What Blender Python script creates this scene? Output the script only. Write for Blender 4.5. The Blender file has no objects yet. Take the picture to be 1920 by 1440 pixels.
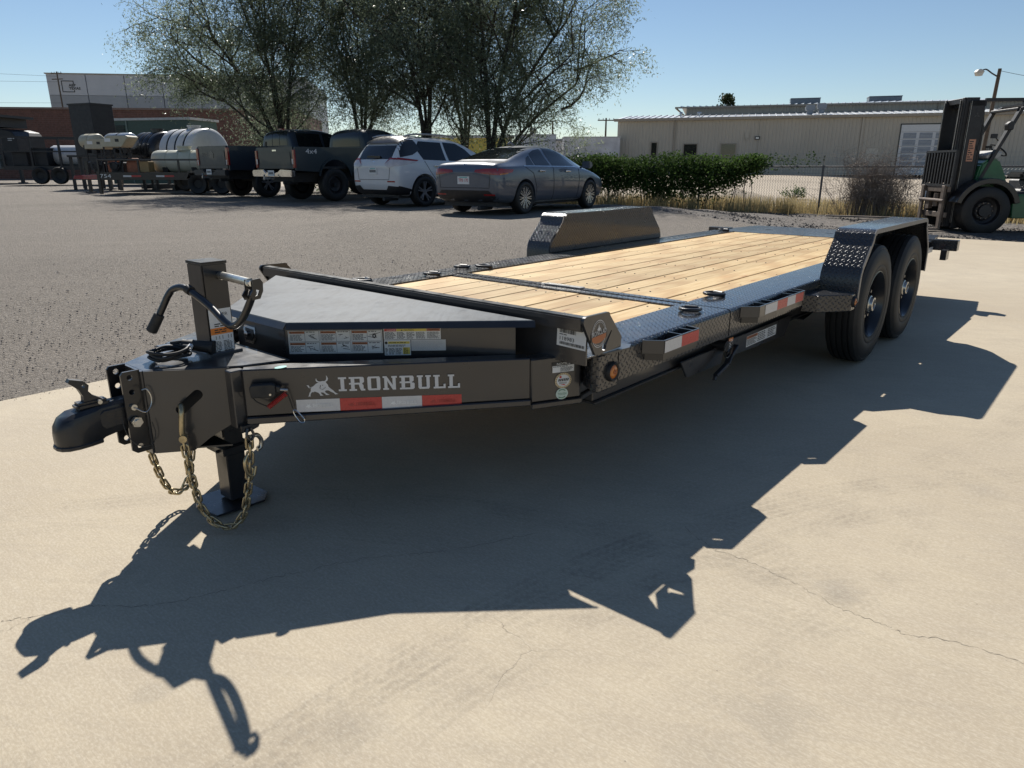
import bpy, bmesh, math, random
from math import sin, cos, pi, radians as R, sqrt, atan2
from mathutils import Vector as V, Matrix as MX
from mathutils.bvhtree import BVHTree
from mathutils.geometry import tessellate_polygon
SC = bpy.context.scene
COL = SC.collection
rnd = random.Random(7)

# ------------------------------------------------------------ camera, sky, sun, exposure
cam = bpy.data.cameras.new('camera')
cam_o = bpy.data.objects.new('camera', cam); COL.objects.link(cam_o)
cam.sensor_width = 36.0; cam.lens = 36.0*1324.7/1920.0
cam.clip_start = 0.05; cam.clip_end = 3000
cam_o.location = (0, 0, 1.246); cam_o.rotation_euler = (R(90-17.07), 0, 0)
SC.camera = cam_o

SUN_AZ, SUN_EL = R(-13.0), R(42.8)          # azimuth from +Y towards +X
w = bpy.data.worlds.new('World'); SC.world = w; w.use_nodes = True
wn = w.node_tree.nodes; wl = w.node_tree.links
bg = wn['Background']; sky = wn.new('ShaderNodeTexSky'); sky.sky_type = 'NISHITA'
sky.sun_disc = False; sky.sun_elevation = SUN_EL; sky.sun_rotation = SUN_AZ
sky.altitude = 300; sky.air_density = 1.0; sky.dust_density = 0.05; sky.ozone_density = 2.7
wl.new(sky.outputs['Color'], bg.inputs['Color']); bg.inputs['Strength'].default_value = 0.07
sun = bpy.data.lights.new('sun', 'SUN'); sun.energy = 5.0; sun.angle = R(0.53); sun.color = (1, .95, .87)
sun_o = bpy.data.objects.new('sun', sun); COL.objects.link(sun_o)
sd = V((sin(SUN_AZ)*cos(SUN_EL), cos(SUN_AZ)*cos(SUN_EL), sin(SUN_EL)))
sun_o.rotation_euler = sd.to_track_quat('Z', 'Y').to_euler()
sun_o.location = (0, 0, 30)
vs = SC.view_settings
vs.view_transform = 'Standard'; vs.look = 'None'; vs.exposure = 0.32; vs.gamma = 1.0; vs.use_curve_mapping = False
SC.render.engine = 'CYCLES'
SC.cycles.max_bounces = 10; SC.cycles.diffuse_bounces = 6; SC.cycles.glossy_bounces = 4
SC.cycles.transparent_max_bounces = 8

# ------------------------------------------------------------ the lot's own axes
# x runs along the parked trailer from its deck's front edge to the rear, y to its far side
YAW = R(49.2); OX, OY = .441, 2.665
EX = V((cos(YAW), sin(YAW), 0)); EY = V((-sin(YAW), cos(YAW), 0)); EZ = V((0, 0, 1))
def W(x, y, z=0): return V((OX, OY, 0)) + EX*x + EY*y + EZ*z
def to_lot(X, Y): 
    d = V((X-OX, Y-OY, 0)); return d.dot(EX), d.dot(EY)
def S(t): t = max(0., min(1., t)); return t*t*(3-2*t)
def ground_z(X, Y):
    x, y = to_lot(X, Y)
    left = S((y-3.2)/5.0)
    near_fence = S((x-13.)/5.0)*(1-S((y-14)/8.))
    h = .3*left*(1-near_fence)
    h += .65*S((x-22)/42.)*(1-.5*left)
    return h

# ------------------------------------------------------------ helpers: materials
class NT:
    def __init__(s, name):
        s.m = bpy.data.materials.new(name); s.m.use_nodes = True
        s.t = s.m.node_tree; s.n = s.t.nodes; s.l = s.t.links
        s.b = s.n['Principled BSDF']; s.out = s.n['Material Output']
    def node(s, ty, **kw):
        n = s.n.new(ty)
        for k, v in kw.items(): setattr(n, k, v)
        return n
    def link(s, a, b): s.l.new(a, b)
    def put(s, sock, v):
        if hasattr(v, 'is_linked') or isinstance(v, bpy.types.NodeSocket): s.l.new(v, sock)
        elif isinstance(v, (tuple, list)) and len(v) == 3 and sock.type == 'RGBA': sock.default_value = (*v, 1)
        else: sock.default_value = v
    def coord(s, kind='Object'): return s.node('ShaderNodeTexCoord').outputs[kind]
    def pos(s): return s.node('ShaderNodeNewGeometry').outputs['Position']
    def mapping(s, vec, scale=(1,1,1), rot=(0,0,0), loc=(0,0,0)):
        if any(rot):                                               # turn first, then stretch
            r_ = s.node('ShaderNodeMapping'); s.link(vec, r_.inputs['Vector']); r_.inputs['Rotation'].default_value = rot; vec = r_.outputs[0]; rot = (0,0,0)
        n = s.node('ShaderNodeMapping'); s.link(vec, n.inputs['Vector'])
        n.inputs['Scale'].default_value = scale; n.inputs['Rotation'].default_value = rot; n.inputs['Location'].default_value = loc
        return n.outputs[0]
    def noise(s, vec, scale, detail=3, rough=.55, dist=0):
        n = s.node('ShaderNodeTexNoise'); s.link(vec, n.inputs['Vector'])
        n.inputs['Scale'].default_value = scale; n.inputs['Detail'].default_value = detail
        n.inputs['Roughness'].default_value = rough; n.inputs['Distortion'].default_value = dist
        return n.outputs['Fac']
    def voro(s, vec, scale, feature='F1', out='Distance', rand=1):
        n = s.node('ShaderNodeTexVoronoi', feature=feature); s.link(vec, n.inputs['Vector'])
        n.inputs['Scale'].default_value = scale; n.inputs['Randomness'].default_value = rand
        return n.outputs[out]
    def ramp(s, f, pts):
        n = s.node('ShaderNodeValToRGB'); s.link(f, n.inputs[0]); e = n.color_ramp.elements
        while len(e) < len(pts): e.new(.5)
        for i, (p, c) in enumerate(pts):
            e[i].position = p; e[i].color = (*c, 1) if isinstance(c, (tuple, list)) else (c, c, c, 1)
        return n.outputs[0]
    def math(s, op, a, b=0., c=0., clamp=False):
        n = s.node('ShaderNodeMath', operation=op, use_clamp=clamp)
        s.put(n.inputs[0], a); s.put(n.inputs[1], b); s.put(n.inputs[2], c); return n.outputs[0]
    def mr(s, v, a, b, c=0., d=1., smooth=False):
        n = s.node('ShaderNodeMapRange'); 
        if smooth: n.interpolation_type = 'SMOOTHSTEP'
        s.put(n.inputs[0], v)
        for i, q in enumerate((a, b, c, d)): n.inputs[i+1].default_value = q
        return n.outputs[0]
    def mix(s, f, a, b, mode='MIX'):
        n = s.node('ShaderNodeMix', data_type='RGBA', blend_type=mode)
        s.put(n.inputs[0], f); s.put(n.inputs[6], a); s.put(n.inputs[7], b); return n.outputs[2]
    def bump(s, h, strength=.3, dist=.01, normal=None):
        n = s.node('ShaderNodeBump'); s.put(n.inputs['Height'], h)
        n.inputs['Strength'].default_value = strength; n.inputs['Distance'].default_value = dist
        if normal: s.link(normal, n.inputs['Normal'])
        return n.outputs[0]
    def sep(s, v):
        n = s.node('ShaderNodeSeparateXYZ'); s.link(v, n.inputs[0]); return n.outputs
    def set(s, **kw):
        names = dict(color='Base Color', rough='Roughness', metal='Metallic', coat='Coat Weight', coatr='Coat Roughness',
                     normal='Normal', spec='Specular IOR Level', trans='Transmission Weight', alpha='Alpha', ior='IOR',
                     emit='Emission Color', emits='Emission Strength', sub='Subsurface Weight')
        for k, v in kw.items(): s.put(s.b.inputs[names[k]], v)
        return s.m

_MC = {}
def simple(name, color, rough=.5, metal=0., coat=0., var=.12, scale=8., bump=0., spec=.5, coatr=.05):
    """plain paint, plastic or metal with a little blotchy variation and fine relief"""
    if name in _MC: return _MC[name]
    t = NT(name); c = t.coord('Object')
    n = t.noise(c, scale, 4)
    dark = tuple(x*(1-var) for x in color); lite = tuple(min(1, x*(1+var)) for x in color)
    col = t.ramp(n, [(.3, dark), (.7, lite)])
    t.set(color=col, metal=metal, coat=coat, spec=spec, coatr=coatr)
    t.set(rough=t.mr(t.noise(c, scale*3.1, 3), .3, .7, max(.02, rough*.85), min(1, rough*1.15)))
    if bump: t.set(normal=t.bump(t.noise(c, scale*14, 3), bump, .002))
    _MC[name] = t.m; return t.m

# ------------------------------------------------------------ helpers: meshes
class MB:
    def __init__(s): s.v = []; s.f = []; s.mi = []; s.cur = 0
    def mat(s, i): s.cur = i; return s
    def add(s, vs, fs):
        o = len(s.v); s.v += [tuple(p) for p in vs]
        for f in fs: s.f.append([o+i for i in f]); s.mi.append(s.cur)
        return s
    def box(s, a, b, M=None):
        (x0, y0, z0), (x1, y1, z1) = a, b
        vs = [V(p) for p in ((x0,y0,z0),(x1,y0,z0),(x1,y1,z0),(x0,y1,z0),(x0,y0,z1),(x1,y0,z1),(x1,y1,z1),(x0,y1,z1))]
        if M: vs = [M @ p for p in vs]
        return s.add(vs, [(0,3,2,1),(4,5,6,7),(0,1,5,4),(1,2,6,5),(2,3,7,6),(3,0,4,7)])
    def bar(s, p, q, wd, ht, up=(0,0,1)):
        p, q = V(p), V(q); d = (q-p).normalized(); up = V(up)
        r = d.cross(up)
        if r.length < 1e-4: r = d.cross(V((1,0,0)))
        r.normalize(); u = r.cross(d)
        vs = []
        for e in (p, q):
            for a, b in ((-1,-1),(1,-1),(1,1),(-1,1)): vs.append(e + r*a*wd/2 + u*b*ht/2)
        return s.add(vs, [(0,1,2,3),(7,6,5,4),(0,4,5,1),(1,5,6,2),(2,6,7,3),(3,7,4,0)])
    def prism(s, poly, a, b, M):
        """poly: 2-D outline, extruded from a to b along the third axis of frame M (columns u, v, n)"""
        n = len(poly)
        vs = [M @ V((p[0], p[1], a)) for p in poly] + [M @ V((p[0], p[1], b)) for p in poly]
        ar = sum(poly[i][0]*poly[(i+1) % n][1]-poly[(i+1) % n][0]*poly[i][1] for i in range(n))
        fl = (ar > 0) ^ (b < a)
        fs = []
        for i in range(n):
            j = (i+1) % n; q = (i, j, n+j, n+i); fs.append(q if fl else q[::-1])
        if n <= 4: caps = [tuple(range(n))]
        else:
            caps = [tuple(x) for x in tessellate_polygon([[V((p[0], p[1], 0)) for p in poly]])]
            ok = []
            for c in caps:
                A = poly[c[0]]; B = poly[c[1]]; C = poly[c[2]]
                cr = (B[0]-A[0])*(C[1]-A[1])-(B[1]-A[1])*(C[0]-A[0])
                ok.append(c if (cr > 0) == (ar > 0) else c[::-1])
            caps = ok
        for c in caps:
            top = tuple(n+i for i in c); bot = tuple(c)[::-1]
            fs.append(top if fl else top[::-1]); fs.append(bot if fl else bot[::-1])
        return s.add(vs, fs)
    def flat(s, poly, M, h=0.):
        """a flat polygon at height h of frame M, facing +n"""
        ar = sum(poly[i][0]*poly[(i+1) % len(poly)][1]-poly[(i+1) % len(poly)][0]*poly[i][1] for i in range(len(poly)))
        if ar < 0: poly = poly[::-1]
        vs = [M @ V((p[0], p[1], h)) for p in poly]
        if len(poly) <= 4: return s.add(vs, [tuple(range(len(poly)))])
        fs = []
        for c in tessellate_polygon([[V((p[0], p[1], 0)) for p in poly]]):
            A, B, C = (poly[i] for i in c)
            cr = (B[0]-A[0])*(C[1]-A[1])-(B[1]-A[1])*(C[0]-A[0])
            fs.append(tuple(c) if cr > 0 else tuple(c)[::-1])
        return s.add(vs, fs)
    def cyl(s, p, q, r, n=16, r2=None, caps=True):
        p, q = V(p), V(q); d = (q-p).normalized(); a = d.orthogonal().normalized(); b = d.cross(a)
        r2 = r if r2 is None else r2; vs = []
        for e, rr in ((p, r), (q, r2)):
            for i in range(n):
                t = 2*pi*i/n; vs.append(e + a*cos(t)*rr + b*sin(t)*rr)
        fs = [(i, (i+1) % n, n+(i+1) % n, n+i) for i in range(n)]
        if caps: fs += [tuple(range(n))[::-1], tuple(range(n, 2*n))]
        return s.add(vs, fs)
    def tube(s, pts, r, n=8, closed=False, caps=True):
        pts = [V(p) for p in pts]; m = len(pts); rs = r if isinstance(r, (list, tuple)) else [r]*m
        vs = []; prev = None
        for i in range(m):
            if closed: d = pts[(i+1) % m]-pts[i-1]
            else: d = pts[min(i+1, m-1)]-pts[max(i-1, 0)]
            d.normalize()
            a = d.orthogonal().normalized() if prev is None else (prev - d*prev.dot(d)).normalized()
            prev = a; b = d.cross(a)
            for k in range(n):
                t = 2*pi*k/n; vs.append(pts[i] + a*cos(t)*rs[i] + b*sin(t)*rs[i])
        fs = []
        for i in range(m if closed else m-1):
            j = (i+1) % m
            for k in range(n): l = (k+1) % n; fs.append((i*n+k, i*n+l, j*n+l, j*n+k))
        if caps and not closed: fs += [tuple(range(n))[::-1], tuple(range((m-1)*n, m*n))]
        return s.add(vs, fs)
    def lathe(s, prof, c, axis, n=32, closed=False):
        """prof: (radius, along-axis) pairs"""
        c = V(c); d = V(axis).normalized(); a = d.orthogonal().normalized(); b = d.cross(a); m = len(prof); vs = []
        for i in range(n):
            t = 2*pi*i/n; e = a*cos(t)+b*sin(t)
            for r, h in prof: vs.append(c + e*r + d*h)
        fs = []
        for i in range(n):
            j = (i+1) % n
            for k in range(m if closed else m-1): l = (k+1) % m; fs.append((i*m+k, j*m+k, j*m+l, i*m+l))
        return s.add(vs, fs)
    def build(s, name, mats, parent=None, bevel=0., smooth=0., seg=1, loc=None, uv=True, link=True, recalc=False):
        me = bpy.data.meshes.new(name); me.from_pydata(s.v, [], s.f)
        mats = mats if isinstance(mats, (list, tuple)) else [mats]
        for m in mats: me.materials.append(m)
        if len(mats) > 1: me.polygons.foreach_set('material_index', s.mi)
        if bevel or recalc:
            bm = bmesh.new(); bm.from_mesh(me)
            if recalc: bmesh.ops.remove_doubles(bm, verts=bm.verts, dist=1e-5); bmesh.ops.recalc_face_normals(bm, faces=bm.faces)
            if bevel:
                es = [e for e in bm.edges if len(e.link_faces) == 2 and e.calc_face_angle(0) > R(28)]
                bmesh.ops.bevel(bm, geom=es, offset=bevel, segments=seg, affect='EDGES', clamp_overlap=True)
            bm.to_mesh(me); bm.free()
        if uv: box_uv(me)
        if smooth: shade(me, smooth)
        me.update()
        return obj(name, me, parent, loc) if link else me

def box_uv(me):
    uvl = me.uv_layers.new(name='UVMap'); d = uvl.data; vs = me.vertices
    for p in me.polygons:
        n = p.normal; ax, ay, az = abs(n.x), abs(n.y), abs(n.z)
        for li in p.loop_indices:
            c = vs[me.loops[li].vertex_index].co
            if az >= ax and az >= ay: d[li].uv = (c.x, c.y)
            elif ay >= ax: d[li].uv = (c.x, c.z)
            else: d[li].uv = (c.y, c.z)
def shade(me, angle):
    me.polygons.foreach_set('use_smooth', [True]*len(me.polygons))
    if angle < 179:
        bm = bmesh.new(); bm.from_mesh(me)
        for e in bm.edges: e.smooth = not (len(e.link_faces) == 2 and e.calc_face_angle(0) > R(angle))
        bm.to_mesh(me); bm.free()
def obj(name, me, parent=None, loc=None):
    o = bpy.data.objects.new(name, me); COL.objects.link(o)
    if parent is not None: o.parent = parent
    if loc is not None: o.location = loc
    return o
def tag(o, label, cat, group=None):
    o['label'] = label; o['category'] = cat
    if group: o['group'] = group
    return o
def thing(name, label, cat, loc=(0,0,0), rz=0., group=None):
    o = bpy.data.objects.new(name, None); COL.objects.link(o); o.empty_display_size = .2
    o.location = loc; o.rotation_euler = (0, 0, rz); return tag(o, label, cat, group)
def struct(o): o['kind'] = 'structure'; return o
def stuff(o): o['kind'] = 'stuff'; return o
def copy_part(src, parent, M=None):
    c = src.copy(); COL.objects.link(c); c.parent = parent
    if M is not None: c.matrix_local = M
    for ch in src.children: copy_part(ch, c)
    return c
def frame(o, u, v):
    """matrix with columns u, v, n and origin o"""
    u = V(u).normalized(); v = V(v); v = (v - u*v.dot(u)).normalized(); n = u.cross(v)
    M = MX.Identity(4)
    for i in range(3): M[i][0] = u[i]; M[i][1] = v[i]; M[i][2] = n[i]; M[i][3] = o[i]
    return M
XZ = frame((0,0,0), (1,0,0), (0,0,1))        # u = x, v = z, n = -y
YZ = frame((0,0,0), (0,1,0), (0,0,1))        # u = y, v = z, n = +x
XY = MX.Identity(4)
def arc(cx, cy, r, a0, a1, n=8): return [(cx+r*cos(R(a0+(a1-a0)*i/n)), cy+r*sin(R(a0+(a1-a0)*i/n))) for i in range(n+1)]
def smooth_path(pts, k=6):
    """Catmull-Rom through the points"""
    pts = [V(p) for p in pts]; out = []
    for i in range(len(pts)-1):
        p0, p1, p2, p3 = pts[max(i-1,0)], pts[i], pts[i+1], pts[min(i+2, len(pts)-1)]
        for j in range(k):
            t = j/k; out.append(.5*((2*p1)+(p2-p0)*t+(2*p0-5*p1+4*p2-p3)*t*t+(3*p1-p0-3*p2+p3)*t**3))
    return out+[pts[-1]]
def join_sorted(me): return me

_TC = {}
def text_geo(txt, bold=0.):
    """vertices and triangles of a line of text, 1 unit high capitals, origin lower left"""
    if (txt, bold) in _TC: return _TC[(txt, bold)]
    cu = bpy.data.curves.new('lettering', 'FONT'); cu.body = txt; cu.resolution_u = 2; cu.fill_mode = 'FRONT'; cu.offset = bold
    o = bpy.data.objects.new('lettering', cu); COL.objects.link(o)
    dg = bpy.context.evaluated_depsgraph_get(); dg.update()
    me = bpy.data.meshes.new_from_object(o.evaluated_get(dg))
    vs = [v.co.copy() for v in me.vertices]; fs = [tuple(p.vertices) for p in me.polygons]
    bpy.data.objects.remove(o); bpy.data.curves.remove(cu); bpy.data.meshes.remove(me)
    x0 = min(v.x for v in vs); x1 = max(v.x for v in vs); y0 = min(v.y for v in vs); y1 = max(v.y for v in vs)
    _TC[(txt, bold)] = ([((v.x-x0), (v.y-y0)) for v in vs], fs, x1-x0, y1-y0); return _TC[(txt, bold)]
def put_text(mb, txt, M, x, y, width, height, h=.0006, slant=0., bold=0.):
    vs, fs, tw, th = text_geo(txt, bold)
    mb.add([M @ V((x+vx/tw*width+slant*vy/th*height, y+vy/th*height, h)) for vx, vy in vs], fs)
def rect(mb, M, x0, y0, x1, y1, h=0.): mb.flat([(x0,y0),(x1,y0),(x1,y1),(x0,y1)], M, h)
def fine_print(mb, M, x0, y0, x1, y1, rows, h, rng, fill=.75):
    """rows of word-sized dashes, as small print reads from here"""
    dy = (y1-y0)/rows
    for i in range(rows):
        y = y1-dy*(i+.75); x = x0; end = x0+(x1-x0)*rng.uniform(.7, 1)
        while x < end-dy*.6:
            l = rng.uniform(.8, 3.)*dy; rect(mb, M, x, y, min(x+l, end), y+dy*.5, h); x += l+dy*.5
# ------------------------------------------------------------ materials
WHITE = simple('white_print', (.72,.72,.70), .45, var=.05)
BLACKP = simple('black_print', (.025,.025,.025), .5)
ORANGEP = simple('orange_print', (.75,.22,.03), .45, var=.05)
BROWNP = simple('brown_orange_print', (.42,.14,.05), .45, var=.05)
YELLOWP = simple('yellow_print', (.72,.56,.10), .45, var=.05)
REDP = simple('red_print', (.55,.05,.04), .45, var=.08)
GREYP = simple('grey_print', (.45,.45,.44), .45, var=.06)
GREENP = simple('green_print', (.08,.22,.13), .45)
TEALP = simple('teal_print', (.10,.45,.40), .45)
TANP = simple('tan_print', (.62,.48,.28), .45)
SILVERP = simple('silver_vinyl', (.62,.62,.62), .35, var=.04)
TAPEW = simple('reflective_white', (.62,.61,.60), .3, var=.04, scale=60)
TAPER = simple('reflective_red', (.52,.045,.04), .3, var=.08, scale=60)
def gunmetal(name, tread=False, streak=False, rough=.33):
    t = NT(name); c = t.coord('Object')
    base = t.ramp(t.noise(c, 3.5, 5), [(.3, (.028,.028,.030)), (.7, (.040,.040,.042))])
    nrm = t.bump(t.noise(c, 220, 2), .05, .0008)
    if tread:
        uv = t.coord('UV'); sx, sy, _ = t.sep(t.mapping(uv, (1/.024, 1/.024, 1), (0, 0, R(45))))
        fx = t.math('SUBTRACT', t.math('FRACT', sx), .5); fy = t.math('SUBTRACT', t.math('FRACT', sy), .5)
        par = t.math('MODULO', t.math('ADD', t.math('FLOOR', sx), t.math('FLOOR', sy)), 2.0)
        par = t.math('GREATER_THAN', t.math('ABSOLUTE', par), .5)
        def ell(a, b): return t.math('SQRT', t.math('ADD', t.math('POWER', t.math('ABSOLUTE', t.math('DIVIDE', fx, a)), 2), t.math('POWER', t.math('ABSOLUTE', t.math('DIVIDE', fy, b)), 2)))
        e1 = ell(.50, .17); e2 = ell(.17, .50)
        d = t.math('ADD', t.math('MULTIPLY', e1, t.math('SUBTRACT', 1, par)), t.math('MULTIPLY', e2, par))
        h = t.mr(d, 1.0, .45, 0, 1, True)
        nrm = t.bump(h, 1., .008, nrm); lug = h; base = t.mix(t.math('MULTIPLY', h, .5), base, (.085,.086,.09))
    rg = t.mr(t.noise(c, 14, 4), .3, .7, rough*.8, rough*1.25)
    if tread: rg = t.math('SUBTRACT', rg, t.math('MULTIPLY', lug, .10))
    if streak:                                   # road film wiped about on the flat lid
        st = t.noise(t.mapping(c, (3.0, 16, 3), (0, 0, R(-35)), (0, 0, 0)), 2.0, 5, .65, 1.2)
        film = t.mr(t.math('MULTIPLY', t.noise(c, 3.2, 5, .6), st), .12, .34, .45, .95)
        base = t.mix(film, base, (.125,.142,.158)); rg = t.math('ADD', rg, t.math('MULTIPLY', film, .12))
    t.set(color=base, rough=rg, metal=.0 if streak else .25, coat=.0 if streak else .6, coatr=.08, normal=nrm, spec=.12 if streak else .5)
    t.link(nrm, t.b.inputs['Coat Normal'])
    return t.m
GUN = gunmetal('gunmetal_paint'); TREAD = gunmetal('tread_plate', tread=True, rough=.3); LIDM = gunmetal('lid_paint', streak=True, rough=.38)
BLACKM = simple('black_satin_paint', (.012,.012,.014), .32, coat=.3, coatr=.1)
BLACKC = simple('cast_black', (.014,.015,.018), .42, bump=.15, coat=.15)
RUBBER = simple('black_rubber', (.018,.018,.018), .6)
ZINC = simple('zinc_plate', (.62,.60,.55), .3, metal=.9, scale=20)
YZINC = simple('yellow_zinc_chain', (.40,.335,.21), .33, metal=.85, var=.3, scale=40)
CHROME = simple('chrome', (.75,.75,.75), .12, metal=1.)
STEEL = simple('bare_steel', (.35,.34,.33), .38, metal=.9)
AMBER = simple('amber_lens', (.55,.17,.02), .18, coat=.5)
REDLENS = simple('red_lens', (.28,.012,.012), .15, coat=.6)
CLEARLENS = simple('clear_lens', (.55,.5,.5), .15, coat=.6)
REDPL = simple('red_plastic', (.35,.02,.015), .35)
GREASE = simple('dusty_black', (.03,.029,.028), .7)
def tyre_mat():
    t = NT('tyre_rubber'); c = t.coord('Object')
    col = t.ramp(t.noise(c, 9, 5), [(.3, (.008,.008,.008)), (.75, (.018,.0175,.017))])
    t.set(color=col, rough=.62, normal=t.bump(t.noise(c, 160, 2), .2, .001)); return t.m
TYRE = tyre_mat()
def wood():
    t = NT('pine_decking'); c = t.coord('Object'); rn = t.node('ShaderNodeObjectInfo').outputs['Random']
    off = t.node('ShaderNodeCombineXYZ'); t.put(off.inputs[0], t.math('MULTIPLY', rn, 37.)); t.put(off.inputs[1], t.math('MULTIPLY', rn, 11.))
    add = t.node('ShaderNodeVectorMath', operation='ADD'); t.link(c, add.inputs[0]); t.link(off.outputs[0], add.inputs[1]); p = add.outputs[0]
    g = t.noise(t.mapping(p, (1.1, 16, 16)), 3.0, 6, .62, .6)
    fine = t.noise(t.mapping(p, (4, 150, 150)), 2.0, 3, .6)
    cath = t.node('ShaderNodeTexWave', wave_type='RINGS', rings_direction='Y')
    t.link(t.mapping(p, (.28, 6.5, 6.5)), cath.inputs['Vector']); cath.inputs['Scale'].default_value = 1.6
    cath.inputs['Distortion'].default_value = 5.0; cath.inputs['Detail'].default_value = 3; cath.inputs['Detail Scale'].default_value = .7
    col = t.ramp(g, [(.25, (.44,.275,.115)), (.5, (.57,.41,.205)), (.8, (.65,.505,.285))])
    col = t.mix(t.math('MULTIPLY', t.mr(cath.outputs['Fac'], .55, 1., 0, 1), .5), col, (.38,.215,.085))
    col = t.mix(t.math('MULTIPLY', t.mr(fine, .5, .8, 0, 1), .22), col, (.48,.32,.16))
    kn = t.voro(t.mapping(p, (2.2, 9, 1)), 1.0); km = t.mr(kn, .12, .05, 0, 1, True)
    col = t.mix(km, col, (.20,.09,.04))
    halo = t.math('MULTIPLY', t.mr(kn, .32, .10, 0, 1, True), .45); col = t.mix(halo, col, (.52,.30,.13))
    val = t.mr(rn, 0, 1, .80, 1.14); hs = t.node('ShaderNodeHueSaturation'); t.link(col, hs.inputs['Color']); t.link(val, hs.inputs['Value'])
    dirt = t.mr(t.noise(t.pos(), 2.3, 6, .65), .58, .8, 0, .25)
    col = t.mix(dirt, hs.outputs[0], (.42,.33,.22))
    t.set(color=col, rough=.7, spec=.3, normal=t.bump(t.math('ADD', g, t.math('MULTIPLY', fine, .6)), .25, .003)); return t.m
WOOD = wood()

def concrete():
    t = NT('slab_concrete'); p = t.pos()
    big = t.noise(p, .55, 6, .6, .4); mid = t.noise(p, 3.2, 6, .65); fine = t.noise(p, 120, 3, .6)
    # broom and trowel streaks run across the slab
    br = t.noise(t.mapping(p, (5, 46, 1), (0, 0, R(41))), 1.6, 6, .72, .5)
    br2 = t.noise(t.mapping(p, (2.5, 95, 1), (0, 0, R(40))), 2.2, 4, .65, .4)
    br3 = t.noise(t.mapping(p, (1.2, 13, 1), (0, 0, R(8))), 1.4, 7, .72, .8)
    col = t.ramp(big, [(.25, (.41,.338,.24)), (.5, (.495,.42,.305)), (.78, (.575,.50,.37))])
    col = t.mix(t.mr(mid, .35, .7, 0, .7), col, (.41,.345,.26))
    col = t.mix(t.math('MULTIPLY', t.mr(br, .48, .72, 0, 1), .24), col, (.66,.60,.49))
    col = t.mix(t.math('MULTIPLY', t.mr(br2, .52, .8, 0, 1), .34), col, (.36,.305,.235))
    col = t.mix(t.math('MULTIPLY', t.mr(br3, .50, .74, 0, 1), .42), col, (.36,.305,.235))
    col = t.mix(t.math('MULTIPLY', t.mr(t.noise(p, 28, 5, .7), .5, .75, 0, 1), .30), col, (.35,.30,.23))
    blot = t.noise(p, 9.5, 6, .68, .3)
    # round stains
    for (sx, sy, r, k) in ((1.0, 1.88, .085, .5), (.62, 1.36, .15, .38), (-.37, 1.33, .10, .3), (-.73, 1.47, .06, .35), (-.9, 1.45, .055, .35), (.42, 1.25, .12, .25), (2.0, 1.9, .45, .18), (4.3, 3.3, .6, .25), (1.9, 2.6, .10, .25)):
        v = t.node('ShaderNodeVectorMath', operation='DISTANCE'); t.link(p, v.inputs[0]); v.inputs[1].default_value = (sx, sy, 0)
        d = t.math('ADD', v.outputs['Value'], t.math('MULTIPLY', t.math('SUBTRACT', blot, .5), r*2.6))
        col = t.mix(t.math('MULTIPLY', t.math('MULTIPLY', t.mr(d, r*1.05, r*.25, 0, 1, True), t.mr(blot, .3, .6, .45, 1)), k), col, (.24,.215,.185))
    fine2 = t.noise(p, 34, 4, .7)
    # tyre tracks: rings of tread pattern left by turning wheels (centre, radius, half width, strength, angle range)
    for (cx, cy, rad, wd, k, a0, a1) in ((2.53, -1.09, 3.86, .085, .62, 90, 165), (2.53, -1.09, 3.66, .05, .4, 95, 160), (1.13, -.02, 2.01, .06, .42, 80, 165), (-18.26, 31.22, 34.78, .11, .32, -66, -40),
        (-.9, -.13, 2.70, .07, .42, 40, 125), (-1.08, -1.03, 3.34, .08, .36, 40, 120), (-1.11, 4.33, 3.28, .07, .30, -90, -20), (-1.16, 4.36, 3.10, .05, .22, -90, -20), (2.82, .03, 3.31, .10, .24, 60, 150),
        (-1.0, 1.93, .24, .035, .62, 150, 300), (-1.0, 1.93, .16, .03, .55, 150, 310), (-1.0, 1.93, .31, .025, .45, 160, 290), (-1.32, 1.08, .27, .05, .55, 0, 110),):
        v = t.node('ShaderNodeVectorMath', operation='SUBTRACT'); t.link(p, v.inputs[0]); v.inputs[1].default_value = (cx, cy, 0)
        x, y, _ = t.sep(v.outputs[0]); r_ = t.math('SQRT', t.math('ADD', t.math('MULTIPLY', x, x), t.math('MULTIPLY', y, y)))
        d = t.math('ABSOLUTE', t.math('SUBTRACT', t.math('ADD', r_, t.math('MULTIPLY', t.math('SUBTRACT', mid, .5), .02)), rad))
        band = t.mr(d, wd, wd*.8, 0, 1, True)
        an = t.math('ARCTAN2', y, x)
        aw = R(12); rng_ = t.math('MULTIPLY', t.mr(an, R(a0), R(a0)+aw, 0, 1, True), t.mr(an, R(a1), R(a1)-aw, 0, 1, True)) if a1-a0 < 350 else 1.0
        blk = t.mr(t.math('ADD', t.math('SINE', t.math('ADD', t.math('MULTIPLY', an, 165*rad), t.math('MULTIPLY', d, 150))), t.math('MULTIPLY', t.math('SUBTRACT', fine2, .5), 5.)), -.6, .9, .5, 1)
        ribs = t.mr(t.math('SINE', t.math('MULTIPLY', d, 210)), -.7, .0, .35, 1)
        fade = t.mr(t.noise(p, 2.6, 6, .7), .38, .66, .05, 1, True)
        k *= .75; f_ = t.math('MULTIPLY', t.math('MULTIPLY', band, blk), t.math('MULTIPLY', t.math('MULTIPLY', ribs, fade), t.math('MULTIPLY', rng_, k)))
        col = t.mix(f_, col, (.19,.16,.125))
    # hairline cracks
    wob = t.node('ShaderNodeVectorMath', operation='ADD'); t.link(p, wob.inputs[0])
    nz = t.node('ShaderNodeTexNoise'); t.link(p, nz.inputs['Vector']); nz.inputs['Scale'].default_value = 2.2; nz.inputs['Detail'].default_value = 6
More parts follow.
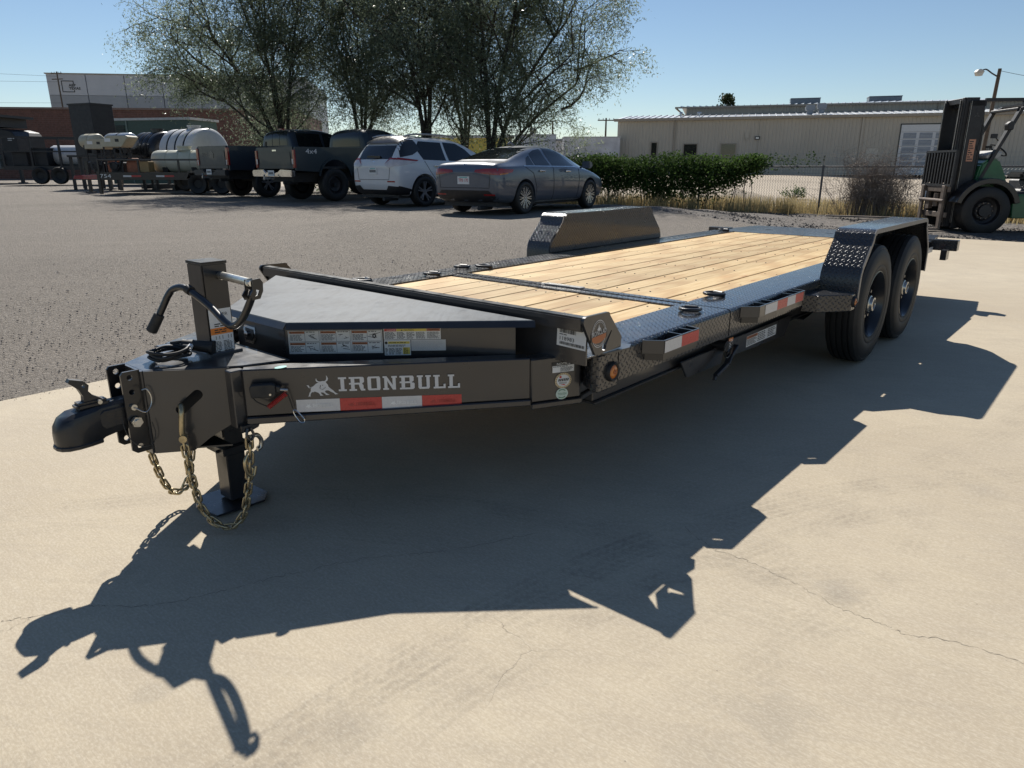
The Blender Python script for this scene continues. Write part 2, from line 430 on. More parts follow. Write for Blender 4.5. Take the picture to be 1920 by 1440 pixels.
    sc_ = t.node('ShaderNodeVectorMath', operation='SCALE'); t.link(nz.outputs['Color'], sc_.inputs[0]); sc_.inputs['Scale'].default_value = .45
    t.link(sc_.outputs[0], wob.inputs[1])
    ck = t.voro(t.mapping(wob.outputs[0], (1, 1, 0)), .42, 'DISTANCE_TO_EDGE')
    crack = t.math('MULTIPLY', t.mr(ck, .0007, .0002, 0, 1), t.mr(t.noise(p, 1.1, 2), .53, .58, 0, 1))
    col = t.mix(t.math('MULTIPLY', crack, .55), col, (.10,.085,.07))
    pit = t.mr(t.voro(p, 22), .055, .035, 0, 1); pit = t.math('MULTIPLY', pit, t.mr(t.noise(p, 7, 2), .56, .62, 0, 1))
    col = t.mix(t.math('MULTIPLY', pit, .7), col, (.14,.12,.10))
    spk = t.noise(t.mapping(p, (60, 120, 1), (0, 0, R(40))), 1.3, 4, .75); col = t.mix(t.mr(spk, .46, .70, 0, .42), col, (.36,.30,.22)); col = t.mix(t.mr(spk, .52, .30, 0, .42), col, (.66,.60,.475)); grit = t.voro(p, 190); col = t.mix(t.mr(grit, .16, .08, 0, .5), col, (.25,.21,.16))
    h = t.math('ADD', t.math('MULTIPLY', br2, .5), t.math('ADD', t.math('MULTIPLY', fine, .3), t.math('MULTIPLY', br, .3)))
    h = t.math('SUBTRACT', h, t.math('MULTIPLY', crack, 2.))
    t.set(color=col, rough=.78, spec=.25, normal=t.bump(h, .3, .003)); return t.m
CONC = concrete()
def gravel(name, c0, c1, c2, cell=70., big=.5):
    t = NT(name); p = t.pos()
    cellc = t.node('ShaderNodeTexVoronoi'); t.link(p, cellc.inputs['Vector']); cellc.inputs['Scale'].default_value = cell
    cx, cy, cz = t.sep(cellc.outputs['Color'])
    c = t.ramp(cx, [(.0, c0), (.45, c1), (1., c2)])
    cell2 = t.node('ShaderNodeTexVoronoi'); t.link(p, cell2.inputs['Vector']); cell2.inputs['Scale'].default_value = cell*.36
    c2x, _, _ = t.sep(cell2.outputs['Color'])
    c = t.mix(t.mr(c2x, .6, 1, 0, .55), c, t.ramp(cy, [(0, c0), (1, c1)]))
    b = t.noise(p, big, 6, .62, .3); c = t.mix(t.mr(b, .35, .72, 0, .5), c, c1)
    tr = t.noise(t.mapping(p, (.22, 3., 1), (0, 0, R(-12))), 1., 5, .6)
    c = t.mix(t.mr(tr, .48, .75, 0, .45), c, tuple(x*1.3 for x in c1)); pt = t.noise(p, .16, 5, .6, .6); c = t.mix(t.mr(pt, .50, .64, 0, .45), c, tuple(x*.62 for x in c1)); fi = t.noise(p, 7., 5, .7); c = t.mix(t.mr(fi, .48, .72, 0, .35), c, tuple(x*1.45 for x in c1))
    h = t.math('ADD', t.math('MULTIPLY', cellc.outputs['Distance'], -1.), t.math('MULTIPLY', cell2.outputs['Distance'], -.8))
    t.set(color=c, rough=.85, spec=.3, normal=t.bump(h, .9, .014)); return t.m
GRAVEL = gravel('lot_millings', (.105,.088,.071), (.205,.178,.148), (.40,.355,.30), 135.)
YARD = gravel('yard_gravel', (.30,.25,.19), (.40,.335,.255), (.50,.43,.34), 40., .12)
BANK = gravel('shade_dark_rubble', (.05,.045,.04), (.105,.092,.08), (.24,.21,.18), 22., .4)  # coarse bank rock; stone shade and backlight put into its darker colour
def leafy(name, c0, c1, trl=.45, rough=.5, spec=.3):
    t = NT(name); rn = t.node('ShaderNodeNewGeometry').outputs['Random Per Island']
    c = t.ramp(rn, [(0, c0), (1, c1)])
    t.set(color=c, rough=rough, spec=spec)
    tr = t.node('ShaderNodeBsdfTranslucent'); t.put(tr.inputs[0], t.mix(.5, c, c1))
    mx = t.node('ShaderNodeMixShader'); mx.inputs[0].default_value = trl
    t.link(t.b.outputs[0], mx.inputs[1]); t.link(tr.outputs[0], mx.inputs[2]); t.link(mx.outputs[0], t.out.inputs[0]); return t.m
LEAF = leafy('mesquite_leaf', (.125,.165,.105), (.20,.235,.155), .62, .35)
LEAF2 = leafy('willow_leaf', (.12,.16,.105), (.19,.225,.155), .62, .35)
LEAFH = leafy('vine_leaf', (.032,.066,.018), (.080,.13,.035), .42, .7, .08)
LEAFD = leafy('dark_leaf', (.02,.035,.012), (.05,.07,.025), .25)
STRAW = leafy('dry_grass', (.38,.29,.14), (.58,.47,.25), .35, .7)
BRUSHM = simple('dry_brush_wood', (.26,.21,.17), .85, var=.35, scale=3)
def bark():
    t = NT('mesquite_bark'); c = t.coord('Object'); n = t.noise(t.mapping(c, (9, 9, 1.6)), 2., 5, .6)
    t.set(color=t.ramp(n, [(.3, (.025,.02,.016)), (.75, (.085,.07,.055))]), rough=.9, normal=t.bump(n, .8, .03)); return t.m
BARK = bark()
def ribbed(name, color, pitch=.3, depth=.9):
    t = NT(name); c = t.coord('Object'); 
    col = t.ramp(t.noise(t.mapping(c, (.4, 1, .25)), 1.2, 5), [(.3, tuple(x*.9 for x in color)), (.7, color)])
    t.set(color=col, rough=.5, spec=.4); return t.m
BEIGE = ribbed('beige_siding', (.47,.43,.36)); BEIGE2 = ribbed('beige_trim', (.33,.29,.235))
GALV = simple('galvanised_roof', (.52,.54,.56), .38, metal=.6, scale=1.2)
DARKGLASS = simple('dark_window_glass', (.012,.014,.016), .06, spec=.8)
CARGLASS = simple('car_glass', (.006,.008,.010), .04, spec=.55)
BRICKM = simple('red_brown_brick', (.16,.075,.055), .85, var=.3, scale=6)
MORTAR = simple('mortar', (.20,.13,.105), .9)
AEPW = simple('pale_panel', (.46,.475,.50), .5, var=.04, scale=.5); AEPG = simple('grey_panel', (.29,.305,.325), .5, var=.05, scale=.5)
POLY = simple('white_poly_tank', (.60,.60,.60), .35, var=.05); POLYC = simple('cream_poly_tank', (.58,.57,.46), .35, var=.05)
BLACKPOLY = simple('black_poly_tank', (.014,.015,.018), .3)
TIMBER = simple('pole_timber', (.10,.075,.055), .9, var=.3, scale=4)
SAND = simple('tan_engine_cover', (.46,.42,.31), .5, var=.08)
REDTR = simple('red_trailer_paint', (.22,.012,.02), .4, coat=.3)
BLACKB = simple('flat_black_panel', (.010,.011,.014), .55, scale=2)
FGREEN = simple('forklift_green', (.012,.11,.045), .4, coat=.3, var=.12)
FDARK = simple('forklift_dark', (.016,.016,.018), .5, var=.2)
FWORN = simple('worn_steel', (.15,.12,.10), .55, metal=.4, var=.3, scale=12)
CONTG = simple('green_container', (.055,.095,.075), .55)
# ------------------------------------------------------------ ground
slab = MB(); slab.prism([(-16, -18), (12.9, -18), (12.9, 3.19), (-16, 3.19)], -.16, 0., MX.Translation((OX, OY, 0)) @ MX.Rotation(YAW, 4, 'Z'))
SLAB = struct(slab.build('concrete_slab', CONC, uv=False))
def crack_strip(name, pts, wd, seed):
    r = random.Random(seed); fine = []
    for a, b in zip(pts, pts[1:]):
        for k in range(14):
            t_ = k/14; fine.append(V((a[0]+(b[0]-a[0])*t_+r.gauss(0, .0045), a[1]+(b[1]-a[1])*t_+r.gauss(0, .0045), .0007)))
    m = MB(); vs = []
    for i, q in enumerate(fine):
        d = (fine[min(i+1, len(fine)-1)]-fine[max(i-1, 0)]).normalized(); n = V((-d.y, d.x, 0)); w_ = wd*r.uniform(.25, 1.)*(1 if r.random() > .08 else .1); vs += [q-n*w_, q+n*w_]
    m.add(vs, [(2*i, 2*i+2, 2*i+3, 2*i+1) for i in range(len(fine)-1)])
    return m.build(name, simple('crack_shadow', (.17,.145,.115), .95), SLAB, uv=False)
crack_strip('crack', [(-1.469,1.738),(-1.389,1.755),(-1.252,1.813),(-1.108,1.81),(-1.008,1.834),(-.886,1.89),(-.746,1.967),(-.593,2.036),(-.463,2.086),(-.2,2.13),(.1,2.25)], .0010, 1)
crack_strip('crack', [(.62,2.30),(.691,2.137),(.778,2.069),(.875,1.949),(.952,1.815),(1.041,1.738),(1.1,1.677),(1.228,1.643),(1.343,1.556),(1.6,1.45)], .0009, 2)
crack_strip('crack', [(-1.389,1.755),(-1.42,1.70),(-1.47,1.66)], .0006, 3)
def lines(a, stops):
    out = [a]
    for end, step in stops:
        n = max(1, round((end-out[-1])/step)); s0 = out[-1]
        out += [s0+(end-s0)*i/n for i in range(1, n+1)]
    return out
gx = lines(-320, [(-60, 40), (-16, 4), (12.9, 1.2), (18.4, .55), (30, 1.6), (80, 5), (400, 40)])
gy = lines(-320, [(-60, 40), (-18, 6), (3.19, 1.5), (14, .7), (40, 2), (90, 6), (400, 40)])
def sheet(name, m, keep):
    mb = MB(); idx = {}; vs = []; fs = []
    def vid(i, j):
        if (i, j) not in idx:
            p = W(gx[i], gy[j]); z = ground_z(p.x, p.y)
            z += (.02*sin(p.x*1.7+p.y*.6)*sin(p.y*1.1-p.x*.4)*min(1, max(0, gy[j]-3.2)/4.)) if abs(p.x) < 60 and p.y < 90 else 0
            if gx[i] > 12.95 and gx[i] < 18.3 and gy[j] < 9: z += .03*sin(gx[i]*2.3+gy[j]*1.9)*sin(gy[j]*2.7)+.03
            idx[(i, j)] = len(vs); vs.append((p.x, p.y, z-.014))
        return idx[(i, j)]
    for i in range(len(gx)-1):
        for j in range(len(gy)-1):
            cx = (gx[i]+gx[i+1])/2; cy = (gy[j]+gy[j+1])/2
            if -16 < cx < 12.9 and -18 < cy < 3.19: continue
            if keep(cx, cy): fs.append((vid(i, j), vid(i+1, j), vid(i+1, j+1), vid(i, j+1)))
    mb.add(vs, fs); o = mb.build(name, m, uv=False, smooth=180); return struct(o)
sheet('gravel_lot', GRAVEL, lambda x, y: x < 18.4 and not (x > 12.9 and y < 9))
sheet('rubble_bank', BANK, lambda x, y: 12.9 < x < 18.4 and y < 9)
sheet('yard_ground', YARD, lambda x, y: x >= 18.4)
# loose stones over the edge of the slab and on the lot
def stones(name, n, pick, m, smin, smax):
    mb = MB(); r = random.Random(3)
    for _ in range(n):
        x, y, k = pick(r); p = W(x, y); z = ground_z(p.x, p.y) if y > 3.19 or x > 12.9 else 0.
        s = r.uniform(smin, smax)*k; a = r.uniform(0, 6.3)
        vs = []
        for i in range(4):
            t = a+i*1.57+r.uniform(-.3, .3); vs.append((p.x+cos(t)*s*r.uniform(.7, 1.2), p.y+sin(t)*s*r.uniform(.7, 1.2), z-.004))
        vs.append((p.x+r.uniform(-.3, .3)*s, p.y+r.uniform(-.3, .3)*s, z+s*r.uniform(.5, .9)))
        mb.add(vs, [(0,1,4),(1,2,4),(2,3,4),(3,0,4)])
    return stuff(mb.build(name, m, uv=False))
PEB = []
for i, c in enumerate(((.12,.10,.085), (.26,.22,.18), (.42,.37,.32))): PEB.append(simple('pebble_%d' % i, c, .85, var=.3, scale=30))
for i, m in enumerate(PEB):
    rr = random.Random(50+i)
    stones('lot_gravel', (1500, 3500, 3800)[i], lambda r: (r.uniform(-3.5, 6), 3.17+abs(r.gauss(0, 1.5)), 1), m, .003, .010)
stones('edge_gravel', 900, lambda r: (r.uniform(-4, 12.9), 3.19-abs(r.gauss(0, .06)), 1), PEB[1], .003, .008)
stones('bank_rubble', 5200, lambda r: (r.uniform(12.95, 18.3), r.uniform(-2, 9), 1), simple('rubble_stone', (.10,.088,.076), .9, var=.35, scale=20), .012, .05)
stones('bank_rubble_pale', 900, lambda r: (r.uniform(12.95, 18.3), r.uniform(-2, 9), 1), PEB[2], .008, .03)

# ------------------------------------------------------------ beige metal warehouse
BA = V((35.31, 62.55, .58)); BU = V((.955, -.297, 0)).normalized()
bw = thing('metal_warehouse', 'long beige ribbed metal warehouse with shallow grey roof beyond the fence', 'warehouse', BA, atan2(BU.y, BU.x))
# local: x along the facade to the right, -y towards the lot, z up
def ribbed_wall(x0, x1, z0, z1, y, pitch=.305, d=.035):
    pts = []; x = x0
    while x < x1-1e-6:
        e = min(x+pitch, x1)
        for q in ((x, 0), (x+.19*(e-x)/pitch*1.0, 0), (x+.215, -d), (x+.275, -d)):
            if q[0] <= e+1e-6: pts.append((min(q[0], e), y+q[1]))
        x = e
    pts.append((x1, y)); mb = MB(); n = len(pts)
    mb.add([(a, b, z0) for a, b in pts]+[(a, b, z1) for a, b in pts], [(i, i+1, n+i+1, n+i) for i in range(n-1)]); return mb
for a, b in ((-26.6, -21.3), (-21.3, -13.94), (-13.94, -5.6), (-5.6, -2.65)): ribbed_wall(a+.01, b-.01, 0, 4.87, 0).build('wall_panel', BEIGE, bw)
ribbed_wall(-2.65, 2.55, 4.12, 4.87, 0).build('wall_panel', BEIGE, bw); ribbed_wall(2.55, 12, 0, 4.87, 0).build('wall_panel', BEIGE, bw)
m = MB(); m.box((-26.6, .05, 0), (12, 7, 4.85)); m.box((-26.62, 7, 0), (12, 26, 5.2)); m.build('core', BEIGE2, bw)
m = MB()                                                           # standing-seam lower roof
x = -26.9
while x < 12:
    e = min(x+.6, 12.2)
    m.add([(x,-.35,4.88),(e-.06,-.35,4.88),(e-.06,7,5.62),(x,7,5.62)], [(0,1,2,3)])
    m.add([(e-.06,-.35,4.88),(e-.06,-.35,4.96),(e,-.35,4.96),(e,-.35,4.88),(e-.06,7,5.62),(e-.06,7,5.70),(e,7,5.70),(e,7,5.62)], [(0,1,5,4),(1,2,6,5),(2,3,7,6),(0,3,2,1)])
    x = e
m.build('roof', GALV, bw)
m = MB(); m.box((-26.9, -.40, 4.72), (12.2, -.34, 4.95)); m.box((-26.9, -.34, 4.72), (12.2, -.02, 4.78)); m.build('eave_trim', BEIGE2, bw)
m = ribbed_wall(-20.9, 12, 5.3, 6.25, 6.9); m.build('upper_wall', BEIGE, bw)
m = MB(); m.box((-20.88, 6.96, 5.2), (12, 24, 6.2)); m.build('upper_core', BEIGE2, bw)
m = MB(); m.box((-22.0, 6.4, 6.22), (12.6, 6.5, 6.36)); m.box((-22.0, 6.5, 6.22), (-21.9, 24, 6.36)); m.build('upper_eave', BEIGE2, bw)
m = MB(); x = -22.0
while x < 12.4:
    e = x+.6
    m.add([(x,6.4,6.37),(e-.08,6.4,6.37),(e-.08,15,6.85),(x,15,6.85),(x,24,6.3),(e-.08,24,6.3)], [(0,1,2,3),(3,2,5,4)])
    m.add([(e-.08,6.4,6.37),(e-.04,6.4,6.47),(e,6.4,6.37),(e-.08,15,6.85),(e-.04,15,6.95),(e,15,6.85)], [(0,1,4,3),(1,2,5,4),(0,2,1)])
    x = e
m.build('upper_roof', GALV, bw)
for x0, x1, z0, z1 in ((-23.4, -22.83, 1.5, 2.86), (-20.44, -19.2, 1.5, 2.70), (-17.13, -15.81, 1.5, 2.68)):
    f = MB()
    for a, b in (((x0-.05,-.09,z0-.05),(x0+.04,-.02,z1+.05)), ((x1-.04,-.09,z0-.05),(x1+.05,-.02,z1+.05)), ((x0+.04,-.09,z1-.04),(x1-.04,-.02,z1+.05)), ((x0+.04,-.09,z0-.05),(x1-.04,-.02,z0+.04))): f.box(a, b)
    fo = f.build('window', BEIGE2, bw); g = MB(); g.box((x0+.04,-.05,z0+.04),(x1-.04,-.03,z1-.04)); g.build('pane', DARKGLASS, fo)
for px, zt in ((-21.3, 4.8), (-5.6, 4.75), (1.95, 5.0)):
    if px > 0: continue
    m = MB(); m.bar((px,-.09,0.1),(px,-.09,zt),.11,.10,(0,1,0)); m.build('downspout', BEIGE if px > -6 else BEIGE2, bw)
m = MB(); m.bar((1.4, 6.82, 5.4), (1.4, 6.82, 6.2), .1, .1, (0,1,0)); m.build('downspout', BEIGE2, bw)
dr = MB(); dr.box((-5.05,-.075,0.05),(-4.12,-.02,2.2)); do = dr.build('side_door', simple('pale_door', (.52,.48,.40), .5), bw); m = MB(); m.box((-4.3,-.11,1.02),(-4.22,-.075,1.1)); m.build('handle', STEEL, do)
# roll-up door of eight ribbed sections with frosted lights
SHUT = simple('white_door_section', (.62,.63,.64), .45, var=.05); FROST = simple('frosted_light', (.22,.25,.30), .3, var=.12, scale=3)
rd = MB(); rd.box((-2.66,-.06,.0),(-2.58,-.0,4.16)); rd.box((2.5,-.06,0),(2.58,.0,4.16)); rd.box((-2.58,-.06,4.08),(2.5,.0,4.16))
rdo = rd.build('door_frame', BLACKM, bw)
for k in range(7):
    z0 = .03+k*.58; s = MB()
    for q in range(4): s.box((-2.57, -.02-(q % 2)*.012, z0+q*.14), (2.49, .02, z0+q*.14+.136))
    so = s.build('door_section', SHUT, rdo)
for k in range(1, 6):
    for c in range(4):
        z0 = .08+k*.58; x0 = -2.35+c*1.22; g = MB()
        for q in range(4): g.box((x0, -.045, z0+q*.115), (x0+.98, -.034, z0+q*.115+.095))
        g.build('door_light', FROST, rdo)
m = MB(); m.box((-14.25,-.14,3.0),(-13.85,-.03,3.28)); lo = m.build('wall_light', FDARK, bw); g = MB(); g.box((-14.18,-.16,3.06),(-13.92,-.141,3.22)); g.build('lens', simple('lamp_lens', (.7,.7,.66), .3), lo)
m = MB(); m.box((-15.1,-.13,3.15),(-14.8,-.03,3.62)); m.box((-15.02,-.17,3.0),(-14.88,-.05,3.15)); m.build('meter_box', BEIGE, bw)
for x, z, ht in ((-9.7, 5.2, .78), (-8.75, 5.3, .8)):
    m = MB(); m.box((x-.24, 2.8, z), (x+.24, 3.3, z+ht-.25)); m.prism([(-.36,-.3),(.36,-.3),(.42,.0),(.3,.16),(-.3,.16),(-.42,0)], -.3, .3, MX.Translation((x, 3.05, z+ht-.12)) @ XZ); m.build('roof_vent', AEPG, bw)
m = MB(); m.cyl((-21.1, 3, 5.1), (-21.1, 3, 5.55), .09, 10); m.cyl((-21.1, 3, 5.52), (-21.1, 3, 5.66), .2, 10, .12); m.build('vent_pipe', GALV, bw)
m = MB(); m.cyl((-19.4, 3, 5.1), (-19.4, 3, 5.6), .08, 10); m.cyl((-19.4, 3, 5.5), (-19.4, 3, 5.62), .2, 10, .16); m.build('vent_pipe', GALV, bw)
for x0, x1 in ((-11, -8.2), (-3.75, -.83)):
    m = MB(); m.box((x0, 11.6, 6.4), (x1, 13.2, 7.25)); m.box((x0-.04, 11.55, 7.25), (x1+.04, 13.25, 7.33)); m.build('roof_unit', simple('grey_roof_unit', (.16,.19,.22), .5), bw, bevel=.03)

# ------------------------------------------------------------ tall pale building with the square emblem
ab = thing('office_block', 'tall pale grey panelled building with AEP TEXAS emblem, far left', 'building', (-79.2, 130, 0), math.atan2(5.5, 40))
for i in range(7):
    x0 = [0, 6.3, 12.5, 18.6, 24.8, 31, 37][i]; x1 = [6.3, 12.5, 18.6, 24.8, 31, 37, 43.2][i]
    m = MB(); m.box((x0+.07, 0, 13.05), (x1-.07, .4, 16.4-.006*x0)); m.build('upper_panel', AEPW, ab)
    m = MB(); m.box((x0+.07, .02, 0), (x1-.07, .4, 13.0)); m.build('lower_panel', AEPG, ab)
m = MB(); m.box((-.02, .35, 0), (43.2, 30, 16.3)); m.build('core', AEPG, ab)
m = MB(); m.box((-.15, -.12, 16.38), (43.3, .6, 16.55)); m.build('parapet_cap', BEIGE2, ab)
F = frame((0, -.02, 0), (1,0,0), (0,0,1)); m = MB()
ex0, ex1, ez0, ez1 = 2.3, 4.3, 13.5, 15.35
for a in ((ex0, ez0, ex0+.13, ez1), (ex0, ez1-.13, ex1, ez1), (ex0, ez0, ex1, ez0+.13), (ex1-.13, ez1-.5, ex1, ez1), (ex1-.13, ez0, ex1, ez0+.4)): rect(m, F, *a, .01)
put_text(m, 'AEP', F, 3.42, 14.42, 1.15, .42, .012, 0, .035); put_text(m, 'TEXAS', F, 3.42, 13.92, 1.85, .42, .012, 0, .035); m.build('emblem', BLACKP, ab)
# ------------------------------------------------------------ brick store at the back of the lot
br = thing('brick_store', 'low red-brown brick building behind the parked equipment trailers', 'building', (-48, 60.5, 0), math.atan2(2.2, 21))
m = MB(); m.box((0, .06, 0), (30, 14, 5.75)); m.build('wall', MORTAR, br)
m = MB(); r = random.Random(5); z = .02; row = 0                  # courses of brick, each brick its own block
while z < 5.7:
    x = (-.2 if row % 2 else 0)
    while x < 27:
        L_ = .44; y = .045+r.uniform(-.006, .012)
        m.add([(max(0,x+.012),y,z+.01),(x+L_-.012,y,z+.01),(x+L_-.012,y,z+.15),(max(0,x+.012),y,z+.15),(max(0,x+.012),.07,z+.15),(x+L_-.012,.07,z+.15)], [(0,1,2,3),(3,2,5,4)])
        x += L_
    z += .165; row += 1
stuff(m.build('brick_courses', BRICKM, br, uv=False))
m = MB(); m.box((-.1, -.05, 5.74), (30.1, .5, 5.9)); m.build('coping', simple('brick_coping', (.22,.15,.12), .8), br)

# ------------------------------------------------------------ box trailers and huts in the gap under the trees
def box_trailer(name, label, X, Y, L_, h, zb, m_, rz=0., cat='box trailer', group=None):
    t = thing(name, label, cat, (X, Y, ground_z(X, Y)), rz, group); z0 = zb
    b = MB(); b.box((0, 0, z0), (L_, 2.5, z0+h)); b.build('body', m_, t, bevel=.05)
    f = MB()
    for a in ((-.02,-.03,z0+h-.1,L_+.02), (-.02,-.03,z0,L_+.02)): f.box((a[0], a[1], a[2]), (a[3], 2.53, a[2]+.12))
    f.build('rail', GREYP, t)
    for i in range(2):
        wb = MB(); wb.cyl((L_*.78+i*1.15, .05, .5), (L_*.78+i*1.15, .35, .5), .5, 18); wb.build('wheel', TYRE, t)
    lg = MB(); lg.box((L_*.2,.3,0),(L_*.2+.15,.45,z0)); lg.box((L_*.2-.1,.2,0),(L_*.2+.25,.55,.04)); lg.build('landing_leg', FDARK, t)
    return t
box_trailer('box_trailer', 'yellow box trailer seen behind the tree trunks', -6.8, 70, 6.4, 1.85, 1.6, simple('yellow_side', (.52,.40,.07), .5))
box_trailer('box_trailer', 'white box trailer right of the yellow one beyond the yard', .3, 71, 3.9, 1.9, 1.75, simple('white_side', (.56,.57,.60), .5))
box_trailer('box_trailer', 'white box trailer with dark graphics left of the beige warehouse', 4.8, 69, 5.2, 1.75, 1.6, simple('grey_white_side', (.50,.50,.52), .5, var=.3, scale=.8))
hs = thing('storage_shed', 'low pale shed with dark roof edge left of the beige warehouse', 'shed', (4.6, 79, .6))
m = MB(); m.box((0,0,0),(5.6,5,3.3)); m.build('wall', AEPW, hs); m = MB(); m.box((-.2,-.3,3.3),(5.8,5.3,3.5)); m.build('roof', AEPG, hs)
hs = thing('storage_shed', 'low brown shed far behind the yellow trailer and tree trunks', 'shed', (-9, 84, .6))
m = MB(); m.box((0,0,0),(9,5,3.9)); m.build('wall', simple('shed_tan', (.30,.25,.20), .7), hs); m = MB(); m.prism([(-.3,3.9),(9.3,3.9),(9.3,4.05),(-.3,4.05)], .3, -5.3, XZ); m.build('roof', AEPG, hs)

# ------------------------------------------------------------ poles and wires
def utility_pole(X, Y, h, arms, label, group='utility poles beyond the trees'):
    t = thing('utility_pole', label, 'utility pole', (X, Y, ground_z(X, Y)), rnd.uniform(-.3, .3), group)
    m = MB(); m.cyl((0,0,0), (0,0,h), .16, 8, .1); m.build('pole', TIMBER, t, smooth=40)
    for i in range(arms):
        m = MB(); m.box((-1.1,-.17,h-.35-i*.9),(1.1,-.05,h-.22-i*.9)); c = m.build('crossarm', TIMBER, t)
        for x in (-.95, -.4, .4, .95):
            q = MB(); q.cyl((x,-.11,h-.22-i*.9),(x,-.11,h-.04-i*.9),.05,6); q.build('insulator', GREYP, c)
    return t
up1 = utility_pole(2.35, 92, 7.0, 2, 'brown utility pole with two crossarms seen through the tree gap')
utility_pole(5.2, 96, 6.3, 0, 'bare short utility pole in the gap right of the crossarm pole')
utility_pole(12.0, 96, 6.6, 1, 'utility pole with a single crossarm at the drooping branch')
utility_pole(-76.0, 128, 16.0, 2, 'utility pole standing in front of the tall pale building corner')
tp = thing('transformer', 'grey can transformer hung on the crossarm pole', 'transformer', (2.68, 91.7, 5.0)); m = MB(); m.lathe([(0,0),(.22,.02),(.24,.1),(.24,.75),(.1,.85),(0,.86)], (0,0,0), (0,0,1), 12); m.build('can', AEPG, tp, smooth=40)
m = MB(); m.box((-.3,-.04,.2),(-.2,.04,.6)); m.build('bracket', AEPG, tp)
wires = [((-140,128,21.4),(-76,128,15.75)), ((-140,128,18.6),(-76,128,14.9)), ((-150,128,14.9),(-76,128,11.6)), ((-150,128,13.4),(-76,128,10.9))]
for i, (a, b) in enumerate(wires):
    m = MB(); pts = [V(a).lerp(V(b), k/10)-V((0,0,1.0*sin(pi*k/10))) for k in range(11)]; m.tube(pts, .022, 4)
    tag(m.build('power_line', FDARK), ['uppermost power line left of the tall pale building', 'second power line from top left of the pale building', 'third power line from top left of the pale building', 'lowest power line left of the pale building'][i], 'power line', 'power lines at the left edge')
lp = thing('street_lamp', 'leaning brown timber lamp post behind the forklift', 'street lamp', (25.3, 40, .3))
m = MB(); m.cyl((0,0,-.3),(.12,0,5.85),.11,10,.085); m.build('post', TIMBER, lp, smooth=40)
m = MB(); m.tube(smooth_path([(.1,0,5.45),(-.25,0,5.62),(-.6,-.05,5.8),(-.78,-.05,5.78)],4),.035,6); m.build('arm', FDARK, lp, smooth=40)
m = MB(); m.prism([(-.28,0),(.16,0),(.10,.1),(-.05,.16),(-.16,.14)], -.13, .13, MX.Translation((-.9,-.05,5.66)) @ XZ); h = m.build('lamp_head', GREYP, lp, bevel=.02)
m = MB(); m.prism([(-.25,0),(.12,0),(.06,-.16),(-.18,-.16)], -.11, .11, MX.Translation((-.9,-.05,5.65)) @ XZ); m.build('lens', simple('frosted_lamp', (.6,.56,.48), .3), h)
m = MB(); m.tube([V((25.42,40,6.05)).lerp(V((33,41,5.95)), k/8)-V((0,0,.35*sin(pi*k/8))) for k in range(9)], .012, 4); tag(m.build('power_line', FDARK), 'thin wire running right from the leaning lamp post', 'power line')

# added ring of low made-up trees, hides bright horizon sky from car paint
def horizon_screen():
    r = random.Random(77); m = MB()
    for k in range(1500):
        a = 2*pi*k/1500+r.gauss(0, .003); d = 255+r.gauss(0, 14); X, Y = sin(a)*d, 20+cos(a)*d
        h = r.uniform(2.2, 5.2)*(1+.35*sin(a*9)+.2*sin(a*23)); w_ = r.uniform(1.2, 3.0); z = ground_z(X, Y)-.3
        n = 7; vs = [(X+r.gauss(0, .4), Y+r.gauss(0, .4), z+h)]
        for lv, q in ((.66, .75), (.3, 1.), (0., .7)):
            for i in range(n): t_ = 2*pi*i/n; k_ = r.uniform(.7, 1.25); vs.append((X+cos(t_)*w_*q*k_, Y+sin(t_)*w_*q*k_, z+h*lv*r.uniform(.85, 1.1)))
        fs = [(0, 1+i, 1+(i+1) % n) for i in range(n)]
        for l in (0, 1): fs += [(1+l*n+i, 1+(l+1)*n+i, 1+(l+1)*n+(i+1) % n, 1+l*n+(i+1) % n) for i in range(n)]
        m.add(vs, fs)
    stuff(m.build('added_tree_ring', simple('tree_ring_foliage', (.05,.06,.035), .9, var=.4, scale=.2), uv=False))
horizon_screen()

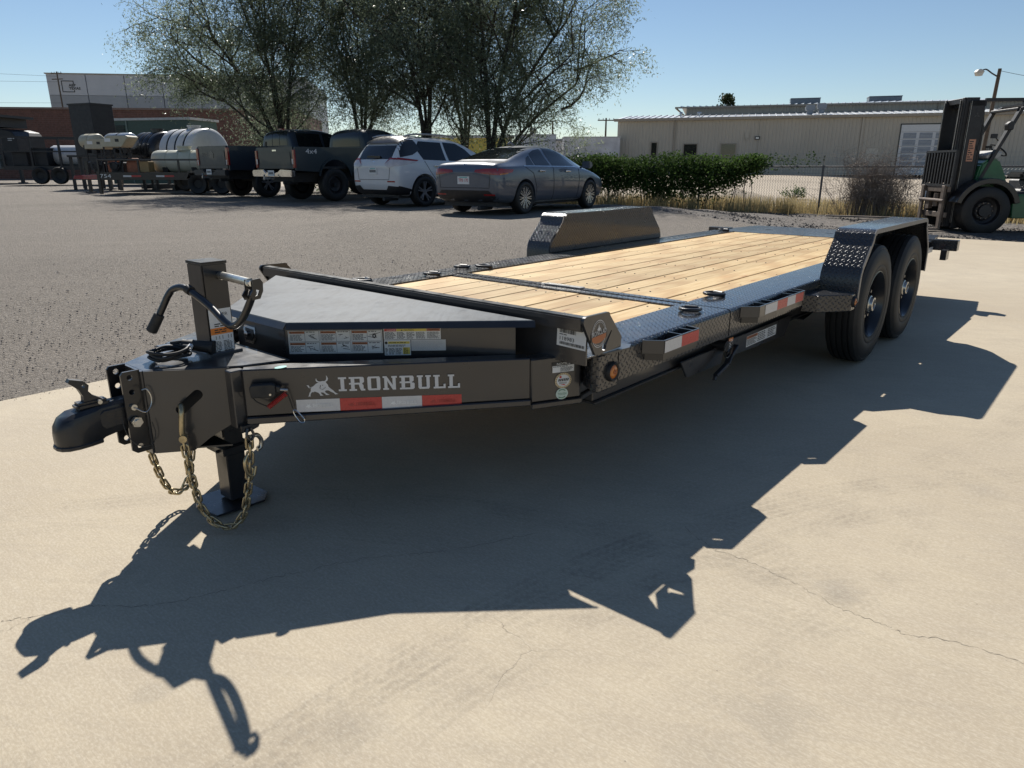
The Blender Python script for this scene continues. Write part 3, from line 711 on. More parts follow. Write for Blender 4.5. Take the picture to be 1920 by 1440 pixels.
# ------------------------------------------------------------ trees
def limb(mb, pts, r0, r1, n=7):
    k = len(pts); mb.tube(pts, [r0+(r1-r0)*i/(k-1) for i in range(k)], n)
def grow_tree(name, label, X, Y, stems, seed, nleaf, leafm, group, spread=1., leaf=(.12,.023), droop=.55, extra=()):
    """stems: list of (tip offset x, y, z, base radius); each stem forks into limbs, limbs into twigs hung with leaf sprays"""
    r = random.Random(seed); base = V((X, Y, ground_z(X, Y)))
    t = thing(name, label, 'tree', base, 0, group); wood_ = MB(); tips = []
    def rv(s): return V((r.gauss(0, s), r.gauss(0, s), r.gauss(0, s)))
    def branch(p, d, L_, rad, lev):
        pts = [p.copy()]; q = p.copy(); dd = d.normalized(); seg = 5 if lev < 2 else 4
        for i in range(seg):
            dd = (dd + rv(.16) + V((0, 0, .10 if lev < 2 else -.06))).normalized(); q = q + dd*(L_/seg); pts.append(q.copy())
        limb(wood_, pts, rad, rad*.45, 7 if lev == 0 else (5 if lev == 1 else 4))
        if lev >= 3: tips.append((pts[1], dd)); tips.append((pts[-1], dd)); tips.append((pts[2], dd)); return
        kids = [5, 5, 4][lev]
        for k in range(kids):
            i = r.randint(1 if lev else 2, seg); o = pts[i]
            side = rv(1.); side.z = abs(side.z)*.55-.15*(lev > 0); nd = (dd*.75 + side.normalized()*.85).normalized()
            branch(o, nd, L_*r.uniform(.42, .66), rad*.5, lev+1)
        if lev > 0: tips.append((pts[-1], dd))
    for sx, sy, sz, rad in stems:
        rad *= .66; tip = V((sx, sy, sz)); L_ = tip.length
        mid = V((sx*.38, sy*.38, sz*.55)); pts = smooth_path([V((r.uniform(-.15,.15), r.uniform(-.15,.15), -.1)), V((sx*.12, sy*.12, sz*.28)), mid, tip*.82], 4)
        limb(wood_, pts, rad, rad*.38, 9)
        for k in range(8):
            i = r.randint(len(pts)//3, len(pts)-1); d = (pts[min(i+1, len(pts)-1)]-pts[i-1]).normalized()
            side = rv(1.); side.z = abs(side.z)*.4
            branch(pts[i], (d*.6+side.normalized()*.8*spread).normalized(), L_*r.uniform(.24, .42), rad*.42, 1)
        branch(pts[-1], tip.normalized(), L_*.34, rad*.4, 1)
    for a in extra: branch(V(a[0]), V(a[1]), a[2], .05, 1)
    wood_.build('trunk', BARK, t, smooth=60, uv=False)
    lf = MB(); per = max(1, nleaf//max(1, len(tips)))
    for p, d in tips:
        sag = V((r.gauss(0, .25), r.gauss(0, .25), -droop))
        sp = (d*.5+sag).normalized(); Ls = r.uniform(.45, 1.0)
        dens = r.choice((.15, .6, .9, 1.3, 2.2))
        for k in range(int(per*dens)):
            u = r.random(); o = p + sp*Ls*u + rv(.10+.06*u) + V((0,0,-.15*u*u))
            a = (sp*.4 + rv(.6)).normalized(); b = a.cross(rv(1.)).normalized(); l = leaf[0]*r.uniform(.6, 1.3); wd = leaf[1]*r.uniform(.7, 1.3)
            lf.add([o-b*wd, o+a*l*.5-b*wd*.2+b*wd*1.2*0, o+a*l, o+a*l*.5+b*wd], [(0,1,2,3)])
    lf.build('crown', leafm, t, uv=False)
    return t
G_ = 'mesquite trees behind the parked vehicles'
grow_tree('mesquite_tree', 'leftmost leaning mesquite tree behind the big white tank', -8.2, 27, [(-2.6,-.3,6.4,.13), (-1.0,.4,7.6,.14), (-3.4,.2,4.6,.11), (.9,.3,7.4,.12), (-.2,-.3,5.4,.1)], 11, 82000, LEAF, G_, extra=[((-2.0,0,3.2),(-1,0,.1),1.8), ((-2.4,0,4.2),(-1,0,.3),1.7)])
grow_tree('mesquite_tree', 'pale leafy mesquite tree behind the dark pickup cabs', -5.7, 28.5, [(-1.3,0,7.8,.13), (.8,.4,7.6,.13), (.1,-.3,6.6,.1), (1.6,.2,6.2,.1)], 12, 60000, LEAF2, G_)
grow_tree('mesquite_tree', 'mesquite tree with twin dark trunks behind the white car', -3.0, 26.6, [(-1.1,0,7.2,.16), (.5,.2,7.6,.16), (-.3,.5,6.8,.12)], 13, 44000, LEAF2, G_)
grow_tree('mesquite_tree', 'slim upright mesquite tree between twin trunks and forked tree', -1.75, 27.6, [(.2,.2,7.6,.14), (-.8,.3,6.8,.10), (.8,.3,6.6,.10)], 14, 27000, LEAF2, G_)
grow_tree('mesquite_tree', 'rightmost forked mesquite tree overhanging the hedge', -.75, 25.4, [(-.3,0,7.0,.17), (1.0,.2,7.2,.16), (2.6,.2,6.4,.16), (3.5,-.1,4.6,.12)], 17, 72000, LEAF, G_, extra=[((2.4,0,3.0),(1,0,.0),1.7), ((2.8,0,4.2),(1,0,.3),1.6)])
grow_tree('mesquite_tree', 'small mesquite at the left behind the container', -11.0, 34, [(-1.0,0,3.4,.09), (.8,.2,3.8,.09)], 21, 4500, LEAF2, 'small background trees')
# undergrowth behind the cars
def bush(name, label, X, Y, rx, ry, h, n, m, seed, leaf=.09, group=None, cat='shrub', clump=26):
    r = random.Random(seed); t = thing(name, label, cat, (X, Y, ground_z(X, Y)), 0, group); st = MB(); lf = MB()
    for k in range(clump):
        a = r.uniform(0, 6.28); q = sqrt(r.random()); x = cos(a)*rx*q; y = sin(a)*ry*q; z = h*(1-.55*q*q)*r.uniform(.35, 1.)
        st.tube([(x*.15, y*.15, 0), (x*.6, y*.6, z*.6), (x, y, z)], [.03, .018, .006], 4)
        s = r.uniform(.18, .42)*min(1.5, h)
        for i in range(n//clump):
            o = V((x+r.gauss(0, s*.6), y+r.gauss(0, s*.6), max(.03, z+r.gauss(0, s*.55))))
            aa = V((r.gauss(0,1), r.gauss(0,1), r.gauss(0,1))).normalized(); b = aa.cross(V((r.gauss(0,1), r.gauss(0,1), r.gauss(0,1)))).normalized(); l = leaf*r.uniform(.6, 1.3)
            lf.add([o-aa*l*.5, o+b*l*.22, o+aa*l*.5, o-b*l*.22], [(0,1,2,3)])
    st.build('stems', BARK, t, uv=False); lf.build('foliage', m, t, uv=False); return t
for i, (x, y, rx, h, lab) in enumerate(((-7.2, 29.5, 1.2, 1.9, 'low shrub below the leftmost leaning tree'), (-4.3, 30.5, 1.6, 2.5, 'tall shrub between the pickups and the twin trunk tree'), (-1.9, 30.5, 1.4, 1.9, 'low shrub behind the roof of the white car'), (-5.9, 31, 1.4, 2.6, 'tall thicket behind the green pickup cab'))):
    bush('shrub', lab, x, y, rx, 1.0, h, 3600, LEAF2 if i % 2 else LEAFH, 70+i, .11, 'shrubs behind the parked vehicles')
bush('background_tree', 'dark round tree top rising over the warehouse roof', 26.9, 95, 2.0, 2., 9.9, 5200, LEAFD, 91, .42, 'tree tops over the warehouse', 'tree', 40)
bush('background_tree', 'smaller tree top just showing over the warehouse roof', 32, 96, 1.6, 1.6, 9.0, 1600, LEAFD, 92, .4, 'tree tops over the warehouse', 'tree', 20)
bush('background_tree', 'far tree seen in the gap between trunk and utility pole', 1.6, 88, 2.2, 1.6, 4.3, 3000, LEAF2, 93, .3, None, 'tree', 24)
bush('background_tree', 'far rounded tree left of the forked mesquite trunk gap', -1.9, 92, 2.0, 1.6, 4.5, 2200, LEAF2, 94, .3, None, 'tree', 24)

# ------------------------------------------------------------ chain link fence along the far edge of the lot
FX = 18.4
def fz(y): p = W(FX, y); return ground_z(p.x, p.y)
ft = thing('chain_link_fence', 'grey chain link fence with top rail and barbed wire', 'fence', W(FX, 0, 0), YAW)
posts_y = [5.3-3.6*k for k in range(4)]+[8.9, 12.2, 15.5]
FH, FT = 1.26, 1.56
for y in posts_y:
    m = MB(); m.cyl((0, y, fz(y)-.1), (0, y, fz(y)+FH+.03), .03, 8); po = m.build('post', simple('fence_grey', (.10,.10,.105), .5, metal=.4), ft, smooth=40)
    m = MB(); m.bar((0, y, fz(y)+FH), (-.03, y, fz(y)+FT), .03, .02); m.build('barb_arm', STEEL, po)
m = MB(); ys = [-8+.75*k for k in range(33)]; m.tube([(0, y, fz(y)+FH) for y in ys], .021, 6); m.build('top_rail', simple('fence_grey', 0), ft, smooth=40)
for k in range(3):
    m = MB(); m.tube([(-.01*k, y, fz(y)+FH+.11+k*.11-.012*sin(y*2)) for y in ys], .0045, 4)
    for y in [-8+.22*i for i in range(108)]: m.bar((-.01*k-.015, y, fz(y)+FH+.10+k*.11), (-.01*k+.015, y+.02, fz(y)+FH+.13+k*.11), .005, .005)
    m.build('barbed_wire', STEEL, ft)
m = MB(); pit = .075; y0 = -8.; n = int(24./pit); wr = .006
for i in range(n):
    y = y0+i*pit; z = 0.; k = 0
    while z < FH-.02:
        z2 = min(z+pit/2*1.05, FH-.02); a = y+(pit/2 if k % 2 else 0); b = y+(0 if k % 2 else pit/2)
        for sgn in (0,):
            p = V((0, a, fz(a)+.04+z)); q = V((0, b, fz(b)+.04+z2)); ox = V((wr, 0, 0)); oz = V((0, wr*.7, wr*.7 if b < a else -wr*.7))
            m.add([p-ox, p+oz, p+ox, q-ox, q+oz, q+ox], [(0,1,4,3),(1,2,5,4),(2,0,3,5)])
            p2 = V((0, y+pit-(a-y), p.z)); q2 = V((0, y+pit-(b-y), q.z))
        z = z2; k += 1
stuff(m.build('wire_mesh', simple('fence_wire', (.22,.215,.21), .5, metal=.5), ft, uv=False))
# vine hedge swallowing the left part of the fence
def hedge():
    t = thing('vine_hedge', 'dense green vine hedge grown over the fence right of the grey sedan', 'hedge', W(FX, 0, 0), YAW)
    r = random.Random(31); lf = MB(); st = MB()
    y0, y1 = 6.95, 15.2
    for k in range(1500):
        u = r.random(); y = y0+(y1-y0)*u
        top = 1.52+.07*sin(y*2.1)+.05*sin(y*5.3); low = .42+.14*sin(y*1.7)+.10*sin(y*4.1)
        if y < 8.6: low = .38+ (8.6-y)*.55; top -= (8.6-y)*.06
        if r.random() < .06: low -= .4
        z = low+(top-low)*r.random()**.8; x = r.gauss(0, .21); s = .15
        if y < 7.3 and r.random() < .4: continue
        for i in range(26):
            o = V((x+r.gauss(0, s*.7), y+r.gauss(0, s), fz(y)+z+r.gauss(0, s*.75)))
            if o.z > fz(y)+top+.12: continue
            a = V((r.gauss(0,1), r.gauss(0,1), r.gauss(0,.7)-.5)).normalized(); b = a.cross(V((r.gauss(0,1), r.gauss(0,1), r.gauss(0,1)))).normalized(); l = .075*r.uniform(.6, 1.35)
            lf.add([o-a*l*.5, o+b*l*.34, o+a*l*.5, o-b*l*.34], [(0,1,2,3)])
    for k in range(60):
        y = r.uniform(y0+.3, y1); st.tube([(r.gauss(0,.1), y, fz(y)), (r.gauss(0,.12), y+r.gauss(0,.1), fz(y)+.6), (r.gauss(0,.14), y+r.gauss(0,.3), fz(y)+1.5)], [.012,.01,.005], 4)
    for k in range(26):                                             # runners reaching out along the barbed wire
        y = 7.0-r.random()*1.6; o0 = V((r.gauss(0,.04), y, fz(y)+1.4+r.gauss(0,.09)))
        for i in range(9):
            o = o0+V((r.gauss(0,.06), r.gauss(0,.1), r.gauss(0,.05))); a = V((r.gauss(0,1), r.gauss(0,1), r.gauss(0,1))).normalized(); b = a.orthogonal(); l = .06
            lf.add([o-a*l*.5, o+b*l*.34, o+a*l*.5, o-b*l*.34], [(0,1,2,3)])
    st.build('stems', BARK, t, uv=False); lf.build('foliage', LEAFH, t, uv=False)
hedge()
def dry_bush():
    y = 3.9; t = thing('dry_bush', 'leafless tangled brown bush growing through the fence', 'shrub', W(FX-.05, y, fz(y)), YAW); r = random.Random(41); m = MB()
    for k in range(420):
        y0 = r.gauss(0, .34); h = r.uniform(.5, 1.6); lean = r.gauss(0, .22); p = [V((r.gauss(0,.12), y0, 0))]
        for i in range(6):
            f = (i+1)/6; p.append(V((p[0].x+r.gauss(0,.06)*f*2, y0*(1+.3*f)+lean*f+r.gauss(0,.05), h*f)))
        m.tube(p, [.009*(1-.75*i/6) for i in range(7)], 3, caps=False)
        for q in range(4):
            i = r.randint(2, 6); a = p[i]; m.tube([a, a+V((r.gauss(0,.1), r.gauss(0,.15), r.gauss(.06,.1))), a+V((r.gauss(0,.16), r.gauss(0,.24), r.gauss(.1,.16)))], [.004,.003,.0015], 3, caps=False)
    m.build('twigs', BRUSHM, t, uv=False)
dry_bush()
def grass(name, n, pick, hmin, hmax, wd, m_, seed):
    r = random.Random(seed); m = MB()
    for _ in range(n):
        x, y = pick(r); p = W(x, y); z = ground_z(p.x, p.y)-.02; h = r.uniform(hmin, hmax); a = r.uniform(0, 6.28); l = r.gauss(0, .3)*h; w_ = wd*r.uniform(.6, 1.4)
        dx, dy = cos(a), sin(a); lx, ly = cos(a+r.uniform(-1, 2))*l, sin(a+1.2)*l
        m.add([(p.x-dx*w_, p.y-dy*w_, z), (p.x+dx*w_, p.y+dy*w_, z), (p.x+lx*.45+dx*w_*.7, p.y+ly*.45+dy*w_*.7, z+h*.6), (p.x+lx*.45-dx*w_*.7, p.y+ly*.45-dy*w_*.7, z+h*.6), (p.x+lx, p.y+ly, z+h)], [(0,1,2,3),(3,2,4)])
    return stuff(m.build(name, m_, uv=False))
def clumpy(x0, sx, ya, yb):
    cs = [(x0+rnd.gauss(0, sx), rnd.uniform(ya, yb), rnd.uniform(.1, .45)) for _ in range(90)]
    def f(r):
        if r.random() < .75: c = r.choice(cs); return c[0]+r.gauss(0, c[2]*.6), c[1]+r.gauss(0, c[2])
        return x0+r.gauss(0, sx), r.uniform(ya, yb)
    return f
grass('dry_grass', 15000, clumpy(18.6, .5, -4, 15), .12, .55, .006, STRAW, 51)
grass('dry_grass', 9000, clumpy(20.2, 1.2, -3, 13), .1, .42, .008, STRAW, 52)
grass('green_weeds', 700, clumpy(19.6, .6, 1.5, 7), .1, .4, .008, LEAFH, 53)
bush('weed_clump', 'green weed tuft in the pale yard beyond the fence', *W(27.5, 9.3).xy, .5, .4, .5, 500, LEAFH, 95, .09, None, 'weed', 10)
def heap(name, label, X, Y, rx, ry, h, m_, seed):
    r = random.Random(seed); m = MB(); n, k = 22, 6; vs = [(0,0,h)]; fs = []
    for i in range(1, k+1):
        for j in range(n):
            a = 2*pi*j/n; q = i/k; z = h*(1-q)**1.2*(.85+.3*r.random()) - .02; vs.append((cos(a)*rx*q*(1+.12*sin(3*a+seed)), sin(a)*ry*q, z))
    fs += [(0, 1+j, 1+(j+1) % n) for j in range(n)]
    for i in range(k-1):
        for j in range(n): a = 1+i*n; fs.append((a+j, a+n+j, a+n+(j+1) % n, a+(j+1) % n))
    m.add(vs, fs); o = m.build(name, m_, uv=False, smooth=180, loc=(X, Y, ground_z(X, Y))); return tag(o, label, 'gravel heap')
p = W(26.0, 11.2); heap('gravel_heap', 'low grey gravel heap in the yard just right of the hedge end', p.x, p.y, 2.0, 1.3, .42, YARD, 2)
p = W(16.8, 4.0); m = MB(); m.bar((-.75, .0, .05), (.75, -.05, .03), .14, .035); o = m.build('loose_plank', simple('weathered_board', (.20,.165,.135), .85, var=.25), bevel=.004, loc=(p.x+.2, p.y, ground_z(p.x, p.y)+.03)); tag(o, 'weathered loose board lying on the rubble before the fence', 'plank'); o.rotation_euler = (0, 0, -.25)
# ------------------------------------------------------------ parked vehicles (x forward from the rear axle, y to the left, z up)
def evaluated(o):
    dg = bpy.context.evaluated_depsgraph_get(); dg.update()
    return bpy.data.meshes.new_from_object(o.evaluated_get(dg))
def shell(stations, arches, wheel_w, width, paint, trim, parent, name='body', sub=2, tail=1.):
    """stations: x, zbottom, half width, zmid, zbelt, roof half width, zroof"""
    rows = []
    for x, zb, w_, zm, zt, wr, zr in stations:
        if x < 0: x *= tail
        k = min(1., max(0., (zr-zt)/.4)); half = [(0, zb), (w_*.82, zb), (w_*.965, zb+.09), (w_, zm), (w_*.975, zt), (w_*.945, zt+.02+.02*k), (wr+.045*k, zt+(zr-zt)*.62 if k > .1 else zr-.035), (wr, zr-.05*k-.008), (wr*.55, zr-.004), (0, zr)]
        rows.append([(x, -y, z) for y, z in half] + [(x, y, z) for y, z in half[-2:0:-1]])
    n = len(rows[0]); mb = MB(); vs = [p for r_ in rows for p in r_]; fs = []
    for i in range(len(rows)-1):
        for j in range(n): k = (j+1) % n; fs.append((i*n+j, i*n+k, (i+1)*n+k, (i+1)*n+j))
    h = 9
    for base, fl in ((0, False), ((len(rows)-1)*n, True)):
        for j in range(h):
            a, b, c, d = base+j, base+j+1, base+(n-j-1) % n, base+(n-j) % n
            q = [a, b, c, d] if j not in (0, h-1) else ([a, b, c] if j == 0 else [a, b, d])
            if j == 0: q = [base, base+1, base+n-1]
            if j == h-1: q = [base+h-1, base+h, base+n-h+1]
            fs.append(q[::-1] if not fl else q)
    mb.add(vs, fs); me = mb.build('shell', [paint], link=False, uv=False, recalc=True)
    o = obj('shell', me); 
    sm = o.modifiers.new('s', 'SUBSURF'); sm.levels = sub; sm.render_levels = sub
    cutters = []
    for ax, az, r_ in arches:
        for sg in (-1, 1):
            c = MB(); c.cyl((ax, sg*(width/2-wheel_w-.06), az), (ax, sg*(width/2+.3), az), r_, 40)
            co = c.build('cutter', trim, uv=False); cutters.append(co)
            bo = o.modifiers.new('b', 'BOOLEAN'); bo.object = co; bo.operation = 'DIFFERENCE'; bo.solver = 'EXACT'
    me2 = evaluated(o); bpy.data.objects.remove(o)
    for c in cutters: bpy.data.objects.remove(c)
    me2.name = name; shade(me2, 32)
    if not me2.materials: me2.materials.append(paint)
    bo = obj(name, me2, parent)
    bm = bmesh.new(); bm.from_mesh(me2); bv = BVHTree.FromBMesh(bm); bm.free()
    return bo, bv
def patch(bv, name, poly, plane, mat, parent, off=.004, cuts=4):
    """a panel that follows the shell: outline in (a, b) projected along an axis. plane: 'R' right side (x, z), 'B' rear (y, z), 'T' top (x, y), 'F' front"""
    me = bpy.data.meshes.new(name); bm = bmesh.new()
    vs = [bm.verts.new((a, b, 0)) for a, b in poly]; bm.faces.new(vs)
    bmesh.ops.triangulate(bm, faces=bm.faces[:])
    for _ in range(cuts):
        es = [e for e in bm.edges if e.calc_length() > .07]
        if not es: break
        bmesh.ops.subdivide_edges(bm, edges=es, cuts=1, use_grid_fill=False); bmesh.ops.triangulate(bm, faces=bm.faces[:])
    src = {'R': lambda a, b: (V((a, -4, b)), V((0, 1, 0))), 'L': lambda a, b: (V((a, 4, b)), V((0, -1, 0))), 'B': lambda a, b: (V((-6, a, b)), V((1, 0, 0))), 'T': lambda a, b: (V((a, b, 5)), V((0, 0, -1))), 'F': lambda a, b: (V((9, a, b)), V((-1, 0, 0)))}[plane]
    bad = []
    for v in bm.verts:
        o, d = src(v.co.x, v.co.y); hit, nrm, _, _ = bv.ray_cast(o, d)
        if hit is None: bad.append(v); continue
        if nrm.dot(d) > 0: nrm = -nrm
        v.co = hit + (nrm*.6-d*.4).normalized()*off
    bmesh.ops.delete(bm, geom=bad, context='VERTS')
    bm.normal_update()
    d0 = src(0, 0)[1]
    for f in bm.faces:
        if f.normal.dot(d0) > 0: f.normal_flip()
    bm.to_mesh(me); bm.free(); me.materials.append(mat); me.polygons.foreach_set('use_smooth', [True]*len(me.polygons))
    return obj(name, me, parent)
def wheel(parent, x, y, r, wd, side, style, rimr, dz=0.):
    """side -1: right"""
    hw = wd/2; m = MB()
    m.lathe([(rimr, -hw*.8), (rimr+.02, -hw*.95), (r*.9, -hw), (r*.97, -hw*.86), (r, -hw*.6), (r, hw*.6), (r*.97, hw*.86), (r*.9, hw), (rimr+.02, hw*.95), (rimr, hw*.8)], (0,0,0), (0, side, 0), 36)
    t = m.build('wheel', TYRE, parent, smooth=50, loc=(x, y, r+dz), uv=False)
    m = MB(); m.lathe([(rimr+.004, hw*.82), (rimr-.012, hw*.84), (rimr-.03, hw*.4), (rimr-.04, -hw*.7), (0, -hw*.7)], (0,0,0), (0, side, 0), 30)
    m.mat(1)
    if style == 'multi':
        for k in range(10):
            a = 2*pi*k/10
            for da in (-.12, .12):
                p = V((cos(a+da*.4)*.05, side*hw*.62, sin(a+da*.4)*.05)); q = V((cos(a+da)*(rimr-.012), side*hw*.74, sin(a+da)*(rimr-.012))); m.bar(p, q, .021, .03, (0,1,0))
    elif style == 'five':
        for k in range(5):
            a = 2*pi*k/5+.3
            for da in (-.17, .17):
                p = V((cos(a+da*.5)*.05, side*hw*.55, sin(a+da*.5)*.05)); q = V((cos(a+da)*(rimr-.012), side*hw*.7, sin(a+da)*(rimr-.012))); m.bar(p, q, .032, .04, (0,1,0))
    elif style == 'steel':
        m.lathe([(rimr-.03, hw*.3), (rimr*.7, hw*.42), (rimr*.45, hw*.2), (0, hw*.2)], (0,0,0), (0, side, 0), 24)
    m.cyl((0, side*hw*.45, 0), (0, side*hw*.72, 0), .065, 16)
    m.build('rim', [FDARK, {'multi': SILVERRIM, 'five': GREYRIM, 'steel': FDARK}[style]], t, smooth=40, uv=False)
    return t
SILVERRIM = simple('machined_rim', (.58,.58,.58), .25, metal=.8); GREYRIM = simple('grey_rim', (.30,.30,.31), .35, metal=.7)
def paintm(name, c, coat=.9, metal=.25, rough=.35): return simple(name, c, rough, metal=metal, coat=coat, var=.05, scale=2, coatr=.03)
def plate(bv, parent, y, z, mtext='', red=False):
    F = None
    hit, nrm, _, _ = bv.ray_cast(V((-6, y, z)), V((1, 0, 0))); x = hit.x-.012
    F = frame((x, y, z), (0,-1,0), (0,0,1)); m = MB()
    m.prism([(-.155,-.078),(.155,-.078),(.155,.078),(-.155,.078)], -.006, .0, F); m.mat(1)
    rng = random.Random(int(z*1000)); xx = -.12
    if mtext: put_text(m, mtext, F, -.125, -.032, .25, .066, .003)
    else:
        for k in range(6): rect(m, F, xx, -.03, xx+.028, .03, .003); xx += .041
    m.mat(2); rect(m, F, -.1, .05, .1, .066, .003)
    return m.build('licence_plate', [WHITE, REDP if red else BLACKP, TEALP], parent)
def seams(bv, parent, lines, plane='R', w_=.006):
    for ln in lines:
        m = MB(); pts = []
        for (x0, z0), (x1, z1) in zip(ln, ln[1:]):
            for k in range(8): pts.append((x0+(x1-x0)*k/8, z0+(z1-z0)*k/8))
        pts.append(ln[-1]); P3 = []
        for a, b in pts:
            o, d = (V((a, -4, b)), V((0,1,0))) if plane == 'R' else ((V((-6, a, b)), V((1,0,0))) if plane == 'B' else (V((a, b, 5)), V((0,0,-1))))
            h, nn, _, _ = bv.ray_cast(o, d)
            if h: P3.append(h-d*.001)
        if len(P3) > 1: m.tube(P3, w_, 4); m.build('panel_gap', BLACKP, parent, uv=False)
def handle(bv, parent, x, z, mat, L_=.2):
    h, _, _, _ = bv.ray_cast(V((x, -4, z)), V((0,1,0))); m = MB(); m.prism([(-L_/2,-.015),(L_/2,-.018),(L_/2,.016),(-L_/2,.02)], .012, .04, MX.Translation((x, h.y, z)) @ XZ)
    return m.build('door_handle', mat, parent, bevel=.008)
def mirror_cap(parent, x, y, z, mat):
    m = MB(); m.prism([(-.09,-.07),(.05,-.06),(.09,.0),(.05,.08),(-.09,.09)], 0, .2, MX.Translation((x, y, z)) @ XZ); m.bar((x,y+.02,z-.03),(x,y+.12,z-.06),.05,.04)
    return m.build('mirror', mat, parent, bevel=.02, seg=2, smooth=50)
def underbody(parent, x0, x1, hw, z0, z1):
    m = MB(); m.box((x0, -hw, z0), (x1, hw, z1)); 
    for x in (0,): m.cyl((x, -hw-.1, .33), (x, hw+.1, .33), .05, 8)
    m.cyl((x0+.2, -.4, z0-.02), (x0-.25, -.42, z0-.02), .045, 10); return m.build('underbody', GREASE, parent)

def sedan():
    ya = YAW+R(6); c = W(9.62, 8.51, 0)+V((-sin(ya), cos(ya), 0))*.90; t = thing('parked_sedan', 'dark grey sedan with dusty spoked wheels parked nearest the hedge', 'car', (c.x, c.y, .285), ya)
    P_ = paintm('slate_paint', (.085,.10,.13))
    st = [(-1.12,.50,.66,.64,.80,.62,.86),(-1.07,.36,.80,.62,.90,.70,1.00),(-.98,.25,.875,.60,.935,.74,1.055),(-.72,.22,.905,.58,.945,.74,1.075),(-.42,.20,.92,.58,.95,.70,1.10),(.02,.19,.925,.58,.955,.64,1.24),(.55,.18,.925,.58,.955,.60,1.385),(1.05,.18,.925,.57,.95,.585,1.435),(1.55,.18,.925,.57,.94,.585,1.425),(1.95,.18,.925,.56,.925,.60,1.34),(2.35,.18,.92,.55,.905,.64,1.165),(2.72,.19,.915,.54,.88,.70,.985),(3.1,.20,.905,.52,.80,.68,.90),(3.45,.22,.87,.50,.70,.62,.80),(3.68,.25,.80,.48,.62,.52,.70),(3.76,.36,.68,.47,.56,.42,.60)]
    b, bv = shell(st, [(0,.34,.385),(2.82,.34,.385)], .22, 1.85, P_, FDARK, t, tail=.86)
    gl = lambda n, poly, pl: patch(bv, n, poly, pl, CARGLASS, t)
    seams(bv, t, [[(.02,.96),(.30,.84),(.42,.55),(.42,.26)], [(1.12,.97),(1.13,.6),(1.12,.26)], [(2.25,.93),(2.28,.7),(2.2,.3)], [(.42,.26),(2.2,.26)]])
    gl('window', [(.42,.985),(1.02,.985),(1.0,1.345),(.72,1.31),(.5,1.24)], 'R'); gl('window', [(1.12,.985),(2.1,.985),(1.82,1.24),(1.56,1.345),(1.1,1.36)], 'R'); gl('window', [(.08,.995),(.37,.985),(.44,1.2),(.3,1.15)], 'R')
    gl('rear_window', [(-.60,1.12),(.60,1.12),(.52,1.37),(-.52,1.37)], 'B'); gl('windscreen', [(2.66,.6),(2.66,-.6),(1.78,-.5),(1.78,.5)], 'T')
    patch(bv, 'window_trim', [(-.02,.975),(2.2,.965),(2.2,.98),(-.02,.99)], 'R', CHROME, t, .006)
    for s in (1, -1):
        patch(bv, 'tail_lamp', [(s*.28,.86),(s*.56,.825),(s*.83,.80),(s*.83,.93),(s*.60,.93),(s*.30,.91)], 'B', REDLENS, t, .008)
        patch(bv, 'rear_reflector', [(s*.50,.40),(s*.76,.40),(s*.76,.43),(s*.50,.43)], 'B', REDLENS, t, .006)
    patch(bv, 'tail_lamp', [(-.88,.80),(-.48,.86),(-.42,.915),(-.84,.93)], 'R', REDLENS, t, .008); patch(bv, 'turn_lens', [(-.85,.805),(-.62,.83),(-.62,.85),(-.85,.83)], 'R', AMBER, t, .012)
    patch(bv, 'bumper_lower', [(-.80,.36),(-.62,.50),(.62,.50),(.80,.36),(.74,.27),(-.74,.27)], 'B', FDARK, t, .005)
    patch(bv, 'number_recess', [(-.36,.56),(.36,.56),(.42,.80),(-.42,.80)], 'B', P_, t, .003)
    plate(bv, t, 0, .70, 'TPB 170', True)
    seams(bv, t, [[(-.68,.96),(-.64,.55),(.64,.55),(.68,.96)]], 'B')
    patch(bv, 'sill_trim', [(.45,.235),(2.35,.235),(2.35,.26),(.45,.26)], 'R', simple('sill_bright', (.45,.46,.48), .3, metal=.5), t, .008)
    handle(bv, t, .62, .88, CHROME); handle(bv, t, 1.72, .87, CHROME); mirror_cap(t, 2.12, -1.10, 1.0, P_)
    m = MB(); m.tube([(.86,0,1.43),(.72,0,1.49),(.62,0,1.44)],.02,6); m.build('aerial', P_, t)
    m = MB(); m.lathe([(.05,0),(.05,.006),(.035,.006),(.035,0)],(-.90,0,.985),(-1,0,.25),20); m.build('badge', CHROME, t)
    for x in (0, 2.82):
        for s in (-1, 1): wheel(t, x, s*.815, .335, .215, s, 'multi', .235)
    underbody(t, -.75, 3.4, .7, .17, .3)
sedan()
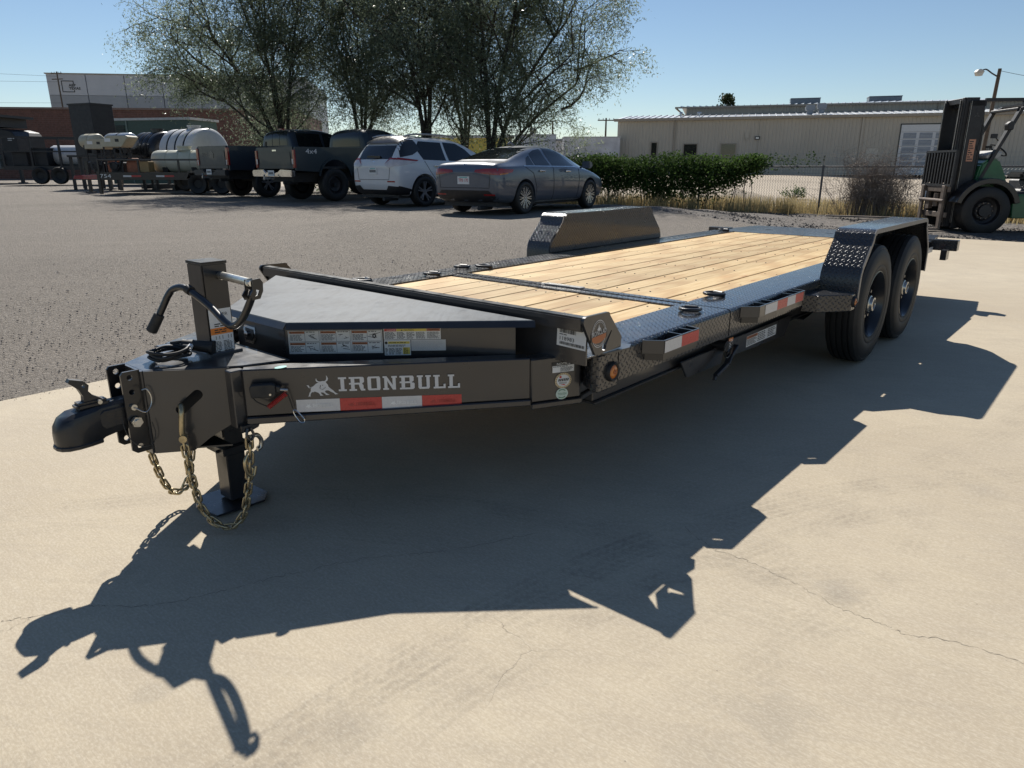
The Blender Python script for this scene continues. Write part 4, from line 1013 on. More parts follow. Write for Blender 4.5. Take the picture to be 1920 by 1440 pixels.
def suv():
    c = W(10.14, 13.12); t = thing('parked_crossover', 'white crossover car with dark lower bumper beside the grey sedan', 'car', (c.x, c.y, .29), YAW)
    P_ = paintm('pearl_white_paint', (.62,.63,.64), .8, 0.)
    st = [(-1.02,.55,.70,.75,.92,.62,.98),(-.98,.40,.84,.72,1.02,.72,1.10),(-.88,.30,.90,.70,1.08,.72,1.22),(-.72,.26,.925,.68,1.10,.70,1.45),(-.52,.24,.935,.66,1.105,.66,1.64),(-.1,.23,.94,.66,1.10,.645,1.685),(.5,.23,.945,.64,1.08,.64,1.70),(1.1,.23,.945,.64,1.06,.635,1.685),(1.6,.23,.945,.64,1.04,.64,1.62),(2.05,.23,.94,.63,1.03,.68,1.42),(2.5,.24,.935,.63,1.02,.74,1.15),(2.9,.25,.925,.62,.95,.72,1.05),(3.3,.28,.89,.6,.84,.66,.96),(3.6,.32,.80,.58,.74,.56,.84),(3.72,.44,.68,.56,.66,.42,.7)]
    b, bv = shell(st, [(0,.37,.43),(2.82,.37,.43)], .23, 1.89, P_, FDARK, t, tail=.86)
    G = lambda n, poly, pl, mm=CARGLASS, off=.004: patch(bv, n, poly, pl, mm, t, off)
    G('rear_window', [(-.62,1.14),(.62,1.14),(.60,1.46),(-.60,1.46)], 'B'); G('spoiler', [(-.70,1.50),(.70,1.50),(.66,1.655),(-.66,1.655)], 'B', BLACKM, .05)
    G('rear_quarter', [(-.68,1.18),(-.30,1.24),(.02,1.37),(-.1,1.60),(-.55,1.58)], 'R', BLACKM, .006)
    G('window', [(.0,1.13),(.78,1.11),(.80,1.55),(.05,1.57),(-.12,1.40)], 'R'); G('window', [(.88,1.11),(1.98,1.09),(1.65,1.40),(1.35,1.54),(.88,1.56)], 'R'); G('windscreen', [(2.45,.62),(2.45,-.62),(1.65,-.55),(1.65,.55)], 'T')
    G('roof_panel', [(.1,-.5),(1.0,-.5),(1.0,.5),(.1,.5)], 'T')
    for s in (1, -1):
        G('tail_lamp', [(s*.45,1.0),(s*.60,.93),(s*.88,1.0),(s*.88,1.13),(s*.62,1.15)], 'B', CLEARLENS, .01)
        G('lamp_edge', [(s*.44,1.01),(s*.6,1.13),(s*.88,1.12),(s*.88,1.155),(s*.58,1.17)], 'B', REDLENS, .014)
        G('rear_reflector', [(s*.52,.60),(s*.78,.60),(s*.78,.635),(s*.52,.635)], 'B', REDLENS, .006)
    G('tail_lamp', [(-.82,.97),(-.30,1.06),(-.22,1.11),(-.73,1.15)], 'R', CLEARLENS, .01); G('lamp_edge', [(-.78,1.12),(-.24,1.09),(-.17,1.12),(-.73,1.17)], 'R', REDLENS, .013)
    G('bumper_lower', [(-.86,.30),(-.86,.50),(-.55,.52),(-.45,.42),(.45,.42),(.55,.52),(.86,.50),(.86,.30)], 'B', FDARK, .008); G('bumper_lower', [(-.80,.30),(-.40,.30),(-.44,.44),(-.79,.52)], 'R', FDARK, .008)
    G('sill_trim', [(.4,.26),(2.4,.26),(2.38,.36),(.42,.36)], 'R', FDARK, .008)
    plate(bv, t, 0, .86); seams(bv, t, [[(-.66,1.12),(-.58,.66),(.58,.66),(.66,1.12)]], 'B')
    seams(bv, t, [[(.02,1.1),(.2,.85),(.42,.6),(.45,.3)], [(.83,1.08),(.84,.35)], [(2.2,1.04),(2.25,.5)]])
    m = MB(); m.bar((-.80,-.22,1.19),(-.86,.20,1.2),.035,.05); m.build('wiper', BLACKM, t)
    handle(bv, t, .42, .98, CHROME); handle(bv, t, 1.5, .97, CHROME); mirror_cap(t, 2.1, -1.12, 1.12, P_)
    for s in (-1, 1):
        m = MB(); m.tube(smooth_path([(-.35,s*.6,1.675),(0,s*.6,1.73),(1.0,s*.59,1.735),(1.35,s*.59,1.66)],4),.02,6); m.build('roof_rail', ZINC, t)
    m = MB(); m.prism([(-.1,0),(.1,0),(-.08,.06)], -.03, .03, MX.Translation((-.15,0,1.685)) @ XZ); m.build('aerial', P_, t)
    m = MB(); m.lathe([(.055,0),(.055,.006),(.038,.006),(.038,0)],(-.845,0,1.05),(-1,0,.3),20); m.build('badge', CHROME, t)
    for x in (0, 2.82):
        for s in (-1, 1): wheel(t, x, s*.825, .372, .235, s, 'five', .25)
    underbody(t, -.68, 3.3, .72, .22, .36)
suv()
def pickup(name_label, px, py, paint, style, z0):
    """style 'old': slab-sided 4x4 with chrome bumper; 'new': crew cab"""
    c = W(px, py); t = thing('pickup_truck', name_label, 'pickup truck', (c.x, c.y, z0), YAW)
    lift = .18 if style == 'old' else .22; t.location.z += lift; hw = 1.0; zb = .62 if style == 'old' else .58; zt = 1.30 if style == 'old' else 1.36; xr = -1.28
    # bed: side walls, floor, front wall and tailgate
    x1 = 1.1 if style == 'old' else .95; ar = .50
    prof = [(xr, zb+.05), (-.52, zb)] + [(p[0], p[1]) for p in arc(0, .44, ar+.06, 160, 20, 10)] + [(.52, zb), (x1, zb), (x1, zt), (xr+.02, zt-.005), (xr, zt-.03)]
    prof = [p for i, p in enumerate(prof) if not (i in (1,) )]
    for s in (-1, 1):
        m = MB(); m.prism(prof, 0, .07, MX.Translation((0, s*hw-(0 if s < 0 else 0), 0)) @ (frame((0,0,0),(1,0,0),(0,0,1)) if s > 0 else frame((0,.07,0),(1,0,0),(0,0,1)))); m.build('bed_side', paint, t, bevel=.012, seg=2)
        m = MB(); m.lathe([(ar+.075,-.0),(ar+.075,.05),(ar+.03,.05),(ar+.03,0)], (0, s*(hw-.02), .44), (0, s, 0), 40, closed=True); 
        keep = MB(); keep.v = m.v; keep.f = [f for f in m.f if all(m.v[i][2] > .52 for i in f)]; keep.mi = [0]*len(keep.f); keep.build('wheel_arch', paint, t, smooth=40)
    m = MB(); m.box((xr+.06, -hw+.07, .72), (x1-.02, hw-.07, .78)); m.box((x1-.06, -hw+.07, .78), (x1, hw-.07, zt-.02)); m.build('bed_floor', FDARK, t)
    F = frame((xr-.015, 0, 0), (0,-1,0), (0,0,1))
    m = MB(); m.prism([(-hw+.10, zb+.10), (hw-.10, zb+.10), (hw-.10, zt), (-hw+.10, zt)], -.06, 0, F); m.prism([(-hw+.2, zb+.2), (hw-.2, zb+.2), (hw-.22, zt-.14), (-hw+.22, zt-.14)], .0, .012, F); m.build('tailgate', paint, t, bevel=.015, seg=2)
    for s in (-1, 1):
        m = MB()
        if style == 'old': m.prism([(s*(hw-.005), zb+.12), (s*(hw-.095), zb+.12), (s*(hw-.095), zt-.08), (s*(hw-.005), zt-.08)], -.05, .03, F)
        else: m.prism([(s*(hw+.005), zb+.2), (s*(hw-.13), zb+.2), (s*(hw-.12), zt-.06), (s*(hw+.0), zt-.06)], -.05, .03, F)
        tl = m.build('tail_lamp', REDLENS, t, bevel=.012)
        m = MB(); m.box((xr-.046-.004, s*hw-(.1 if s > 0 else -.1)*.9-.035, zb+.22), (xr-.044, s*hw-(.1 if s > 0 else -.1)*.9+.035, zb+.36)); m.build('reverse_lens', CLEARLENS, tl)
    bm_ = CHROME if style == 'old' else FDARK
    m = MB(); m.prism([(-hw+.0, zb-.11),(hw-.0, zb-.11),(hw+.01, zb+.06),(.42,zb+.08),(.3,zb+.0),(-.3,zb+.0),(-.42,zb+.08),(-hw-.01, zb+.06)], .03, .16, F); m.build('rear_bumper', bm_, t, bevel=.02, seg=2)
    m = MB(); m.prism([(-.155,-.078),(.155,-.078),(.155,.078),(-.155,.078)], .165, .172, MX.Translation((0,0,zb-.02 if style == 'old' else zb+.0)) @ F); m.mat(1)
    for k in range(6): rect(m, MX.Translation((0,0,zb-.02 if style == 'old' else zb)) @ F, -.12+k*.041, -.03, -.092+k*.041, .03, .174)
    m.build('licence_plate', [WHITE, BLACKP], t)
    m = MB(); m.bar((xr-.1,0,zb-.16),(xr-.42,0,zb-.16),.06,.06); m.lathe([(0,0),(.028,0),(.028,.02),(.018,.03),(.018,.04),(.026,.055),(.018,.078),(0,.084)],(xr-.40,0,zb-.13),(0,0,1),12); m.build('tow_hitch', STEEL, t, smooth=40)
    # cab
    if style == 'old':
        st = [(x1+.06,.45,.93,.8,1.28,.80,1.62),(x1+.10,.42,.98,.8,1.29,.80,1.80),(x1+.25,.42,1.0,.8,1.30,.79,1.88),(1.9,.42,1.0,.8,1.30,.79,1.90),(2.35,.42,1.0,.8,1.29,.80,1.86),(2.75,.42,1.0,.8,1.28,.84,1.55),(3.05,.45,1.0,.8,1.25,.9,1.30),(3.6,.45,.99,.8,1.16,.9,1.22),(4.15,.5,.97,.8,1.08,.85,1.14),(4.25,.6,.9,.8,.98,.7,1.02)]; fa = 3.55
    else:
        st = [(x1+.05,.42,.94,.8,1.30,.78,1.66),(x1+.09,.4,.99,.8,1.32,.78,1.86),(x1+.25,.4,1.01,.8,1.34,.77,1.93),(1.9,.4,1.01,.8,1.34,.76,1.97),(2.5,.4,1.01,.8,1.32,.76,1.95),(2.95,.4,1.01,.8,1.31,.80,1.82),(3.4,.4,1.01,.8,1.3,.86,1.52),(3.65,.42,1.0,.8,1.27,.9,1.33),(4.2,.42,.98,.8,1.2,.88,1.27),(4.6,.5,.94,.8,1.08,.8,1.14),(4.68,.6,.85,.8,.96,.66,1.0)]; fa = 3.75
    b, bv = shell(st, [(fa,.44,ar+.03)], .3, 2.0, paint, FDARK, t, 'cab', 2)
    zc = 1.80 if style == 'old' else 1.86
    patch(bv, 'rear_window', [(-.68,zt+.06),(.68,zt+.06),(.64,zc),(-.64,zc)], 'B', CARGLASS, t)
    if style == 'new':
        for s in (-1, 1): patch(bv, 'slider_frame', [(s*.2,zt+.06),(s*.235,zt+.06),(s*.235,zc),(s*.2,zc)], 'B', BLACKM, t, .01)
        for a, b_ in ((1.25, 2.2), (2.28, 3.2)): patch(bv, 'window', [(a,1.38),(b_,1.38),(b_-(.02 if b_ < 3 else .32),1.80),(a+.02,1.82)], 'R', CARGLASS, t)
        patch(bv, 'window', [(1.25,1.38),(2.2,1.38),(2.18,1.8),(1.27,1.82)], 'L', CARGLASS, t); patch(bv, 'window', [(2.28,1.38),(3.2,1.38),(2.9,1.8),(2.3,1.82)], 'L', CARGLASS, t)
        m = MB(); m.box((1.2,-.1,1.93),(1.3,.1,1.965)); m.build('brake_lamp', REDLENS, t)
    else:
        patch(bv, 'window', [(1.35,1.35),(1.95,1.35),(1.95,1.76),(1.38,1.76)], 'R', CARGLASS, t); patch(bv, 'window', [(2.03,1.35),(2.75,1.35),(2.5,1.76),(2.03,1.77)], 'R', CARGLASS, t)
        seams(bv, t, [[(1.98,1.8),(1.98,.55)], [(3.0,1.3),(3.0,.55)]])
        m = MB(); put_text(m, '4x4', frame((-.95,-hw-.004,1.12),(1,0,0),(0,0,1)), 0, 0, .36, .13, 0., .05); m.build('lettering', SILVERP, t)
        m = MB(); m.prism([(-.1,-.02),(.1,-.02),(.1,.02),(-.1,.02)], .0, .012, MX.Translation((0,0,zt-.09)) @ F); m.build('tailgate_handle', CHROME, t)
    if style == 'new':
        m = MB(); put_text(m, 'RAM', F, -.62, 1.05, .34, .11, .016); m.prism([(-.1,1.0),(.1,1.0),(.12,1.14),(0,1.22),(-.12,1.14)], .012, .02, F); m.build('emblem', simple('dark_chrome', (.10,.10,.11), .25, metal=.8), t)
        m = MB(); m.tube([(xr+.1,-hw-.004,1.22),(-.2,-hw-.004,1.16),(.3,-hw-.004,1.1)],.006,4); m.build('side_crease', paint, t)
    mirror_cap(t, fa-.85, -1.2, 1.42, BLACKM)
    for x in (0, fa):
        for s in (-1, 1): wheel(t, x, s*.86, .46, .29, s, 'steel' if style == 'old' else 'five', .26, dz=-lift)
    underbody(t, -1.1, fa+.4, .55, .36, .62)
pickup('dark green square-cornered 4x4 pickup with chrome rear bumper', 10.43, 17.28, paintm('dark_green_paint', (.018,.029,.036), .2), 'old', .30)
pickup('dark grey crew cab pickup with sliding rear window', 10.55, 21.08, paintm('graphite_paint', (.026,.034,.046), .2), 'new', .30)
# ------------------------------------------------------------ forklift (x forward, y left = the side seen here)
EDGEM = simple('rail_edge_glint', (.42,.40,.37), .35, metal=.6, var=.3, scale=9)  # bright tone stands for light caught along the mast rail edges
def forklift():
    t = thing('forklift', 'green forklift with tall black mast parked at the right edge', 'forklift', (9.11, 14.62, .0), R(175))
    # wheels
    for s in (1, -1):
        w_ = MB(); w_.lathe([(.25,-.16),(.40,-.17),(.44,-.14),(.445,-.1),(.445,.1),(.44,.14),(.40,.17),(.27,.16)], (0,0,0), (0,s,0), 40)
        wo = w_.build('wheel', TYRE, t, smooth=45, loc=(0, s*.62, .445), uv=False)
        m = MB(); m.lathe([(.27,.155),(.255,.15),(.24,.06),(.19,.03),(.16,.07),(.12,.07),(.11,.12),(0,.12)], (0,0,0), (0,s,0), 30); m.build('rim', FDARK, wo, smooth=40, uv=False)
        m = MB()
        for k in range(10): a = 2*pi*k/10; m.cyl((cos(a)*.145, s*.07, sin(a)*.145), (cos(a)*.145, s*.1, sin(a)*.145), .014, 6)
        m.build('wheel_nuts', FWORN, wo)
        w_ = MB(); w_.lathe([(.2,-.11),(.32,-.12),(.345,-.08),(.345,.08),(.32,.12),(.2,.11),(.18,.04),(0,.04)], (0,0,0), (0,s,0), 30); w_.build('wheel', TYRE, t, smooth=45, loc=(-1.9, s*.5, .345), uv=False)
    before = set(bpy.data.objects)
    # mast: two nested channel rails each side
    for s in (1, -1):
        m = MB(); m.box((.42, s*.43-.03, .1), (.66, s*.43+.03, 2.44)); m.build('mast_rail', FDARK, t, bevel=.006)
        m = MB(); m.box((.50, s*.355-.035, .12), (.74, s*.355+.035, 2.50)); m.box((.745, s*.355-.045, .12), (.775, s*.355+.035, 2.50)); m.build('mast_rail', FDARK, t, bevel=.006)
        m = MB(); m.box((.60, s*.29-.02, .14), (.80, s*.29+.02, 2.46)); m.build('mast_rail', FDARK, t, bevel=.005)
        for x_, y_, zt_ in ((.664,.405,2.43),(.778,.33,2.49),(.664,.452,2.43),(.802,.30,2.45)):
            m = MB(); m.box((x_, s*y_-.006, .2), (x_+.006, s*y_+.006, zt_)); m.build('edge_glint', EDGEM, t)
        m = MB(); m.cyl((.36, s*.36, .2), (.36, s*.36, 2.0), .035, 10); m.cyl((.36, s*.36, 2.0), (.40, s*.36, 2.35), .022, 8); m.build('lift_cylinder', FDARK, t, smooth=40)
        m = MB(); m.cyl((.38, s*.47, .72), (-.1, s*.47, .90), .045, 10); m.cyl((.38, s*.47, .72), (.2, s*.47, .79), .025, 8); m.build('tilt_cylinder', FDARK, t, smooth=40)
        m = MB(); m.tube(smooth_path([(.40, s*.25, 2.3), (.32, s*.24, 2.05), (.36, s*.26, 1.6), (.34, s*.22, 1.1), (.3, s*.2, .9)], 5), .016, 6); m.build('hose', RUBBER, t)
    for a, b in (((.40,-.46,2.34),(.66,.46,2.44)), ((.40,-.46,1.55),(.46,.46,1.65)), ((.67,-.38,2.40),(.74,.38,2.50)), ((.42,-.46,.2),(.5,.46,.4))): m = MB(); m.box(a, b); m.build('mast_crossbar', FDARK, t, bevel=.006)
    m = MB(); m.box((-.30,.40,2.42),(.42,.46,2.48)); m.box((-.30,.40,2.42),(-.25,.46,2.3)); m.build('mast_bracket', FDARK, t)
    for y_ in (-.09, .09):
        m = MB()
        for k in range(44): m.box((.60, y_-.018, .9+k*.034), (.63, y_+.018, .9+k*.034+.026))
        stuff(m.build('lift_chain', FWORN, t))
    # label and emblem on the near rail
    F = frame((.54,.462,1.55),(-1,0,0),(0,0,1)); m = MB(); rect(m,F,-.06,-.2,.06,.2,.001); m.mat(1); fine_print(m,F,-.05,-.18,.05,.18,9,.002,random.Random(1)); m.build('warning_label', [simple('faded_orange_label', (.50,.25,.16), .6), BLACKP], t)
    F = frame((.54,.462,2.18),(-1,0,0),(0,0,1)); m = MB()
    for a in (90, 210, 330):
        d = V((cos(R(a)), sin(R(a)))); e = V((-d.y, d.x)); m.flat([(0,0), tuple(d*.03+e*.017), tuple(d*.06), tuple(d*.03-e*.017)], F, .001)
    m.build('emblem', simple('faint_emblem', (.045,.045,.047), .5), t)
    # carriage and load backrest
    m = MB(); m.box((.80,-.52,.30),(.86,.52,.40)); m.box((.80,-.52,.78),(.86,.52,.88)); 
    for s in (1,-1): m.box((.80,s*.30-.05,.25),(.86,s*.30+.05,.95))
    m.build('carriage', FWORN, t, bevel=.006)
    m = MB(); m.box((.83,-.60,.88),(.87,.60,.93)); m.box((.83,-.60,1.52),(.87,.60,1.56)); m.build('backrest_frame', FDARK, t)
    for k in range(11): y = -.58+k*.116; m = MB(); m.box((.835,y-.022,.93),(.865,y+.022,1.52)); m.build('backrest_bar', FDARK, t)
    m = MB(); m.box((.80,-.59,.94),(.825,.59,1.5)); m.build('backrest_screen', BLACKB, t)
    for s in (1, -1):                                               # fork blades, raised backs and tines on the ground
        m = MB(); m.box((.865,s*.42-.055,.07),(.91,s*.42+.055,.90)); m.box((.91,s*.42-.055,.06),(1.9,s*.42+.055,.095)); m.build('fork', FWORN, t, bevel=.004)
    m = MB(); m.cyl((.9,-.5,.62),(.9,.5,.62),.03,8); m.cyl((.84,.1,.5),(.84,.1,.75),.06,10); m.box((.82,-.2,.45),(.9,-.08,.6)); m.build('side_shift', FWORN, t)
    for o_ in [q for q in bpy.data.objects if q not in before and q.parent == t]: o_.location.x -= .22
    # body
    m = MB(); m.prism([(.12,.62),(.16,.95),(.10,1.30),(-.04,1.40),(-.22,1.38),(-.42,1.02),(-.42,.42),(-.30,.40)], -.50, .50, XZ); m.build('cowl', FGREEN, t, bevel=.03, seg=2)
    for s in (1, -1):
        m = MB(); out = arc(0,.445,.60,15,165,14); inn = arc(0,.445,.50,165,15,14); m.prism(out+inn, -.17, .17, MX.Translation((0,s*.62,0)) @ XZ); m.build('wheel_guard', BLACKM, t, bevel=.01)
        m = MB(); m.prism([(-.55,.30),(-.50,.72),(-.62,.74),(-.95,.74),(-.95,.30)], -.08, .08, MX.Translation((0,s*.56,0)) @ XZ); m.build('step', FGREEN, t, bevel=.02)
    m = MB(); m.prism([(-.42,.40),(-.42,.78),(-1.0,.80),(-1.02,1.02),(-2.0,1.02),(-2.45,.9),(-2.5,.45),(-2.3,.32),(-.95,.32)], -.53, .53, XZ); m.build('chassis', FDARK, t, bevel=.03)
    m = MB(); m.prism([(-1.55,.98),(-2.05,1.06),(-2.48,.95),(-2.55,.5),(-2.35,.34),(-2.1,.34),(-1.95,.75),(-1.6,.75)], -.56, .56, XZ); m.build('counterweight', FGREEN, t, bevel=.05, seg=2)
    m = MB(); m.prism([(-.02,1.40),(-.22,1.38),(-.3,1.5),(-.16,1.56),(-.02,1.48)], -.42, .42, XZ); m.build('dashboard', simple('pale_dash', (.42,.42,.40), .5), t, bevel=.02)
    m = MB(); m.lathe([(.155,0),(.172,.015),(.19,0),(.172,-.015)], (-.42,0,1.56), (-.6,0,.8), 22, closed=True); m.cyl((-.42,0,1.56),(-.22,0,1.38),.028,8); m.bar((-.42,-.16,1.56),(-.42,.16,1.56),.025,.015); m.build('steering_wheel', RUBBER, t, smooth=40)
    m = MB(); m.box((-1.35,-.25,1.02),(-.8,.25,1.16)); m.prism([(-1.30,1.14),(-1.18,1.14),(-1.30,1.62),(-1.42,1.62)], -.23, .23, XZ); m.build('seat', RUBBER, t, bevel=.04, seg=2)
    m = MB()
    for i in range(4): m.cyl((-.2,.22-.06*i,1.42),(-.17,.22-.06*i,1.60),.008,5); m.cyl((-.17,.22-.06*i,1.60),(-.165,.22-.06*i,1.64),.016,6)
    m.build('levers', RUBBER, t)
    # overhead guard
    for s in (1, -1):
        m = MB()
        for a, b in (((.10,s*.46,.98),(-.44,s*.46,2.28)), ((-.44,s*.46,2.28),(-.62,s*.46,2.36)), ((-.62,s*.46,2.36),(-1.75,s*.46,2.42)), ((-1.75,s*.46,2.42),(-1.95,s*.50,1.0))): m.bar(a, b, .06, .10, (0,1,0))
        m.build('guard_post', FDARK, t)
    for k in range(7): x = -.6-k*.19; m = MB(); m.bar((x,-.44,2.38+k*.008),(x,.44,2.38+k*.008),.05,.035); m.build('guard_bar', FDARK, t)
    m = MB(); m.bar((-.46,-.46,2.29),(-.46,.46,2.29),.16,.05); m.build('guard_front', FDARK, t, bevel=.01)
    m = MB(); m.prism([(-.06,-.07),(.05,-.08),(.07,.03),(.0,.09),(-.06,.06)], -.06, .06, MX.Translation((-.24,.56,1.98)) @ XZ); m.bar((-.24,.5,1.95),(-.3,.46,1.9),.03,.03); m.build('work_lamp', FDARK, t, bevel=.015)
    m = MB(); m.bar((-.12,.5,1.72),(.02,.62,1.80),.02,.02); m.prism([(-.06,-.04),(.06,-.04),(.06,.04),(-.06,.04)], -.012, .012, MX.Translation((.03,.62,1.80)) @ XZ); m.build('indicator', FDARK, t, bevel=.005)
    # gas bottle lying across the counterweight
    m = MB(); m.lathe([(0,-.46),(.08,-.45),(.15,-.40),(.165,-.34),(.165,.34),(.15,.40),(.08,.45),(0,.46)], (-1.62,0,1.24), (0,1,0), 28); g = m.build('gas_bottle', simple('silver_bottle', (.42,.44,.50), .4, metal=.5), t, smooth=50)
    m = MB(); m.cyl((-1.62,.45,1.24),(-1.62,.56,1.24),.10,16); m.cyl((-1.62,.46,1.24),(-1.62,.5,1.24),.05,10); m.build('collar', GREYP, g, smooth=40)
    for y in (-.22,.22): m = MB(); m.lathe([(.168,-.02),(.174,-.02),(.174,.02),(.168,.02)], (-1.62,y,1.24),(0,1,0),24,closed=True); m.build('strap', FDARK, g)
    m = MB(); F = frame((-1.45,.1,1.24),(0,1,0),(0,0,1)); rect(m,F,-.12,-.06,.1,.07,.002); m.mat(1); fine_print(m,F,-.10,-.05,.08,.05,5,.004,random.Random(4)); m.build('label', [WHITE, BLACKP], g)
forklift()

# ------------------------------------------------------------ equipment trailers at the left of the lot
def wheels2(t, xs, y, r=.36, wd=.22):
    for x in xs:
        m = MB(); m.lathe([(r*.55,-wd*.4),(r*.9,-wd*.5),(r,-wd*.3),(r,wd*.3),(r*.9,wd*.5),(r*.55,wd*.4),(r*.4,wd*.1),(0,wd*.1)], (0,0,0), (0,-1,0), 26); m.build('wheel', TYRE, t, smooth=45, loc=(x,y,r), uv=False)
def deck_trailer(label, X, Y, L_, num, tongue_m, gz, rail=True, W_=2.0):
    """long side faces the lot, tongue to the left; x along the deck"""
    t = thing('deck_trailer', label, 'trailer', (X, Y, gz), 0)
    m = MB(); m.box((0,0,.50),(L_,.08,.76)); m.box((0,W_-.08,.50),(L_,W_,.76)); 
    for k in range(int(L_/.6)+1): x = min(k*.6, L_-.08); m.box((x,.08,.52),(x+.07,W_-.08,.62))
    m.build('frame', BLACKM, t)
    nb = 12
    for k in range(nb): y0 = .09+k*(W_-.18)/nb; m = MB(); m.box((0.02,y0,.70),(L_-.02,y0+(W_-.18)/nb-.012,.745)); m.build('board', TIMBER, t)
    if rail:
        m = MB(); 
        for y in (.04, W_-.04): m.bar((0,y,1.20),(L_,y,1.20),.06,.06)
        m.bar((.03,.04,1.20),(.03,W_-.04,1.20),.06,.06); m.build('top_rail', simple('scuffed_rail', (.07,.065,.06), .4, metal=.3), t, bevel=.01)
        n = max(3, int(L_/1.3)); 
        for k in range(n+1):
            x = .03+k*(L_-.06)/n
            for y in (.04, W_-.04): m = MB(); m.box((x-.03,y-.03,.76),(x+.03,y+.03,1.17)); m.build('stake', BLACKM, t)
    m = MB(); m.bar((-1.15,W_/2,.58),(.1,.25,.60),.09,.16); m.bar((-1.15,W_/2,.58),(.1,W_-.25,.60),.09,.16); m.prism([(-1.5,.52),(-1.1,.50),(-1.0,.66),(-1.45,.64)], -.06, .06, MX.Translation((0,W_/2,0)) @ XZ); m.build('tongue', tongue_m, t, bevel=.01)
    m = MB(); m.box((-.98,W_/2-.05,.06),(-.88,W_/2+.05,1.15)); m.box((-1.06,W_/2-.13,.02),(-.80,W_/2+.13,.06)); m.cyl((-.93,W_/2,1.1),(-.70,W_/2-.1,1.12),.02,6); m.build('jack', BLACKM, t)
    m = MB(); m.box((-.05,-.02,.0),(.06,.06,.78)); m.box((.1,.0,.2),(.1+.02,.02,.5)); m.build('front_leg', BLACKM, t)
    m = MB(); F = frame((0,-.003,0),(1,0,0),(0,0,1))
    for k in range(int(L_/1.2)):
        m.mat(0); rect(m,F,.9+k*1.2,.60,1.2+k*1.2,.66,0.); m.mat(1); rect(m,F,1.2+k*1.2,.60,1.55+k*1.2,.66,0.)
    m.build('reflective_tape', [TAPEW, TAPER], t)
    if num:
        m = MB(); put_text(m, num, F, -.52 if False else .06, .57, .40, .13, .001); m.build('number', WHITE, t)
    wheels2(t, (L_*.62, L_*.62+.85), -.12)
    m = MB(); m.prism([(L_*.62-.45,.55),(L_*.62-.3,.80),(L_*.62+1.15,.80),(L_*.62+1.3,.55),(L_*.62+1.2,.55),(L_*.62+1.1,.74),(L_*.62-.25,.74),(L_*.62-.35,.55)], 0, .24, XZ); m.build('mudguard', BLACKM, t)
    return t
def pressure_washer(label, X, Y, z, rng, hood):
    t = thing('pressure_washer', label, 'pressure washer', (X, Y, z), 0, 'pressure washer units on the trailers'); 
    m = MB()
    for x in (.03, .62):
        for y in (.03, .72): m.box((x-.025,y-.025,0),(x+.025,y+.025,1.05))
    m.box((0,0,0),(1.25,.75,.05)); m.box((0,.0,.42),(.65,.04,.46)); m.build('frame', FDARK, t)
    m = MB(); m.prism([(-.02,1.02),(.0,1.22),(.22,1.42),(.92,1.42),(.98,1.36),(.70,1.02)], -.78, .02, frame((0,0,0),(1,0,0),(0,0,1))); h = m.build('hood', hood, t, bevel=.02)
    F = frame((-.01,.36,1.21),(0,-1,0),V((.22,0,.20))); m = MB(); rect(m,F,-.2,.06,.02,.2,.03); m.mat(1); rect(m,F,-.16,.08,-.02,.18,.033); m.build('gauge_panel', [WHITE, BLACKP], h)
    F = frame((0,-.022,0),(1,0,0),(0,0,1)); m = MB(); rect(m,F,.12,1.2,.34,1.32,.001); m.mat(1); rect(m,F,.5,1.2,.64,1.3,.001); m.build('label', [WHITE, BLACKP], h)
    m = MB(); m.box((.12,.12,.1),(.55,.6,.5)); m.cyl((.3,.1,.35),(.3,-.02,.35),.16,14); m.build('engine', FDARK, t, bevel=.03)
    m = MB(); m.box((.72,.1,.12),(1.15,.6,.5)); m.cyl((.7,.3,.55),(1.1,.3,.55),.09,12); m.build('pump', simple('rusty_orange_metal', (.28,.10,.05), .6, var=.3), t, bevel=.02)
    m = MB(); m.box((1.15,.05,.15),(1.55,.5,.52)); m.build('cardboard_box', simple('tan_box', (.36,.25,.12), .7), t, bevel=.01)
    m = MB(); m.tube(smooth_path([(.2,-.02,.5),(.25,-.1,.3),(.4,-.08,.2),(.55,-.06,.35),(.62,0,.6)],4),.018,6); m.build('hose', RUBBER, t); return t
